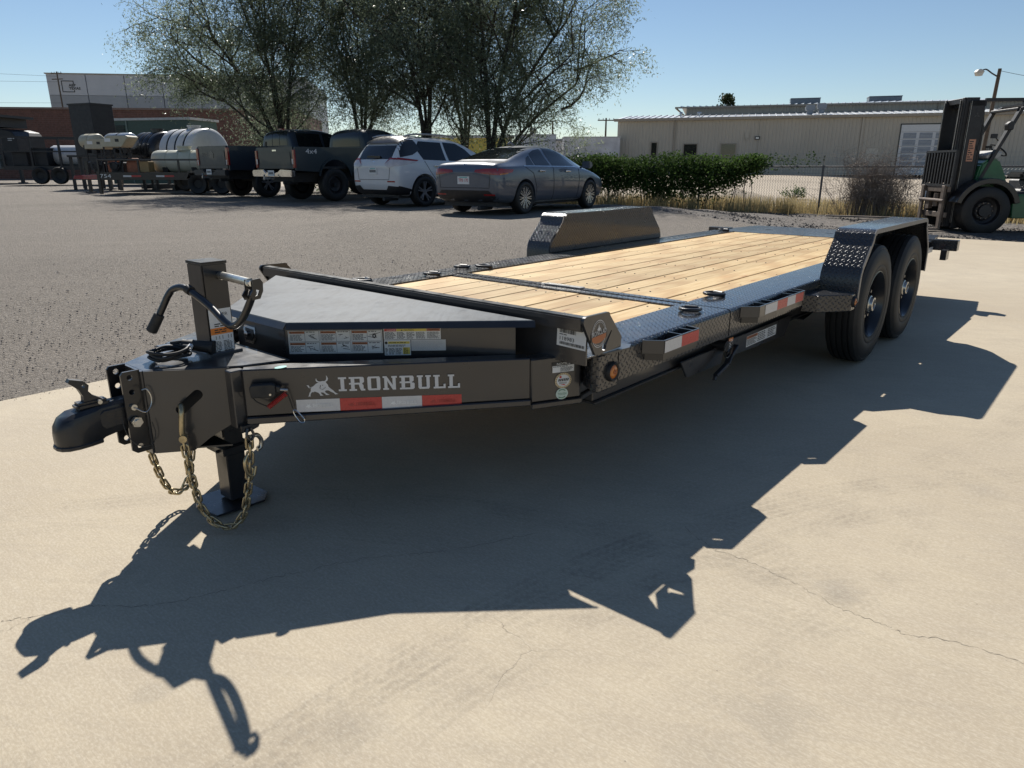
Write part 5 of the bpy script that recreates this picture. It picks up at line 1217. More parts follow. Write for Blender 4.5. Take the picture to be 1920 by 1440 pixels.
def lying_tank(name, label, c, d, r, L_, m_, bands, gz, hoop=FDARK, group=None):
    """horizontal poly tank with domed ends; d: axis direction of the end facing the lot"""
    d = V(d).normalized(); t = thing(name, label, 'tank', (c[0], c[1], gz), 0, group); z = c[2]-gz
    prof = [(0, r*.20), (r*.45, r*.16), (r*.8, r*.07), (r*.96, -.03)]
    n = bands; 
    for k in range(n):
        a = -.05-k*(L_/n); b = -.05-(k+1)*(L_/n); prof += [(r, a-.04), (r, b+.06), (r*.965, b+.03), (r*.965, b)]
    prof += [(r*.9, -L_-.12), (r*.5, -L_-.22), (0, -L_-.25)]
    m = MB(); m.lathe(prof, (0,0,z), d, 44); o = m.build('shell', m_, t, smooth=45, uv=False)
    for k in range(1, n):
        m = MB(); m.lathe([(r*.97,-.025),(r*1.012,-.02),(r*1.012,.02),(r*.97,.025)], V((0,0,z))-d*(.05+k*L_/n-.0), d, 44, closed=True); m.build('hoop', hoop, t, smooth=45, uv=False)
    q = V((0,0,z+r*.96))-d*L_*.45; m = MB()
    if name == 'drum': m.cyl(q, q+V((0,0,.03)), .05, 10)
    else: m.cyl(q, q+V((0,0,.12)), .24, 20); m.cyl(q+V((0,0,.12)), q+V((0,0,.17)), .27, 20); m.build('lid', m_, t, smooth=40)
    s = d.cross(V((0,0,1))); m = MB()
    for k in (.2,.8):
        q = V((0,0,0))-d*L_*k; m.bar(q-s*r*.85+V((0,0,.12)), q+s*r*.85+V((0,0,.12)), .2, .2); m.bar(q-s*r*.7, q-s*r*.75+V((0,0,max(.1,z-r*.55))), .1, .1); m.bar(q+s*r*.7, q+s*r*.75+V((0,0,max(.1,z-r*.55))), .1, .1)
    m.build('cradle', FDARK, t); return t
g0 = .30
deck_trailer('black deck trailer with red tongue numbered 754, rails and reflective tape', -15.05, 26.8, 5.9, '754', REDTR, g0)
deck_trailer('dark deck trailer numbered 750 behind the red tongued one', -16.1, 30.2, 4.4, '750', BLACKM, g0+.02, False)
pressure_washer('cream hooded pressure washer at the front of trailer 754', -14.85, 27.0, g0+.62, 1, SAND)
pressure_washer('cream hooded pressure washer on the rear trailer left of the other', -17.2, 30.0, g0+.62, 2, SAND)
lying_tank('water_tank', 'large white ribbed water tank behind the crew cab pickup', (-12.35, 30.6, 1.83), (.86,-.5,0), .93, 2.1, POLY, 4, g0)
lying_tank('water_tank', 'cream low water tank lying on trailer 754', (-11.45, 27.85, 1.45), (1,-.1,0), .40, 1.9, POLYC, 4, g0+.75, POLYC)
lying_tank('water_tank', 'black ribbed water tank left of the large white tank', (-15.0, 32.6, 1.86), (.86,-.5,0), .86, 1.5, BLACKPOLY, 4, g0)
lying_tank('drum', 'tan steel drum lying above the cream hoods', (-17.55, 31.8, 2.30), (.93,-.35,0), .30, .8, SAND, 2, g0+1.5, SAND)
lying_tank('drum', 'silver steel drum lying right of the tan one', (-16.15, 31.8, 2.30), (.93,-.35,0), .34, 1.2, simple('silver_drum', (.42,.46,.50), .3, metal=.5), 2, g0+1.5)
m = MB(); m.box((0,0,0),(3.2,.9,.08)); 
for x in (.1,1.6,3.1):
    for y in (.08,.82): m.box((x-.05,y-.05,-1.45),(x+.05,y+.05,0))
o = m.build('drum_rack', FDARK, loc=(-18.9, 31.5, g0+1.35)); tag(o, 'dark steel rack carrying the two lying drums', 'rack')
t = thing('shipping_container', 'green container with dark louvred end behind the drums', 'container', (-22.2, 41, .35), R(-12))
m = MB(); m.box((0,0,0),(5.2,2.4,3.35)); m.build('shell', CONTG, t); m = MB(); m.box((-.05,-.06,3.3),(5.3,2.5,3.42)); m.build('roof_rail', simple('pale_edge', (.5,.5,.48), .5), t)
m = MB(); 
for k in range(12): m.box((.12,-.05,1.9+k*.1),(1.2,-.01,1.95+k*.1))
m.build('louvre', FDARK, t); m = MB(); m.box((1.3,-.04,0),(1.38,-.005,3.3)); m.box((2.9,-.03,1.2),(3.9,-.005,2.7)); m.build('panel', simple('pale_green', (.17,.22,.19), .6), t)
t = thing('black_cabin', 'tall black box cabin standing above the trailers left of the container', 'cabin', (-19.95, 34, .3), R(-24))
m = MB(); m.box((0,0,.9),(1.45,1.1,3.62)); m.build('body', BLACKB, t, bevel=.02); m = MB(); m.box((-.03,-.03,3.60),(1.48,1.13,3.66)); m.build('lid', FDARK, t)
for a in (.1,1.35):
    for b in (.1,1.0): m = MB(); m.box((a-.06,b-.06,0),(a+.06,b+.06,.9)); m.build('leg', FDARK, t)
# dark tilting trailer with pipe rails and a wheel at the left
t = thing('utility_trailer', 'black pipe-railed utility trailer between cabin and gooseneck', 'trailer', (-27.5, 40, .35), R(4))
m = MB(); m.box((0,0,.75),(7.5,2.2,.95)); m.build('frame', FDARK, t)
m = MB(); m.bar((0,.05,2.45),(7.5,.05,2.35),.09,.09); m.bar((0,.05,1.7),(7.5,.05,1.7),.07,.07); m.bar((0,2.1,2.45),(7.5,2.1,2.35),.09,.09); m.build('rail', FDARK, t)
for k in range(6): m = MB(); m.box((k*1.48,0,.95),(k*1.48+.1,.1,2.42)); m.build('stake', FDARK, t)
wheels2(t, (1.9, 2.9), -.1, .45, .25)
for k, (x, h_) in enumerate(((.3,.7),(1.4,.9),(4.6,.6),(5.7,1.0),(6.6,.8))):
    tb = thing('tool_crate', ['leftmost low black crate on the pipe-railed trailer','tall black crate left of the pale tank on the pipe-railed trailer','low black crate right of the pale tank','tallest black crate near the right end of the pipe-railed trailer','black crate at the very right end of the pipe-railed trailer'][k], 'crate', (-27.5+x, 40.35, 1.30), R(4), 'crates on the pipe-railed trailer')
    m = MB(); m.box((0,0,.0),(.8,1.2,h_)); m.build('box', BLACKB, tb, bevel=.02); m = MB(); m.box((-.02,-.02,h_),(.82,1.22,h_+.05)); m.build('lid', FDARK, tb)
t2 = thing('water_tank', 'pale blue-white tank lying behind the pipe rails', 'tank', (-24.2, 41.6, 1.3), 0); m = MB(); m.lathe([(0,-1.5),(.5,-1.4),(.55,-1.3),(.55,1.3),(.5,1.4),(0,1.5)], (0,0,.55), (1,.05,0), 26); m.build('shell', POLY, t2, smooth=45); m = MB(); m.box((-1.1,-.5,-.05),(1.1,.5,.1)); m.build('cradle', FDARK, t2)
t = thing('gooseneck_trailer', 'black gooseneck trailer front with white reflective marks at far left edge', 'trailer', (-31.2, 44.6, .32), R(-6))
m = MB(); m.prism([(-6,.9),(1.25,.9),(1.75,1.1),(1.75,2.6),(1.5,2.95),(.9,3.1),(-6,3.2)], -2.3, 0, frame((0,0,0),(1,0,0),(0,0,1))); m.build('body', BLACKB, t, bevel=.03)
m = MB(); m.box((-6,-.4,3.72),(1.35,2.2,3.86)); m.box((-3,.1,3.2),(.9,2.1,3.75)); m.build('canopy', FDARK, t)
m = MB(); m.box((-.35,-.3,1.35),(.65,.05,1.6)); m.box((-.3,-.25,.8),(.6,0,1.35)); m.build('toolbox', simple('dark_green_grey', (.10,.12,.12), .5), t, bevel=.02)
for x in (-.35, 1.55): m = MB(); m.box((x,-.05,0),(x+.16,.1,1.0)); m.box((x-.1,-.15,0),(x+.26,.2,.05)); m.build('landing_leg', FDARK, t)
F = frame((0,-.012,0),(1,0,0),(0,0,1)); m = MB(); rect(m,F,-.9,2.85,-.4,2.98,0); rect(m,F,.1,2.83,.55,2.95,0); rect(m,F,.3,2.25,.6,2.4,0); m.mat(1); rect(m,F,-.1,1.68,.4,1.86,0); m.build('reflective_marks', [TAPEW, TAPER], t)
m = MB(); m.lathe([(.26,0),(.30,.01),(.34,0)], (.05,-.01,2.1), (0,-1,0), 24); m.build('hub_ring', FWORN, t)
m = MB(); F = frame((1.2,-.02,0),(1,0,0),(0,0,1)); fine_print(m,F,0,2.4,.5,2.6,2,0,random.Random(2)); m.build('lettering', GREYP, t)
# ------------------------------------------------------------ the tilt-deck trailer
T = thing('flatbed_trailer', 'gunmetal grey tilt-deck flatbed trailer with pine planks and tandem wheels', 'trailer', W(0,0,0), YAW)
DZ = .585; WOODZ = .577
# planks
NP = 11; y0, y1 = .262, 1.853; pw = (y1-y0)/NP
def plank_mesh(L_):
    m = MB(); m.box((0, .002, -.038), (L_, pw-.0025, 0)); return m.build('plank', WOOD, link=False, bevel=.003, uv=False)
pf, pr = plank_mesh(1.125), plank_mesh(4.13)
for k in range(NP):
    z = WOODZ+rnd.uniform(-.0025, .0015)
    a = obj('plank', pf, T, (-.2525, y0+k*pw, z)); b = obj('plank', pr, T, (1.015, y0+k*pw, z+rnd.uniform(-.001,.001)))
m = MB()                                                            # screw heads where planks cross the bearers
for x in [-.12, .38, .80]+[1.2+.55*i for i in range(8)]:
    for k in range(NP):
        for q in (.25, .75):
            cx, cy = x+rnd.uniform(-.012,.012), y0+(k+q)*pw; m.cyl((cx,cy,WOODZ-.004),(cx,cy,WOODZ+.0012),.0048,7)
stuff(m.build('screw_heads', FDARK, T, uv=False))
# tread plate side decks
def strip(x0, x1, ya, yb, outer, cut=None):
    m = MB()
    if outer < 0:                                                   # near side: top, rolled edge and skirt
        r = .02; prof = [(yb, DZ-.006), (yb, DZ)]+[(ya+r-r*sin(R(a)), DZ-r+r*cos(R(a))) for a in range(0, 91, 15)]+[(ya, .452), (ya+.006, .452)]+[(ya+.006, DZ-r)]+[(ya+r, DZ-.006)]
    else:
        r = .02; prof = [(ya, DZ-.006), (ya, DZ)]+[(yb-r+r*sin(R(a)), DZ-r+r*cos(R(a))) for a in range(0, 91, 15)]+[(yb, .452), (yb-.006, .452), (yb-.006, DZ-r), (yb-r, DZ-.006)]
    m.prism(prof, x0, x1, YZ); return m.build('tread_strip', TREAD, T, smooth=30)
m = MB(); m.box((-.2535, .003, DZ-.006), (-.0455, .257, DZ)); m.build('tread_strip', TREAD, T); m = MB(); m.box((-.2535, 1.858, DZ-.006), (-.0455, 2.112, DZ)); m.build('tread_strip', TREAD, T); strip(-.045, .945, 0, .257, -1); strip(.957, 5.16, 0, .257, -1)
strip(-.045, .945, 1.858, 2.115, 1); strip(.957, 5.16, 1.858, 2.115, 1)
# front corner blocks with amber marker lamps
for s in (0, 1):
    Y = (lambda y: y) if s == 0 else (lambda y: 2.115-y)
    m = MB(); m.prism([(-.185, Y(.0)), (-.046, Y(.0)), (-.046, Y(.128)), (-.135, Y(.103)), (-.185, Y(.03))], .432, .578, XY); m.build('corner_block', TREAD, T, bevel=.006, recalc=True)
    m = MB(); m.prism([(-.21, Y(.06)), (-.155, Y(-.012)), (-.02, Y(-.03)), (.03, Y(-.006)), (.0, Y(.11))], .5795, .5855, XY); m.build('gusset_plate', GUN, T, recalc=True)
def marker(x, y, z, n, r=.036):
    c = V((x,y,z)); n = V(n)
    m = MB(); m.lathe([(r*.72,.0),(r*.74,.012),(r*.95,.016),(r*1.06,.010),(r*1.1,0)], c, n, 30); o = m.build('marker_lamp', RUBBER, T, smooth=40)
    m = MB(); m.lathe([(0,.017),(r*.3,.0165),(r*.6,.0145),(r*.73,.010)], c, n, 30); m.build('lens', AMBER, o, smooth=60)
    m = MB(); m.lathe([(0,.0215),(r*.12,.021),(r*.16,.018),(r*.2,.017)], c, n, 16); m.lathe([(r*.24,.0166),(r*.24,.0185),(r*.3,.0185),(r*.3,.0165)], c, n, 16); m.build('lens_boss', BROWNP, o, smooth=60)
marker(-.094, 0, .500, (0,-1,0)); marker(-.094, 2.115, .500, (0,1,0))
# headboard: rail, upright sheet and the two end plates with keyholes
m = MB(); m.box((-.292, .004, .684), (-.244, 2.111, .736)); m.build('headboard_rail', GUN, T, bevel=.006, seg=2)
m = MB(); m.box((-.262, .004, .555), (-.254, 2.111, .684)); m.box((-.262, .20, .40), (-.254, 1.915, .555)); m.build('headboard_sheet', GUN, T)
def holed(mb, loops, a, b, M):
    """a plate with holes: first loop is the outline"""
    def area(l): return sum(l[i][0]*l[(i+1) % len(l)][1]-l[(i+1) % len(l)][0]*l[i][1] for i in range(len(l)))
    loops = [l if area(l) > 0 else l[::-1] for l in loops[:1]]+[l if area(l) < 0 else l[::-1] for l in loops[1:]]
    flat = [p for l in loops for p in l]; n = len(flat)
    vs = [M @ V((p[0],p[1],a)) for p in flat]+[M @ V((p[0],p[1],b)) for p in flat]; fs = []
    for c in tessellate_polygon([[V((p[0],p[1],0)) for p in l] for l in loops]):
        A, B, C = (flat[i] for i in c); cr = (B[0]-A[0])*(C[1]-A[1])-(B[1]-A[1])*(C[0]-A[0]); c = tuple(c) if cr > 0 else tuple(c)[::-1]
        up = b > a; fs.append(tuple(n+i for i in c) if up else tuple(n+i for i in c)[::-1]); fs.append(c[::-1] if up else c)
    o = 0
    for l in loops:
        k = len(l)
        for i in range(k): j = (i+1) % k; q = (o+i, o+j, n+o+j, n+o+i); fs.append(q if b > a else q[::-1])
        o += k
    mb.add(vs, fs)
key = arc(-.166, .610, .0145, 60, 390-60, 12); key = [( -.166+.0145*cos(R(a)), .612+.0145*sin(R(a))) for a in range(75, 376, 25)]+[(-.122,.660),(-.118,.664),(-.121,.668),(-.127,.664)]
plate_out = [(-.222,.590),(-.052,.590),(-.049,.632),(-.135,.728)]+arc(-.150,.720,.02,40,95,4)+arc(-.282,.722,.02,92,200,6)
for s, yy in ((0, -.010), (1, 2.113)):
    m = MB(); holed(m, [plate_out, key], 0, .012, frame((0, yy+.012, 0),(1,0,0),(0,0,1))); m.build('headboard_plate', GUN, T)
# shield emblem on the near plate
F = frame((-.205, -.0112, .668),(1,0,0),(0,0,1)) @ MX.Rotation(R(4), 4, 'Z'); m = MB()
def ring(mb, F, cx, cy, ra, rb, rx, h, n=32, a0=0, a1=360):
    pa = [(cx+ra*rx*cos(R(a0+(a1-a0)*i/n)), cy+ra*sin(R(a0+(a1-a0)*i/n))) for i in range(n+1)]; pb = [(cx+rb*rx*cos(R(a0+(a1-a0)*i/n)), cy+rb*sin(R(a0+(a1-a0)*i/n))) for i in range(n+1)]
    mb.add([F @ V((*p, h)) for p in pa+pb], [(i, n+1+i, n+2+i, i+1) for i in range(n)])
ring(m, F, 0, 0, .049, .0515, .86, .0, 36); ring(m, F, 0, 0, .043, .0445, .86, .0003, 36)
m.mat(1); m.flat([(-.052,-.022),(.052,-.022),(.050,.006),(-.050,.006)], F, .0006)
m.mat(2); m.flat([(-.044,-.020)]+[(.0+.046*cos(R(a)), -.012-.022*sin(R(a))) for a in range(160, 19, -14)]+[(.044,-.020),(.046,-.006),(-.046,-.006)], F, .0009)
m.mat(0); m.flat([(-.012,.018),(-.004,.024),(0,.036),(.004,.024),(.012,.018),(.006,.012),(-.006,.012)], F, .0006); put_text(m, 'IRONCLAD', F, -.047, -.004, .094, .018, .0014, .002)
m.build('shield_emblem', [SILVERP, BLACKP, BROWNP], T)
# stock label on the upright sheet
F = frame((-.2635, .136, .62),(0,-1,0),(0,0,1)) @ MX.Rotation(R(-2), 4, 'Z'); m = MB(); rect(m, F, 0, -.005, .131, .068, 0.)
m.mat(1); put_text(m, '118983', F, .014, .018, .065, .014, .001); rr = random.Random(3)
for yy, ht, xa, xb in ((.046,.016,.012,.085), (.002,.011,.014,.125), (.065,.003,.01,.09)):
    x = xa
    while x < xb: q = rr.choice((.001,.0018,.003)); rect(m, F, x, yy, x+q, yy+ht, .001); x += q+rr.choice((.001,.0016,.0024))
fine_print(m, F, .012, .037, .06, .043, 1, .001, rr); m.build('stock_label', [WHITE, BLACKP], T)
# hinge bar across the deck with its pale wear plate
m = MB(); m.box((.886, .262, .566), (.944, 1.853, .583)); m.box((.957, .262, .570), (1.012, 1.853, .586)); m.build('hinge_bar', TREAD, T, bevel=.003)
m = MB(); m.box((.962, .90, .5875), (1.008, 1.17, .592)); m.build('wear_plate', ZINC, T, bevel=.002)
# D-rings
def dring(x, y, ang, lift=18):
    c = V((x, y, DZ)); M = MX.Translation(c) @ MX.Rotation(R(ang), 4, 'Z')
    m = MB(); m.prism([(-.018,0),(.018,0),(.016,.016),(.008,.026),(-.008,.026),(-.016,.016)], -.032, .032, M @ frame((0,0,0),(1,0,0),(0,0,1))); o = m.build('tie_down_ring', BLACKC, T, bevel=.003)
    pts = [(.0,-.042,.013),(.02,-.047,.014),(.055,-.043,.016),(.082,-.026,.018),(.092,0,.019),(.082,.026,.018),(.055,.043,.016),(.02,.047,.014),(0,.042,.013)]
    m = MB(); m.tube([M @ V(p) for p in smooth_path(pts, 3)]+[M @ V((0,-.042,.013))], .0085, 8); m.build('ring', BLACKC, o, smooth=60)
for x, y, a in ((.80,.135,200),(1.275,.215,160),(1.28,1.90,160),(.80,1.93,200),(5.10,1.93,160),(5.10,.2,200),(.35,2.03,160),(1.16,2.02,200)): dring(x, y, a)
# rails of the chassis, bearers, front cross frame
m = MB(); m.box((-.02,.132,.33),(5.45,.21,.449)); m.box((-.02,.118,.318),(5.45,.21,.331)); m.build('frame_rail', GUN, T, bevel=.004)
m = MB(); m.box((-.02,1.905,.33),(5.45,1.983,.449)); m.box((-.02,1.905,.318),(5.45,1.997,.331)); m.build('frame_rail', GUN, T, bevel=.004)
for x in [.02]+[.45+.41*i for i in range(12)]: m = MB(); m.box((x,.02,.455),(x+.045,2.09,.535)); m.build('bearer', GUN, T)
m = MB(); m.box((-.24,.13,.38),(-.17,1.98,.57)); m.box((5.1,.06,.40),(5.18,2.05,.57)); m.box((.87,.2,.36),(.99,1.92,.55)); m.build('cross_frame', GUN, T)
# drawbar
HA, HB, A3, B3 = V((-1.405,.980,0)), V((-1.190,.817,0)), V((-1.174,.769,0)), V((-.35,.189,0))
def mir(p): return V((p[0], 2.115-p[1], p[2])) if len(p) == 3 else (p[0], 2.115-p[1])
for s in (0, 1):
    q = (lambda p: V(p)) if s == 0 else (lambda p: mir(V(p)))
    d = (B3-A3).normalized(); n = V((d.y, -d.x, 0)); n = n if n.y < 0 else -n
    def P2(v, z): w_ = V(v); w_.z = z; return q(w_)
    m = MB(); th = .07
    for (za, zb, zc, zd, o0) in ((.428, .595, .412, .570, 0), (.402, .428, .388, .412, .012)):
        a, b = A3+n*o0, B3+n*o0; a2, b2 = A3-n*th, B3-n*th
        m.add([P2(a,za),P2(b,zc),P2(b,zd),P2(a,zb),P2(a2,za),P2(b2,zc),P2(b2,zd),P2(a2,zb)], [(0,1,2,3),(5,4,7,6),(3,2,6,7),(1,0,4,5),(4,0,3,7),(1,5,6,2)])
    m.build('drawbar_beam', GUN, T, bevel=.004, recalc=True)
    pl = [(-.352,.186),(-.163,.093),(-.14,.112),(-.021,.131),(-.021,.20),(-.16,.20),(-.31,.24)]
    if s: pl = [mir(p) for p in pl]
    m = MB(); m.prism(pl, .395, .567, XY); m.build('corner_plate', GUN, T, bevel=.006, recalc=True)
    pl = [(-.356,.178),(-.166,.083),(-.13,.102),(-.021,.120),(-.021,.20),(-.16,.20),(-.31,.24)]
    if s: pl = [mir(p) for p in pl]
    m = MB(); m.prism(pl, .372, .395, XY); m.build('corner_flange', GUN, T, bevel=.004, recalc=True)
    # coupler housing side plate with the chain slot
    d2 = (HB-HA).normalized(); F = frame(HA, d2, (0,0,1)) if s == 0 else frame(mir(HA), V((d2.x,-d2.y,0)), (0,0,1))
    sl = []
    for a in range(-90, 91, 20): sl.append((.158+.017*cos(R(a+40)), .510+.017*sin(R(a+40))))
    for a in range(90, 271, 20): sl.append((.100+.017*cos(R(a+40)), .460+.017*sin(R(a+40))))
    outl = [(-.0,.309),(.125,.309),(.182,.353),(.262,.40),(.268,.597),(0,.600)]
    m = MB(); holed(m, [outl, sl], *((-.011, 0.) if s == 0 else (.011, 0)), F); m.build('housing_plate', GUN, T)
    m = MB(); a = HB if s == 0 else mir(HB); b = A3 if s == 0 else mir(A3)
    m.bar((a.x+.006,a.y-.02*(1 if s == 0 else -1),.392),(a.x+.006,a.y-.02*(1 if s == 0 else -1),.594),.042,.05,(1,0,0)); m.build('joint_post', GUN, T, bevel=.003)
m = MB(); m.prism([(-1.402,.985),(-1.192,.826),(-1.15,.80),(-1.0,.75),(-1.0,1.365),(-1.15,1.315),(-1.192,1.289),(-1.402,1.13)], .594, .601, XY); m.prism([(-.98,.70),(-.38,.28),(-.38,1.835),(-.98,1.415)], .50, .506, XY); m.build('top_plate', GUN, T, bevel=.002)
m = MB(); m.box((-1.412,.985,.309),(-1.402,1.13,.601)); m.build('front_plate', GUN, T); m = MB(); m.box((-1.40,1.045,.32),(-1.0,1.07,.59)); m.box((-1.0,.80,.40),(-.99,1.31,.59)); m.build('dark_filler', BLACKM, T); m = MB(); m.prism([(-1.40,.992),(-1.2,.84),(-1.2,1.275),(-1.40,1.123)], .312, .318, XY); m.build('bottom_plate', GUN, T)  # black inner piece is an added filler that keeps the chain slots dark
# adjuster channel with its holes
for yy, name in ((1.000, 0), (1.112, 1)):
    holes = [[(-1.443+.0095*cos(R(a)), z+.0095*sin(R(a))) for a in range(0, 360, 36)] for z in (.585,.535,.345)]
    m = MB(); holed(m, [[(-1.462,.606),(-1.410,.606),(-1.410,.322),(-1.455,.322),(-1.470,.334),(-1.470,.596)]]+holes, 0, .009, frame((0,yy+.0045,0),(1,0,0),(0,0,1))); m.build('adjuster_plate', BLACKM, T)
# coupler: socket, neck, latch
cp = MB(); cy = 1.056
prof = [(-1.440,.412,.508,.037),(-1.50,.404,.508,.037),(-1.535,.398,.507,.038),(-1.548,.392,.503,.043),(-1.585,.386,.500,.050),(-1.62,.385,.496,.0525),(-1.648,.386,.482,.046),(-1.664,.388,.462,.032),(-1.671,.394,.440,.016)]
rows = []
for x, zb, zt, hw in prof: rows.append([(x, cy+hw*a, zb+(zt-zb)*b) for a, b in ((-.92,0),(-1,.06),(-1,.72),(-.9,.9),(-.6,1),(.6,1),(.9,.9),(1,.72),(1,.06),(.92,0))])
k = 10; cp.add([p for r_ in rows for p in r_], [(i*k+j, (i+1)*k+j, (i+1)*k+(j+1) % k, i*k+(j+1) % k) for i in range(len(rows)-1) for j in range(k)]+[tuple(range(k)), tuple(range((len(rows)-1)*k, len(rows)*k))[::-1]])
co = cp.build('coupler', BLACKC, T, smooth=30, recalc=True)
m = MB(); vs = []
lip = [(-1.545,.0445),(-1.585,.0535),(-1.62,.056),(-1.65,.050),(-1.668,.034),(-1.676,.014)]; out = [(x, cy-h) for x, h in lip]+[(x, cy+h) for x, h in lip[::-1]]
m.prism(out, .383, .397, XY); m.build('socket_lip', BLACKC, co, bevel=.003, recalc=True)
m = MB(); m.prism([(-1.445,.43),(-1.53,.425),(-1.545,.44),(-1.545,.478),(-1.53,.488),(-1.445,.49)], -.041, .041, MX.Translation((0,cy,0)) @ XZ); m.build('neck_plate', BLACKC, co, bevel=.003)
m = MB(); F = frame((-1.525, cy-.0418, .448),(1,0,0),(0,0,1)); fine_print(m, F, 0, 0, .07, .03, 3, .0, random.Random(6)); m.build('raised_marks', BLACKM, co)
m = MB(); m.box((-1.60,cy-.026,.498),(-1.50,cy+.026,.522)); m.build('latch_housing', BLACKC, co, bevel=.008, seg=2)
m = MB(); holed(m, [[(-1.575,.512),(-1.530,.505),(-1.515,.520),(-1.545,.540),(-1.556,.556),(-1.551,.575),(-1.566,.592),(-1.602,.604),(-1.609,.594),(-1.582,.566),(-1.572,.54)], [(-1.566+.006*cos(R(a)), .575+.006*sin(R(a))) for a in range(0,360,45)]], -.013, .013, MX.Translation((0,cy,0)) @ XZ); m.build('latch_lever', BLACKC, co)
m = MB(); m.cyl((-1.532,cy-.03,.516),(-1.532,cy+.03,.516),.007,10); m.tube([(-1.56,cy+.005,.605),(-1.52,cy-.03,.60)],.0,3) if False else None; m.build('latch_pin', ZINC, co)
m = MB(); 
for z in (.485, .435):
    m.cyl((-1.447,.984,z),(-1.447,1.13,z),.010,12)
    if z < .45: m.cyl((-1.447,.976,z),(-1.447,.99,z),.0185,6); m.cyl((-1.447,.968,z),(-1.447,.98,z),.011,12)
m.build('coupler_bolt', ZINC, T, smooth=30)
m = MB(); m.tube(smooth_path([(-1.447,.978,.485),(-1.425,.955,.47),(-1.405,.955,.49),(-1.400,.957,.52),(-1.41,.96,.545),(-1.425,.962,.545)],5),.0022,6); m.build('retaining_clip', ZINC, T)
m = MB(); m.tube(smooth_path([(-1.49,.99,.46),(-1.485,.975,.40),(-1.46,.96,.36),(-1.42,.955,.355),(-1.405,.955,.39),(-1.41,.957,.43)],5),.0016,6); m.build('tether_wire', BLACKP, T)
# coupler jack
jk = MB(); jx, jy = -1.109, 1.055
jk.box((jx-.046,jy-.055,.28),(jx+.046,jy+.055,.925)); jk.box((jx-.052,jy-.061,.922),(jx+.052,jy+.061,.932)); jo = jk.build('jack_tube', BLACKM, T, bevel=.005, seg=2)
m = MB(); m.box((jx-.038,jy-.044,.02),(jx+.038,jy+.044,.34)); m.build('drop_leg', BLACKM, jo, bevel=.004)
m = MB(); m.box((jx-.058,jy-.066,.215),(jx+.058,jy+.066,.245)); m.cyl((jx-.07,jy-.03,.23),(jx+.06,jy-.03,.23),.007,8); m.build('collar', BLACKM, jo, bevel=.003)
m = MB(); m.tube(smooth_path([(jx+.05,jy-.05,.25),(jx+.085,jy-.052,.26),(jx+.105,jy-.05,.235),(jx+.10,jy-.05,.205),(jx+.085,jy-.05,.20)],4),.009,8); m.build('spring_pin', ZINC, jo, smooth=60)
m = MB(); m.prism([(-1.235,.955),(-1.05,.94),(-1.0,1.0),(-1.01,1.155),(-1.21,1.17),(-1.255,1.08)], .006, .014, XY); m.build('foot_plate', BLACKM, jo, bevel=.003)
m = MB(); m.box((jx-.062,jy-.075,.592),(jx+.062,jy+.075,.612)); m.build('weld_collar', GUN, jo, bevel=.003)
m = MB(); m.cyl((jx-.02,jy+.055,.875),(jx-.02,jy+.075,.875),.014,12); m.build('shaft_end', ZINC, jo)
m = MB(); m.cyl((-1.090,1.0,.882),(-1.164,.672,.898),.0135,18); so = m.build('crank_shaft', ZINC, jo, smooth=40)
m = MB(); m.cyl((-1.094,.985,.890),(-1.094,.985,.868),.008,6); m.cyl((-1.164,.675,.896),(-1.168,.652,.897),.0095,10); m.build('shaft_bolt', CHROME, so)
for yy, dx, dz in ((.678, -.084, .024), (.645, -.076, .026)):
    m = MB(); F = frame((dx,yy,dz),(1,0,0),(0,0,1)); holed(m, [[(-1.092,.884),(-1.068,.886),(-1.058,.872),(-1.060,.845),(-1.072,.822),(-1.098,.820),(-1.106,.836),(-1.094,.852)], [(-1.083,.852),(-1.071,.848),(-1.078,.834),(-1.088,.832)]], -.0025, .0025, F); m.build('crank_bracket', BLACKM, jo)
cpts = [(-1.248,1.118,.785),(-1.235,1.103,.818),(-1.222,1.083,.840),(-1.208,1.035,.848),(-1.196,.965,.824),(-1.187,.89,.790),(-1.186,.81,.753),(-1.179,.77,.747),(-1.169,.73,.776),(-1.160,.69,.830),(-1.160,.662,.868)]
m = MB(); m.tube(smooth_path([(-1.272,1.138,.728)]+cpts, 5), .0122, 12); m.build('crank_arm', BLACKM, jo, smooth=60)
m = MB(); m.cyl((-1.291,1.152,.690),(-1.262,1.130,.752),.0190,16,.0180); m.build('crank_grip', RUBBER, jo, smooth=40, bevel=.003)
m = MB(); m.cyl((-1.204,1.018,.846),(-1.201,.998,.839),.0165,14); m.build('crank_collar', RUBBER, jo, smooth=40)
# printed sheet on the jack
F = frame((jx-.046, jy-.0562, .6),(1,0,0),(0,0,1)); m = MB(); rect(m,F,.004,-.008,.086,.165,0); m.mat(1); rect(m,F,.004,.074,.086,.098,.0006); m.mat(2); put_text(m,'LER',F,.045,.140,.028,.011,.0012)
fine_print(m,F,.02,.10,.075,.115,2,.0012,rr); fine_print(m,F,.018,.078,.072,.094,2,.0012,rr); fine_print(m,F,.009,-.003,.042,.05,11,.0012,rr); fine_print(m,F,.047,-.003,.080,.05,11,.0012,rr)
for xx in (.02,.033,.045,.066,.077): rect(m,F,xx,.056,xx+.0018,.069,.0012)
m.build('printed_label', [WHITE, ORANGEP, BLACKP], jo)
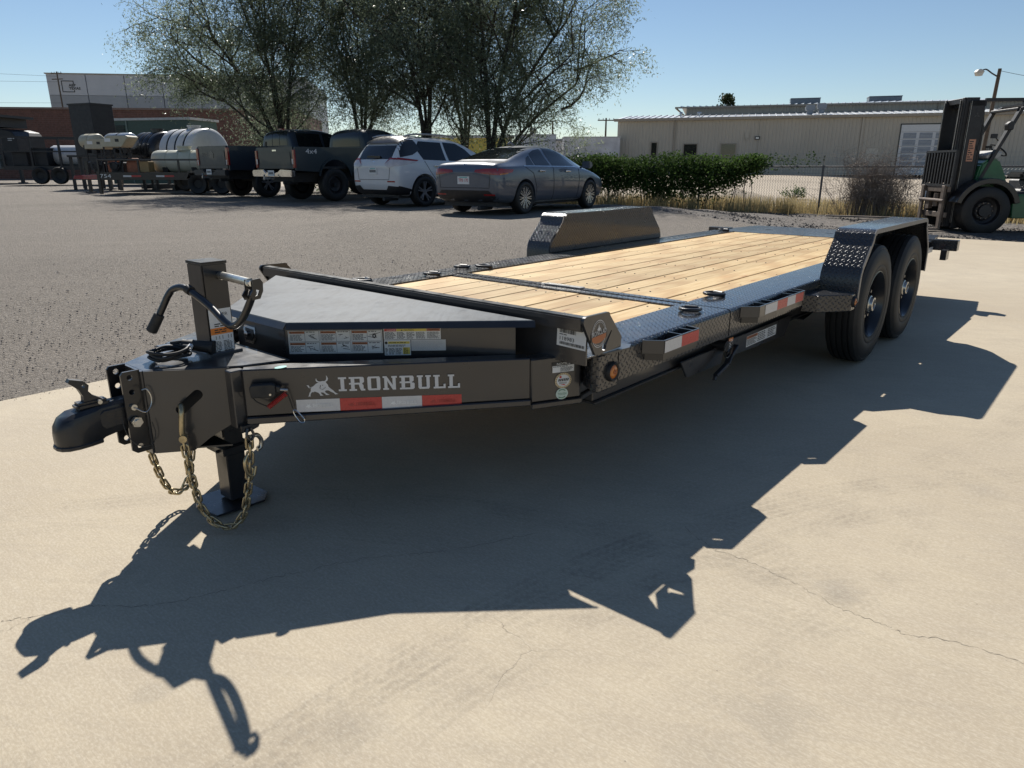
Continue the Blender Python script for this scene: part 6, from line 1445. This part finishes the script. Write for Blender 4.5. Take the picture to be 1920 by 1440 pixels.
# coiled cable and plug on the top plate
m = MB(); pts = []
for i in range(64):
    a = 2*pi*i/20; pts.append((-1.285+.062*cos(a)+.006*sin(i*.7), 1.05+.062*sin(a)+.008*cos(i*.5), .612+.011*(i/20)+.004*sin(i*.9)))
pts += [(-1.21,1.06,.655),(-1.19,1.05,.652)]
m.tube(smooth_path(pts, 2), .0062, 8); cb = m.build('trailer_cable', RUBBER, T, smooth=60)
m = MB(); m.cyl((-1.222,1.075,.645),(-1.155,.995,.632),.017,14,.022); m.cyl((-1.157,.997,.632),(-1.150,.989,.631),.026,14); m.build('plug', RUBBER, cb, smooth=40)
m = MB(); m.lathe([(.0075,-.012),(.0085,-.012),(.0085,.012),(.0075,.012)], (-1.23,1.0,.648), (.5,.7,.1), 10, closed=True); m.build('cable_tie', WHITE, cb)
# lidded tray on the drawbar
lid = [(-.93,1.265),(-.945,.845),(-.325,.190),(-.325,1.925),(-.945,1.27)]; lid = [(-.945,.845),(-.325,.190),(-.325,1.925),(-.945,1.27)]
m = MB(); m.prism(lid, .703, .709, XY); LO = m.build('tray_lid', LIDM, T, bevel=.003)
m = MB()
for a, b in ((V((-.325,.19,0)),V((-.945,.845,0))), (V((-.945,.845,0)),V((-.945,1.27,0))), (V((-.945,1.27,0)),V((-.325,1.925,0)))):
    d = (b-a).normalized(); n = V((-d.y,d.x,0)); c = V((-.6,1.0575,0)); n = n if (c-a).dot(n) < 0 else -n
    m.add([a+V((0,0,.706)),b+V((0,0,.706)),b+n*.016+V((0,0,.686)),a+n*.016+V((0,0,.686)),a+V((0,0,.70)),b+V((0,0,.70)),b+n*.010+V((0,0,.686)),a+n*.010+V((0,0,.686))], [(0,1,2,3),(7,6,5,4),(2,6,7,3),(0,3,7,4),(1,5,6,2)])
m.build('lid_lip', GUN, LO, recalc=True)
WA, WB = V((-.93,.885,0)), V((-.34,.268,0))
m = MB(); m.prism([(-.93,.885),(-.34,.268),(-.34,1.847),(-.93,1.23)], .507, .7025, XY); bo = m.build('tray', GUN, T, bevel=.003, recalc=True)
F = frame(V((-.9305,1.13,.62)),(0,-1,0),(0,0,1)); m = MB(); m.prism([(-.04,-.034),(.02,-.034),(.042,-.012),(.042,.034),(-.032,.036),(-.044,.02)], .0, .004, F); m.mat(1); m.prism([(-.03,-.022),(.012,-.022),(.03,-.006),(.03,.024),(-.026,.026)], .0045, .006, F); m.mat(0); m.cyl(F @ V((-.012,.004,.005)), F @ V((-.012,.004,.014)), .012, 14); m.build('latch', [CHROME, BLACKM], T)
# decals on the tray wall: (s along the wall, height)
F = frame(WA, (WB-WA).normalized(), (0,0,1)); F = F @ MX.Translation((0,-.011,.0015))
m = MB(); rect(m,F,.012,.594,.356,.682,0)
for i in range(3):
    for j in range(2):
        x = .016+i*.114; y = .598+j*.043
        m.mat(2); rect(m,F,x-.001,y-.001,x+.109,y+.040,.0004); m.mat(0); rect(m,F,x,y,x+.108,y+.039,.0008)
        m.mat(1); rect(m,F,x+.001,y+.0295,x+.056,y+.038,.0012); m.mat(2); put_text(m,'WARNING',F,x+.012,y+.0312,.04,.005,.0018); m.flat([(x+.004,y+.031),(x+.010,y+.031),(x+.007,y+.037)],F,.0018)
        fine_print(m,F,x+.003,y+.003,x+.054,y+.027,6,.0018,rr); rect(m,F,x+.0565,y,x+.0575,y+.039,.0018)
        cx, cy2 = x+.083, y+.019
        for q in range(5): a = rr.uniform(0,3); l = rr.uniform(.006,.018); p = V((cx+rr.uniform(-.012,.012),cy2+rr.uniform(-.009,.009))); dx, dy = cos(a)*l, sin(a)*l*.5; m.flat([(p.x-dx,p.y-dy),(p.x+dx,p.y+dy),(p.x+dx+.001,p.y+dy+.0018),(p.x-dx+.001,p.y-dy+.0018)],F,.0014+q*.00015)
        if (i, j) == (2, 1): ring(m,F,cx,cy2,.004,.009,.8,.0028,16)
        fine_print(m,F,x+.062,y+.033,x+.105,y+.038,1,.0018,rr)
m.build('warning_decals', [WHITE, BROWNP, BLACKP], T)
m = MB(); rect(m,F,.362,.644,.572,.686,0); m.mat(3); rect(m,F,.364,.6755,.408,.6845,.0004); m.mat(4); rect(m,F,.409,.6755,.519,.6845,.0004); m.mat(1); rect(m,F,.52,.6755,.570,.6845,.0004)
m.mat(0); put_text(m,'DANGER',F,.374,.677,.032,.006,.001); m.mat(2); put_text(m,'CAUTION',F,.436,.677,.036,.006,.001); put_text(m,'WARNING',F,.527,.677,.04,.006,.001); m.flat([(.425,.677),(.432,.677),(.4285,.683)],F,.001)
for xa, xb in ((.366,.406),(.411,.442),(.446,.477),(.481,.516),(.522,.568)): fine_print(m,F,xa,.647,xb,.673,7,.001,rr)
m.build('danger_decal', [WHITE, BROWNP, BLACKP, REDP, YELLOWP], T)
m = MB(); rect(m,F,.362,.584,.459,.6425,0); m.mat(1); rect(m,F,.376,.628,.456,.637,.0004); rect(m,F,.430,.588,.456,.614,.0004); m.mat(2); ring(m,F,.369,.632,.0,.0055,1,.0006,14); fine_print(m,F,.38,.630,.452,.635,1,.001,rr); fine_print(m,F,.376,.617,.452,.625,2,.001,rr)
for xa, xb in ((.365,.376),(.380,.401),(.405,.427),(.433,.453)): fine_print(m,F,xa,.587,xb,.613,6,.001,rr)
rect(m,F,.3785,.587,.3792,.614,.001); rect(m,F,.4028,.587,.4035,.614,.001); m.build('tyre_decal', [WHITE, YELLOWP, BLACKP], T)
m = MB(); rect(m,F,.4615,.6005,.590,.6425,0); m.mat(1); fine_print(m,F,.465,.603,.585,.638,9,.0005,rr,.9); m.build('certification_decal', [simple('dull_white', (.55,.55,.54), .45), GREYP], T)
# the lettering and bull on the near beam
dB = (B3-A3).normalized(); F = frame(A3, dB, V((0,0,1))); F[0][3] += 0
nB = V((F[0][2],F[1][2],F[2][2])); F = MX.Translation(nB*.0012) @ F
SL = -.018/.43                                                        # the letters follow the falling line of the beam
G = F @ MX(((1,0,0,0),(SL,1,0,0),(0,0,1,0),(0,0,0,1)))
bull = [(170,350),(215,345),(240,375),(228,405),(262,408),(300,388),(322,382),(400,312),(450,290),(480,292),(430,275),(402,242),(396,210),(412,172),(420,215),(450,250),(500,260),(560,250),(610,250),(640,225),(655,180),(652,108),(682,150),(692,195),(675,240),(630,275),(645,300),(680,350),(690,400),(740,450),(790,490),(850,560),(915,595),(835,605),(815,570),(740,530),(690,498),(640,490),(595,512),(610,545),(640,570),(702,610),(610,612),(605,585),(560,550),(510,540),(495,545),(515,590),(560,620),(480,625),(478,600),(440,550),(400,530),(355,512),(330,528),(290,525),(262,560),(245,600),(250,635),(192,635),(215,600),(228,545),(262,500),(268,440),(292,402),(262,420),(222,418),(205,388),(188,362)]
def bullpoly(x0, z0, sc): return [(x0+(x-170)*sc, z0+(635-y)*sc) for x, y in bull]
def ironbull(mb, F, x0, z0, h, wtot):
    """slab lettering on a cell grid; every stroke a little above the last"""
    n = [0]
    def r_(x, y, x2, y2): n[0] += 1; rect(mb, F, x0+x*u, z0+y*h, x0+x2*u, z0+y2*h, .0001*n[0])
    def p_(pts): n[0] += 1; mb.flat([(x0+x*u, z0+y*h) for x, y in pts], F, .0001*n[0])
    ws = dict(I=.62, R=1.22, O=1.0, N=1.12, B=1.18, U=1.12, L=.98); gap = .2
    tot = sum(ws[c] for c in 'IRONBULL')+gap*7; u = wtot/tot; x = 0; sw = .28; sh = .13
    for c in 'IRONBULL':
        w_ = ws[c]
        if c == 'I': r_(x,0,x+w_,sh); r_(x,1-sh,x+w_,1); r_(x+.17,sh,x+.17+sw,1-sh)
        if c == 'O':
            p_([(x+.08,0),(x+w_-.08,0),(x+w_,.1),(x+w_-sw,sh),(x+sw,sh),(x,.1)]); p_([(x,.9),(x+sw,1-sh),(x+w_-sw,1-sh),(x+w_,.9),(x+w_-.08,1),(x+.08,1)]); p_([(x,.1),(x+sw,sh),(x+sw,1-sh),(x,.9)]); p_([(x+w_-sw,sh),(x+w_,.1),(x+w_,.9),(x+w_-sw,1-sh)])
        if c in 'RB':
            r_(x+.14,0 if c == 'B' else sh,x+.14+sw,1); r_(x,1-sh,x+.14,1); r_(x,.46,x+.14,.58)
            r_(x+.14+sw,1-sh,x+w_-.2,1); r_(x+.14+sw,.45,x+w_-.2,.58); p_([(x+w_-.22-sw*.6,.58),(x+w_-.14,.56),(x+w_-.06,.64),(x+w_-.06,.9),(x+w_-.14,1),(x+w_-.22-sw*.6,1-sh)])
            if c == 'R': r_(x,0,x+.58,sh); p_([(x+w_-.48,.45),(x+w_-.2,.5),(x+w_-.12,.38),(x+w_-.12,.13),(x+w_,.13),(x+w_,0),(x+w_-.3,0),(x+w_-.38,.1)])
            else: r_(x,0,x+.14,sh); r_(x+.14+sw,0,x+w_-.16,sh); p_([(x+w_-.18-sw*.6,sh),(x+w_-.12,0),(x+w_,.1),(x+w_,.42),(x+w_-.1,.5),(x+w_-.18-sw*.6,.45)])
        if c == 'N':
            r_(x,0,x+.46,sh); r_(x,1-sh,x+.3,1); r_(x+w_-.44,1-sh,x+w_,1); r_(x+.11,sh,x+.11+.24,1-sh); r_(x+w_-.36,.0,x+w_-.11,1-sh); p_([(x+.3,1),(x+.12,1),(x+w_-.36,0),(x+w_-.11,0)])
        if c == 'U':
            r_(x,1-sh,x+.48,1); r_(x+w_-.44,1-sh,x+w_,1); r_(x+.1,.1,x+.1+sw,1-sh); r_(x+w_-.36,.1,x+w_-.1,1-sh); p_([(x+.2,0),(x+w_-.2,0),(x+w_-.1,.1),(x+w_-.36,.15),(x+.1+sw,.15),(x+.1,.1)])
        if c == 'L':
            r_(x,1-sh,x+.52,1); r_(x+.12,sh,x+.12+sw,1-sh); r_(x,0,x+w_-.14,sh); r_(x+w_-.17,0,x+w_,.33)
        x += w_+gap
m = MB(); m.flat(bullpoly(.205, .4945, .105/745), G, 0); ironbull(m, G, .312, .510, .0505, .428)
m.mat(1)
for pl in ([(500,350),(512,350),(502,400),(488,425),(500,445),(545,458),(575,440),(625,400),(628,406),(578,450),(545,470),(490,446),(476,424)], [(540,350),(560,345),(565,362),(550,368)]): m.flat([(.205+(x-170)*.105/745, .4945+(635-y)*.105/745) for x, y in pl], G, .0008)
m.build('brand_lettering', [SILVERP, BLACKP], T)
m = MB()
edges = [(.166,.313,0),(.313,.458,1),(.458,.601,0),(.601,.746,1)]
for a, b, c in edges:
    m.mat(c); rect(m, G, a+.0004, .4385, b-.0004, .4835, .0)
    m.mat(2+c); m.flat(bullpoly(a+.028, .4515, .026/745), G, .0006); ironbull(m, G, a+.054, .4545, .0125, .068)
m.mat(2); rect(m,G,.2335,.4385,.2342,.4835,.0007)
m.build('reflective_tape', [TAPEW, TAPER, simple('tape_print_white', (.82,.82,.80), .35), simple('tape_print_red', (.36,.03,.028), .3)], T)
m = MB(); ring(m, frame((-1.068,.70,.6008-.006),(1,0,0),(0,1,0)), 0, 0, 0, .014, 1.6, .001, 18); m.build('round_sticker', TEALP, T)
# breakaway switch, coiled lanyard and snap hook
m = MB(); m.prism([(.026,.505),(.098,.503),(.106,.512),(.106,.545),(.096,.550),(.03,.550),(.022,.54)], .012, .04, F); m.prism([(.106,.515),(.122,.52),(.122,.538),(.106,.542)], .016, .036, F); sw_ = m.build('breakaway_switch', RUBBER, T, bevel=.003)
m = MB(); m.cyl(F @ V((.12,.527,.03)), F @ V((.145,.524,.032)), .005, 8); m.cyl(F @ V((.088,.515,.041)), F @ V((.088,.515,.044)), .004, 8); m.build('pull_pin', ZINC, sw_)
m = MB(); a, b = V((.078,.468,.03)), V((.140,.514,.034)); d = (b-a).normalized(); u_ = V((-d.y,d.x,0)); pts = []
for i in range(16*9+1): t_ = i/(16*9); th = 2*pi*16*t_; pts.append(F @ (a+(b-a)*t_+u_*.0075*cos(th)+V((0,0,.0075*sin(th)))))
m.tube(pts, .0019, 5); m.build('coiled_lanyard', REDPL, sw_, smooth=60)
m = MB(); m.tube([F @ p for p in smooth_path([(.140,.514,.034),(.146,.50,.034),(.152,.475,.03),(.156,.455,.028)],4)], .0022, 6); m.tube([F @ p for p in smooth_path([(.078,.468,.03),(.06,.478,.03),(.04,.49,.028),(.026,.51,.026)],4)], .0022, 6); m.build('lanyard_cord', RUBBER, sw_)
m = MB(); pts = [F @ V((p[0],p[1],.03)) for p in smooth_path([(.158,.452),(.166,.446),(.178,.432),(.190,.415),(.188,.403),(.176,.404),(.165,.42),(.157,.44)] and [(.158,.452,0),(.168,.446,0),(.180,.430,0),(.191,.413,0),(.187,.402,0),(.176,.405,0),(.164,.424,0),(.156,.443,0)],3)]; m.tube(pts, .0021, 6, closed=True); m.build('snap_hook', CHROME, sw_, smooth=60)
# stickers on the corner plate
F = frame((-.352,.1845,0),(.189,-.093,0),(0,0,1)); F = F @ MX.Translation((-.010,-.013,.0015)); m = MB(); rect(m,F,.097,.518,.188,.544,0); m.mat(1); rect(m,F,.096,.5445,.189,.558,0); m.mat(0); put_text(m,'NOTICE',F,.115,.5465,.057,.009,.0008); m.mat(1); fine_print(m,F,.13,.520,.185,.537,5,.0008,rr); fine_print(m,F,.10,.538,.185,.543,1,.0008,rr)
m.build('notice_label', [WHITE, BLACKP], T)
m = MB(); cx, cz = .143, .484
def disc(mb, F, cx, cy, r, h, n=28, sx=1.): mb.flat([(cx+r*sx*cos(2*pi*i/n), cy+r*sin(2*pi*i/n)) for i in range(n)], F, h)
disc(m,F,cx,cz,.0305,0,28,1.15); m.mat(1); disc(m,F,cx,cz,.0235,.0005,28,1.15); m.mat(2); disc(m,F,cx-.012,cz+.015,.005,.001,12); m.flat([(cx-.014,cz-.016),(cx+.012,cz-.02),(cx+.004,cz-.014)],F,.001); m.mat(3)
for k in range(6): m.flat([(cx-.022+k*.0075,cz-.002),(cx-.0165+k*.0075,cz-.002),(cx-.0135+k*.0075,cz+.008),(cx-.019+k*.0075,cz+.008)],F,.001)
for k in range(22): a = 2*pi*k/22; disc(m,F,cx+.027*1.15*cos(a),cz+.027*sin(a),.0016,.001,6)
rect(m,F,cx-.016,cz-.0125,cx+.014,cz-.0055,.0009); m.mat(4); rect(m,F,cx-.015,cz-.0118,cx+.013,cz-.006,.0011); m.build('round_sticker', [TANP, WHITE, REDP, BLACKP, GREYP], T)
m = MB(); cx, cz = .139, .432; disc(m,F,cx,cz,.0225,0,28,1.15); m.mat(1); put_text(m,'TOUGH',F,cx-.0185,cz-.005,.037,.0095,.0006)
for k in range(7):
    a = R(50+k*80/6+0); 
    for sg in (1,-1): q = V((cx+.0165*1.15*cos(a), cz+sg*.0165*sin(a))); rect(m,F,q.x-.0018,q.y-.0022,q.x+.0016,q.y+.0022,.0006)
m.build('round_sticker', [simple('mint_white', (.55,.66,.58), .45), GREENP], T)
# safety chains
def link_mesh(p=.032, r=.0042, w_=.0095):
    m = MB(); pts = []
    for i in range(6): a = -pi/2+pi*i/5; pts.append((p/2-r+.0+ .009*cos(a)*1., w_*sin(a), 0))
    for i in range(6): a = pi/2+pi*i/5; pts.append((-p/2+r+.009*cos(a), w_*sin(a), 0))
    m.tube(pts, r, 7, closed=True); return m.build('chain_link', YZINC, link=False, smooth=60, uv=False)
LK = link_mesh(.040, .0042, .0105)
def chain(path, parent, pitch=.0285):
    pts = smooth_path(path, 10); d = [0]
    for a, b in zip(pts, pts[1:]): d.append(d[-1]+(b-a).length)
    def at_(s):
        for i in range(len(d)-1):
            if d[i+1] >= s: f = (s-d[i])/(d[i+1]-d[i]); return pts[i].lerp(pts[i+1], f)
        return pts[-1]
    n = int(d[-1]/pitch); up = V((.6,.8,0))
    for k in range(n):
        a, b = at_(k*pitch), at_((k+1)*pitch); dr = (b-a).normalized(); s_ = dr.cross(up).normalized(); v = s_ if k % 2 else s_.cross(dr)
        v = (v+dr.cross(v)*rnd.uniform(-.3,.3)).normalized()
        o = obj('chain_link', LK, parent); o.matrix_local = frame((a+b)/2, dr, v)
hkp = [(-1.333,.905,.478),(-1.338,.885,.484),(-1.345,.873,.466),(-1.350,.872,.43),(-1.352,.874,.40),(-1.35,.876,.385)]
m = MB(); m.tube(smooth_path(hkp, 5), [.0095]*26, 9); m.cyl((-1.358,.862,.376),(-1.342,.886,.376),.013,12); s1 = m.build('safety_chain', YZINC, T, smooth=50)
chain([(-1.352,.876,.372),(-1.348,.873,.31),(-1.342,.869,.211),(-1.329,.860,.118),(-1.302,.839,.056),(-1.26,.808,.030),(-1.224,.780,.070),(-1.206,.767,.143),(-1.194,.758,.223),(-1.185,.754,.302),(-1.182,.752,.375)], s1)
m = MB(); m.tube(smooth_path([(-1.375,1.14,.345),(-1.372,1.148,.325),(-1.37,1.152,.306)],3), .008, 8); s2 = m.build('safety_chain', YZINC, T, smooth=50)
chain([(-1.370,1.152,.311),(-1.352,1.165,.243),(-1.331,1.17,.150),(-1.312,1.17,.092),(-1.284,1.17,.058),(-1.248,1.17,.066),(-1.226,1.17,.106),(-1.208,1.17,.18),(-1.195,1.165,.25),(-1.19,1.16,.33)], s2)
m = MB(); m.prism([(-.02,0),(.05,0),(.04,.016),(.0,.026),(-.02,.02)], -.006, .006, MX.Translation((-1.185,.756,.405)) @ MX.Rotation(R(180),4,'X') @ XZ); m.tube(smooth_path([(-1.188,.745,.395),(-1.196,.742,.37),(-1.182,.74,.355),(-1.17,.742,.37),(-1.178,.745,.395)],4),.005,7); m.build('chain_anchor', GUN, T, recalc=True)
m = MB(); m.tube(smooth_path([(-1.196,.752,.30),(-1.21,.75,.275),(-1.205,.748,.235),(-1.185,.748,.22),(-1.172,.75,.25)],5),.006,8); m.build('chain_hook', YZINC, T, smooth=60)
# rub rails with stake pockets along the near side
def rub(x0, x1, xa, tape, z0=.527, z1=.583):
    m = MB(); y = -.07; F = XY
    for a, b in (((x0,0),(xa,y)), ((xa,y),(x1,y)), ((x1,y),(x1+.015,0))):
        m.bar((a[0],a[1],(z0+z1)/2),(b[0],b[1],(z0+z1)/2),.007,z1-z0)
    o = m.build('rub_rail', GUN, T, bevel=.001)
    n = 1 if x1-x0 < .5 else 2
    for k in range(n):
        c = x0+.16+(x1-x0-.2)*k/max(1,n-1)*.75 if n > 1 else x0+.2
        for q in (0,.10): m = MB(); m.box((c+q-.003,y+.003,z0),(c+q+.003,-.0,z1)); m.build('stake_pocket', GUN, o)
    m = MB(); m.prism([(x0+.02,-.002),(xa+.01,y+.005),(x1-.004,y+.005),(x1+.008,-.002)], z0-.03, z0+.004, XY); m.build('pocket_floor', BLACKM, o, recalc=True)
    F = frame((0,y-.0045,0),(1,0,0),(0,0,1)); m = MB()
    for a, b, c in tape: m.mat(c); rect(m,F,a,z0+.004,b,z1-.004,0)
    m.build('reflective_tape', [TAPEW, TAPER], o)
rub(.125, .478, .175, ((.178,.318,0),(.319,.470,1)))
rub(1.065, 1.762, 1.13, ((1.20,1.36,0),(1.361,1.50,1),(1.501,1.62,0),(1.621,1.74,1)))
# brackets under the near edge
m = MB(); m.prism([(.66,.36),(.73,.27),(1.11,.262),(1.13,.34),(1.13,.36)], -.006, .006, MX.Translation((0,.1,0)) @ XZ); m.build('hanger_plate', GUN, T, bevel=.002)
m = MB(); m.bar((1.19,.055,.35),(1.10,.045,.315),.03,.02); m.bar((1.10,.045,.315),(1.06,.04,.28),.03,.02); m.bar((1.06,.04,.28),(.93,.04,.245),.025,.02); m.bar((.93,.04,.245),(.92,.04,.225),.02,.02); m.build('release_lever', GUN, T, bevel=.003)
m = MB(); m.cyl((1.06,.05,.372),(1.06,.12,.372),.028,16); m.tube([(1.045+.045*cos(a*.35),.035,.36+.042*sin(a*.35)) for a in range(18)], .0022, 5, closed=True); m.build('lock_pin', BLACKM, T, smooth=40)
F = frame((1.12,.07,.325),(1,0,0),(0,0,1)); m = MB(); m.box((1.12,.072,.32),(1.18,.08,.40)); m.mat(1); rect(m,F,.004,.0,.056,.055,0); m.mat(2); rect(m,F,.004,.055,.056,.072,0); m.mat(1); fine_print(m,F,.008,.058,.05,.068,1,.001,rr); m.mat(0); rect(m,F,.007,.003,.053,.052,.0006); m.mat(1); fine_print(m,F,.01,.006,.05,.049,5,.0012,rr); m.build('latch_label', [BLACKP, WHITE, ORANGEP], T)
m = MB(); m.prism([(1.2,.365),(1.2,.275),(2.02,.25),(2.12,.365)], -.005, .005, MX.Translation((0,.11,0)) @ XZ); m.build('side_plate', GUN, T)
F = frame((1.44,.104,.285),(1,0,0),(0,0,1)); F = F @ MX.Rotation(R(0),4,'Z'); m = MB(); rect(m,F,0,0,.43,.062,0); m.mat(1); rect(m,F,.002,.044,.15,.060,.0005); m.mat(2); put_text(m,'WARNING',F,.03,.048,.1,.008,.001)
for a, b in ((.006,.145),(.155,.29),(.30,.42)): fine_print(m,F,a,.006,b,.042 if a < .1 else .058,5,.001,rr)
m.build('warning_label', [WHITE, BROWNP, BLACKP], T)
# mudguards, tandem wheels, front brackets
pr_out = [(2.215,.50),(2.235,.66),(2.45,.878)]; fp = [(2.225,.47),(2.230,.60),(2.238,.638),(2.256,.675),(2.40,.823)]+arc(2.478,.787,.098,132,90,5)+arc(3.762,.787,.098,90,48,5)+[(3.835,.823),(3.978,.675),(3.996,.638),(4.004,.60),(4.01,.47)]
for s in (0, 1):
    Yf = (lambda y: y) if s == 0 else (lambda y: 2.115-y)
    m = MB(); vs = []; fs = []; n = len(fp)
    inn = []
    for i in range(n):
        a = V(fp[max(i-1,0)]); b = V(fp[min(i+1,n-1)]); d = (b-a).normalized(); nn = V((d.y,-d.x)); inn.append((fp[i][0]+nn.x*.005, fp[i][1]+nn.y*.005))
    for P_ in (fp, inn):
        for yy in (-.002, -.225): vs += [(p[0], Yf(yy), p[1]) for p in P_]
    for i in range(n-1): fs += [(i, i+1, n+i+1, n+i), (2*n+i+1, 2*n+i, 3*n+i, 3*n+i+1), (n+i, n+i+1, 3*n+i+1, 3*n+i), (i+1, i, 2*n+i, 2*n+i+1)]
    fs += [(0, n, 3*n, 2*n), (n-1, 3*n-1, 4*n-1, 2*n-1)]
    m.add(vs, fs); fe = m.build('mudguard', TREAD, T, recalc=True, smooth=25)
    me = fe.data; uv = me.uv_layers[0].data                          # run the tread pattern round the bend
    acc = [0]
    for a, b in zip(fp, fp[1:]): acc.append(acc[-1]+(V(b)-V(a)).length)
    for p in me.polygons:
        for li in p.loop_indices:
            c = me.vertices[me.loops[li].vertex_index].co; k = min(range(n), key=lambda q: (fp[q][0]-c.x)**2+(fp[q][1]-c.z)**2); uv[li].uv = (acc[k], c.y)
    m = MB(); inner = [(p[0], p[1]) for p in fp]; m.prism([(2.228,.588)]+[p for p in inn if p[1] > .6]+[(4.004,.588)], 0, .005, frame((0,Yf(.003),0),(1,0,0),(0,0,1))); m.build('inner_skirt', TREAD, fe)
    m = MB(); lip = []
    for i in range(n):
        a = V(fp[max(i-1,0)]); b = V(fp[min(i+1,n-1)]); d = (b-a).normalized(); nn = V((d.y,-d.x)); lip.append((V(fp[i]), V(fp[i])+nn*.028))
    vs = []; fs = []
    for yy in (-.2252, -.231):
        for a, b in lip: vs += [(a.x, Yf(yy), a.y), (b.x, Yf(yy), b.y)]
    k = 2*n
    for i in range(n-1): fs += [(2*i,2*i+1,2*i+3,2*i+2),(k+2*i+1,k+2*i,k+2*i+2,k+2*i+3),(2*i,2*i+2,k+2*i+2,k+2*i),(2*i+1,k+2*i+1,k+2*i+3,2*i+3)]
    m.add(vs, fs); m.build('edge_lip', simple('raw_edge', (.16,.16,.165), .4, metal=.5, scale=30), fe, recalc=True)
    m = MB(); m.prism([(1.95,Yf(.0)),(1.975,Yf(-.085)),(2.15,Yf(-.222)),(2.224,Yf(-.222)),(2.224,Yf(.0))], .425, .526, XY); m.build('mudguard_bracket', TREAD, T, bevel=.004, recalc=True)
    for wx in (2.71, 3.59):
        sg = -1 if s == 0 else 1; wd = .208; m = MB(); hw = wd/2; cyw = Yf(-.118)
        tread = [(.380,-.082)]
        for g in (-.052,-.018,.018,.052): tread += [(.3855,g-.006),(.376,g-.004),(.376,g+.004),(.3855,g+.006)]
        tread += [(.380,.082)]
        prof = [(.212,-.086),(.222,-.098),(.30,-hw),(.352,-.098),(.372,-.088)]+tread+[(.372,.088),(.362,.094),(.358,.092),(.352,.098),(.30,hw),(.262,.1037),(.258,.101),(.254,.103),(.236,.101),(.222,.095),(.212,.086)]
        m.lathe(prof, (0,0,0), (0,sg,0), 72); wo = m.build('wheel', TYRE, T, smooth=40, loc=(wx, cyw, .386), uv=False)
        m = MB(); m.lathe([(.213,.086),(.219,.089),(.219,.096),(.212,.098),(.206,.088),(.196,.068),(.188,.05),(.182,-.0),(.178,-.09),(0,-.09)], (0,0,0), (0,sg,0), 56); ro = m.build('rim', BLACKM, wo, smooth=40, uv=False)
        m = MB(); F = frame((0,sg*.012,0),(1,0,0),(0,0,1)); loops = [[(.183*cos(R(a)),.183*sin(R(a))) for a in range(0,360,10)]]
        for k in range(8): a = 2*pi*k/8; loops.append([(.138*cos(a)+.021*cos(R(b)), .138*sin(a)+.021*sin(R(b))) for b in range(0,360,30)])
        holed(m, loops, -.006, .006, F); m.lathe([(.115,.012),(.105,.032),(.07,.036),(.06,.030)], (0,0,0), (0,sg,0), 40); m.build('wheel_disc', BLACKM, wo, smooth=30, uv=False)
        m = MB()
        for k in range(8): a = 2*pi*(k+.5)/8; m.cyl((.085*cos(a),sg*.034,.085*sin(a)),(.085*cos(a),sg*.058,.085*sin(a)),.0105,6)
        m.build('wheel_nuts', STEEL, wo)
        m = MB(); m.lathe([(.058,.03),(.055,.07),(.048,.074),(.044,.092),(.034,.094),(.032,.088),(0,.088)], (0,0,0), (0,sg,0), 32); h = m.build('hub_cap', ZINC, wo, smooth=35, uv=False)
        m = MB(); m.cyl((0,sg*.088,0),(0,sg*.093,0),.02,16); m.build('grease_plug', RUBBER, h)
marker(2.185, -.222, .478, (0,-1,0), .031); marker(2.185, 2.337, .478, (0,1,0), .031)
for wx in (2.71, 3.59): m = MB(); m.cyl((wx,.06,.386),(wx,2.05,.386),.045,14); m.build('axle', BLACKM, T, smooth=40)
m = MB()
for y in (.17, 1.945):
    for wx in (2.71, 3.59):
        for k in range(3): m.prism([(wx-.36+k*.05,.30-k*.012),(wx,.345-k*.012),(wx+.36-k*.05,.30-k*.012),(wx,.333-k*.012)], -.03, .03, MX.Translation((0,y,0)) @ XZ)
m.build('leaf_spring', BLACKM, T)
# rear: smooth plate with slots, tail lamps bars
m = MB(); slots = []
for yy in (.85, 1.02, 1.66): slots.append([(5.62+.02*cos(R(a)), yy+.05*sin(R(a))) for a in range(0,360,30)])
holed(m, [[(5.164,.02),(5.46,.02),(6.14,.10),(6.14,2.015),(5.46,2.095),(5.164,2.095)]]+slots, .566, .579, XY); m.build('rear_plate', GUN, T)
m = MB(); m.prism([(5.47,.565),(6.13,.565),(6.05,.47),(5.47,.42)], -.10, -2.0, frame((0,0,0),(1,0,0),(0,0,1))); m.build('rear_wedge', FDARK, T)
for ya, yb in ((-.19,.06),(2.055,2.305)):
    m = MB(); m.box((5.46,ya,.492),(5.56,yb,.590)); o = m.build('lamp_bar', TREAD, T, bevel=.004)
    m = MB(); m.box((5.555,ya+.03,.515),(5.568,yb-.05,.565)); m.build('tail_lamp', REDLENS, o)
    m = MB(); m.box((5.3,ya+.05 if ya < 0 else ya+.02,.42),(5.42,ya+.10 if ya < 0 else ya+.08,.51)); m.build('rear_step', GUN, T)
F = frame((5.0,-.0035,.48),(1,0,0),(0,0,1)); m = MB(); rect(m,F,0,0,.2,.05,0); m.mat(1); rect(m,F,.2,0,.4,.05,0); m.build('reflective_tape', [TAPER, TAPEW], T)
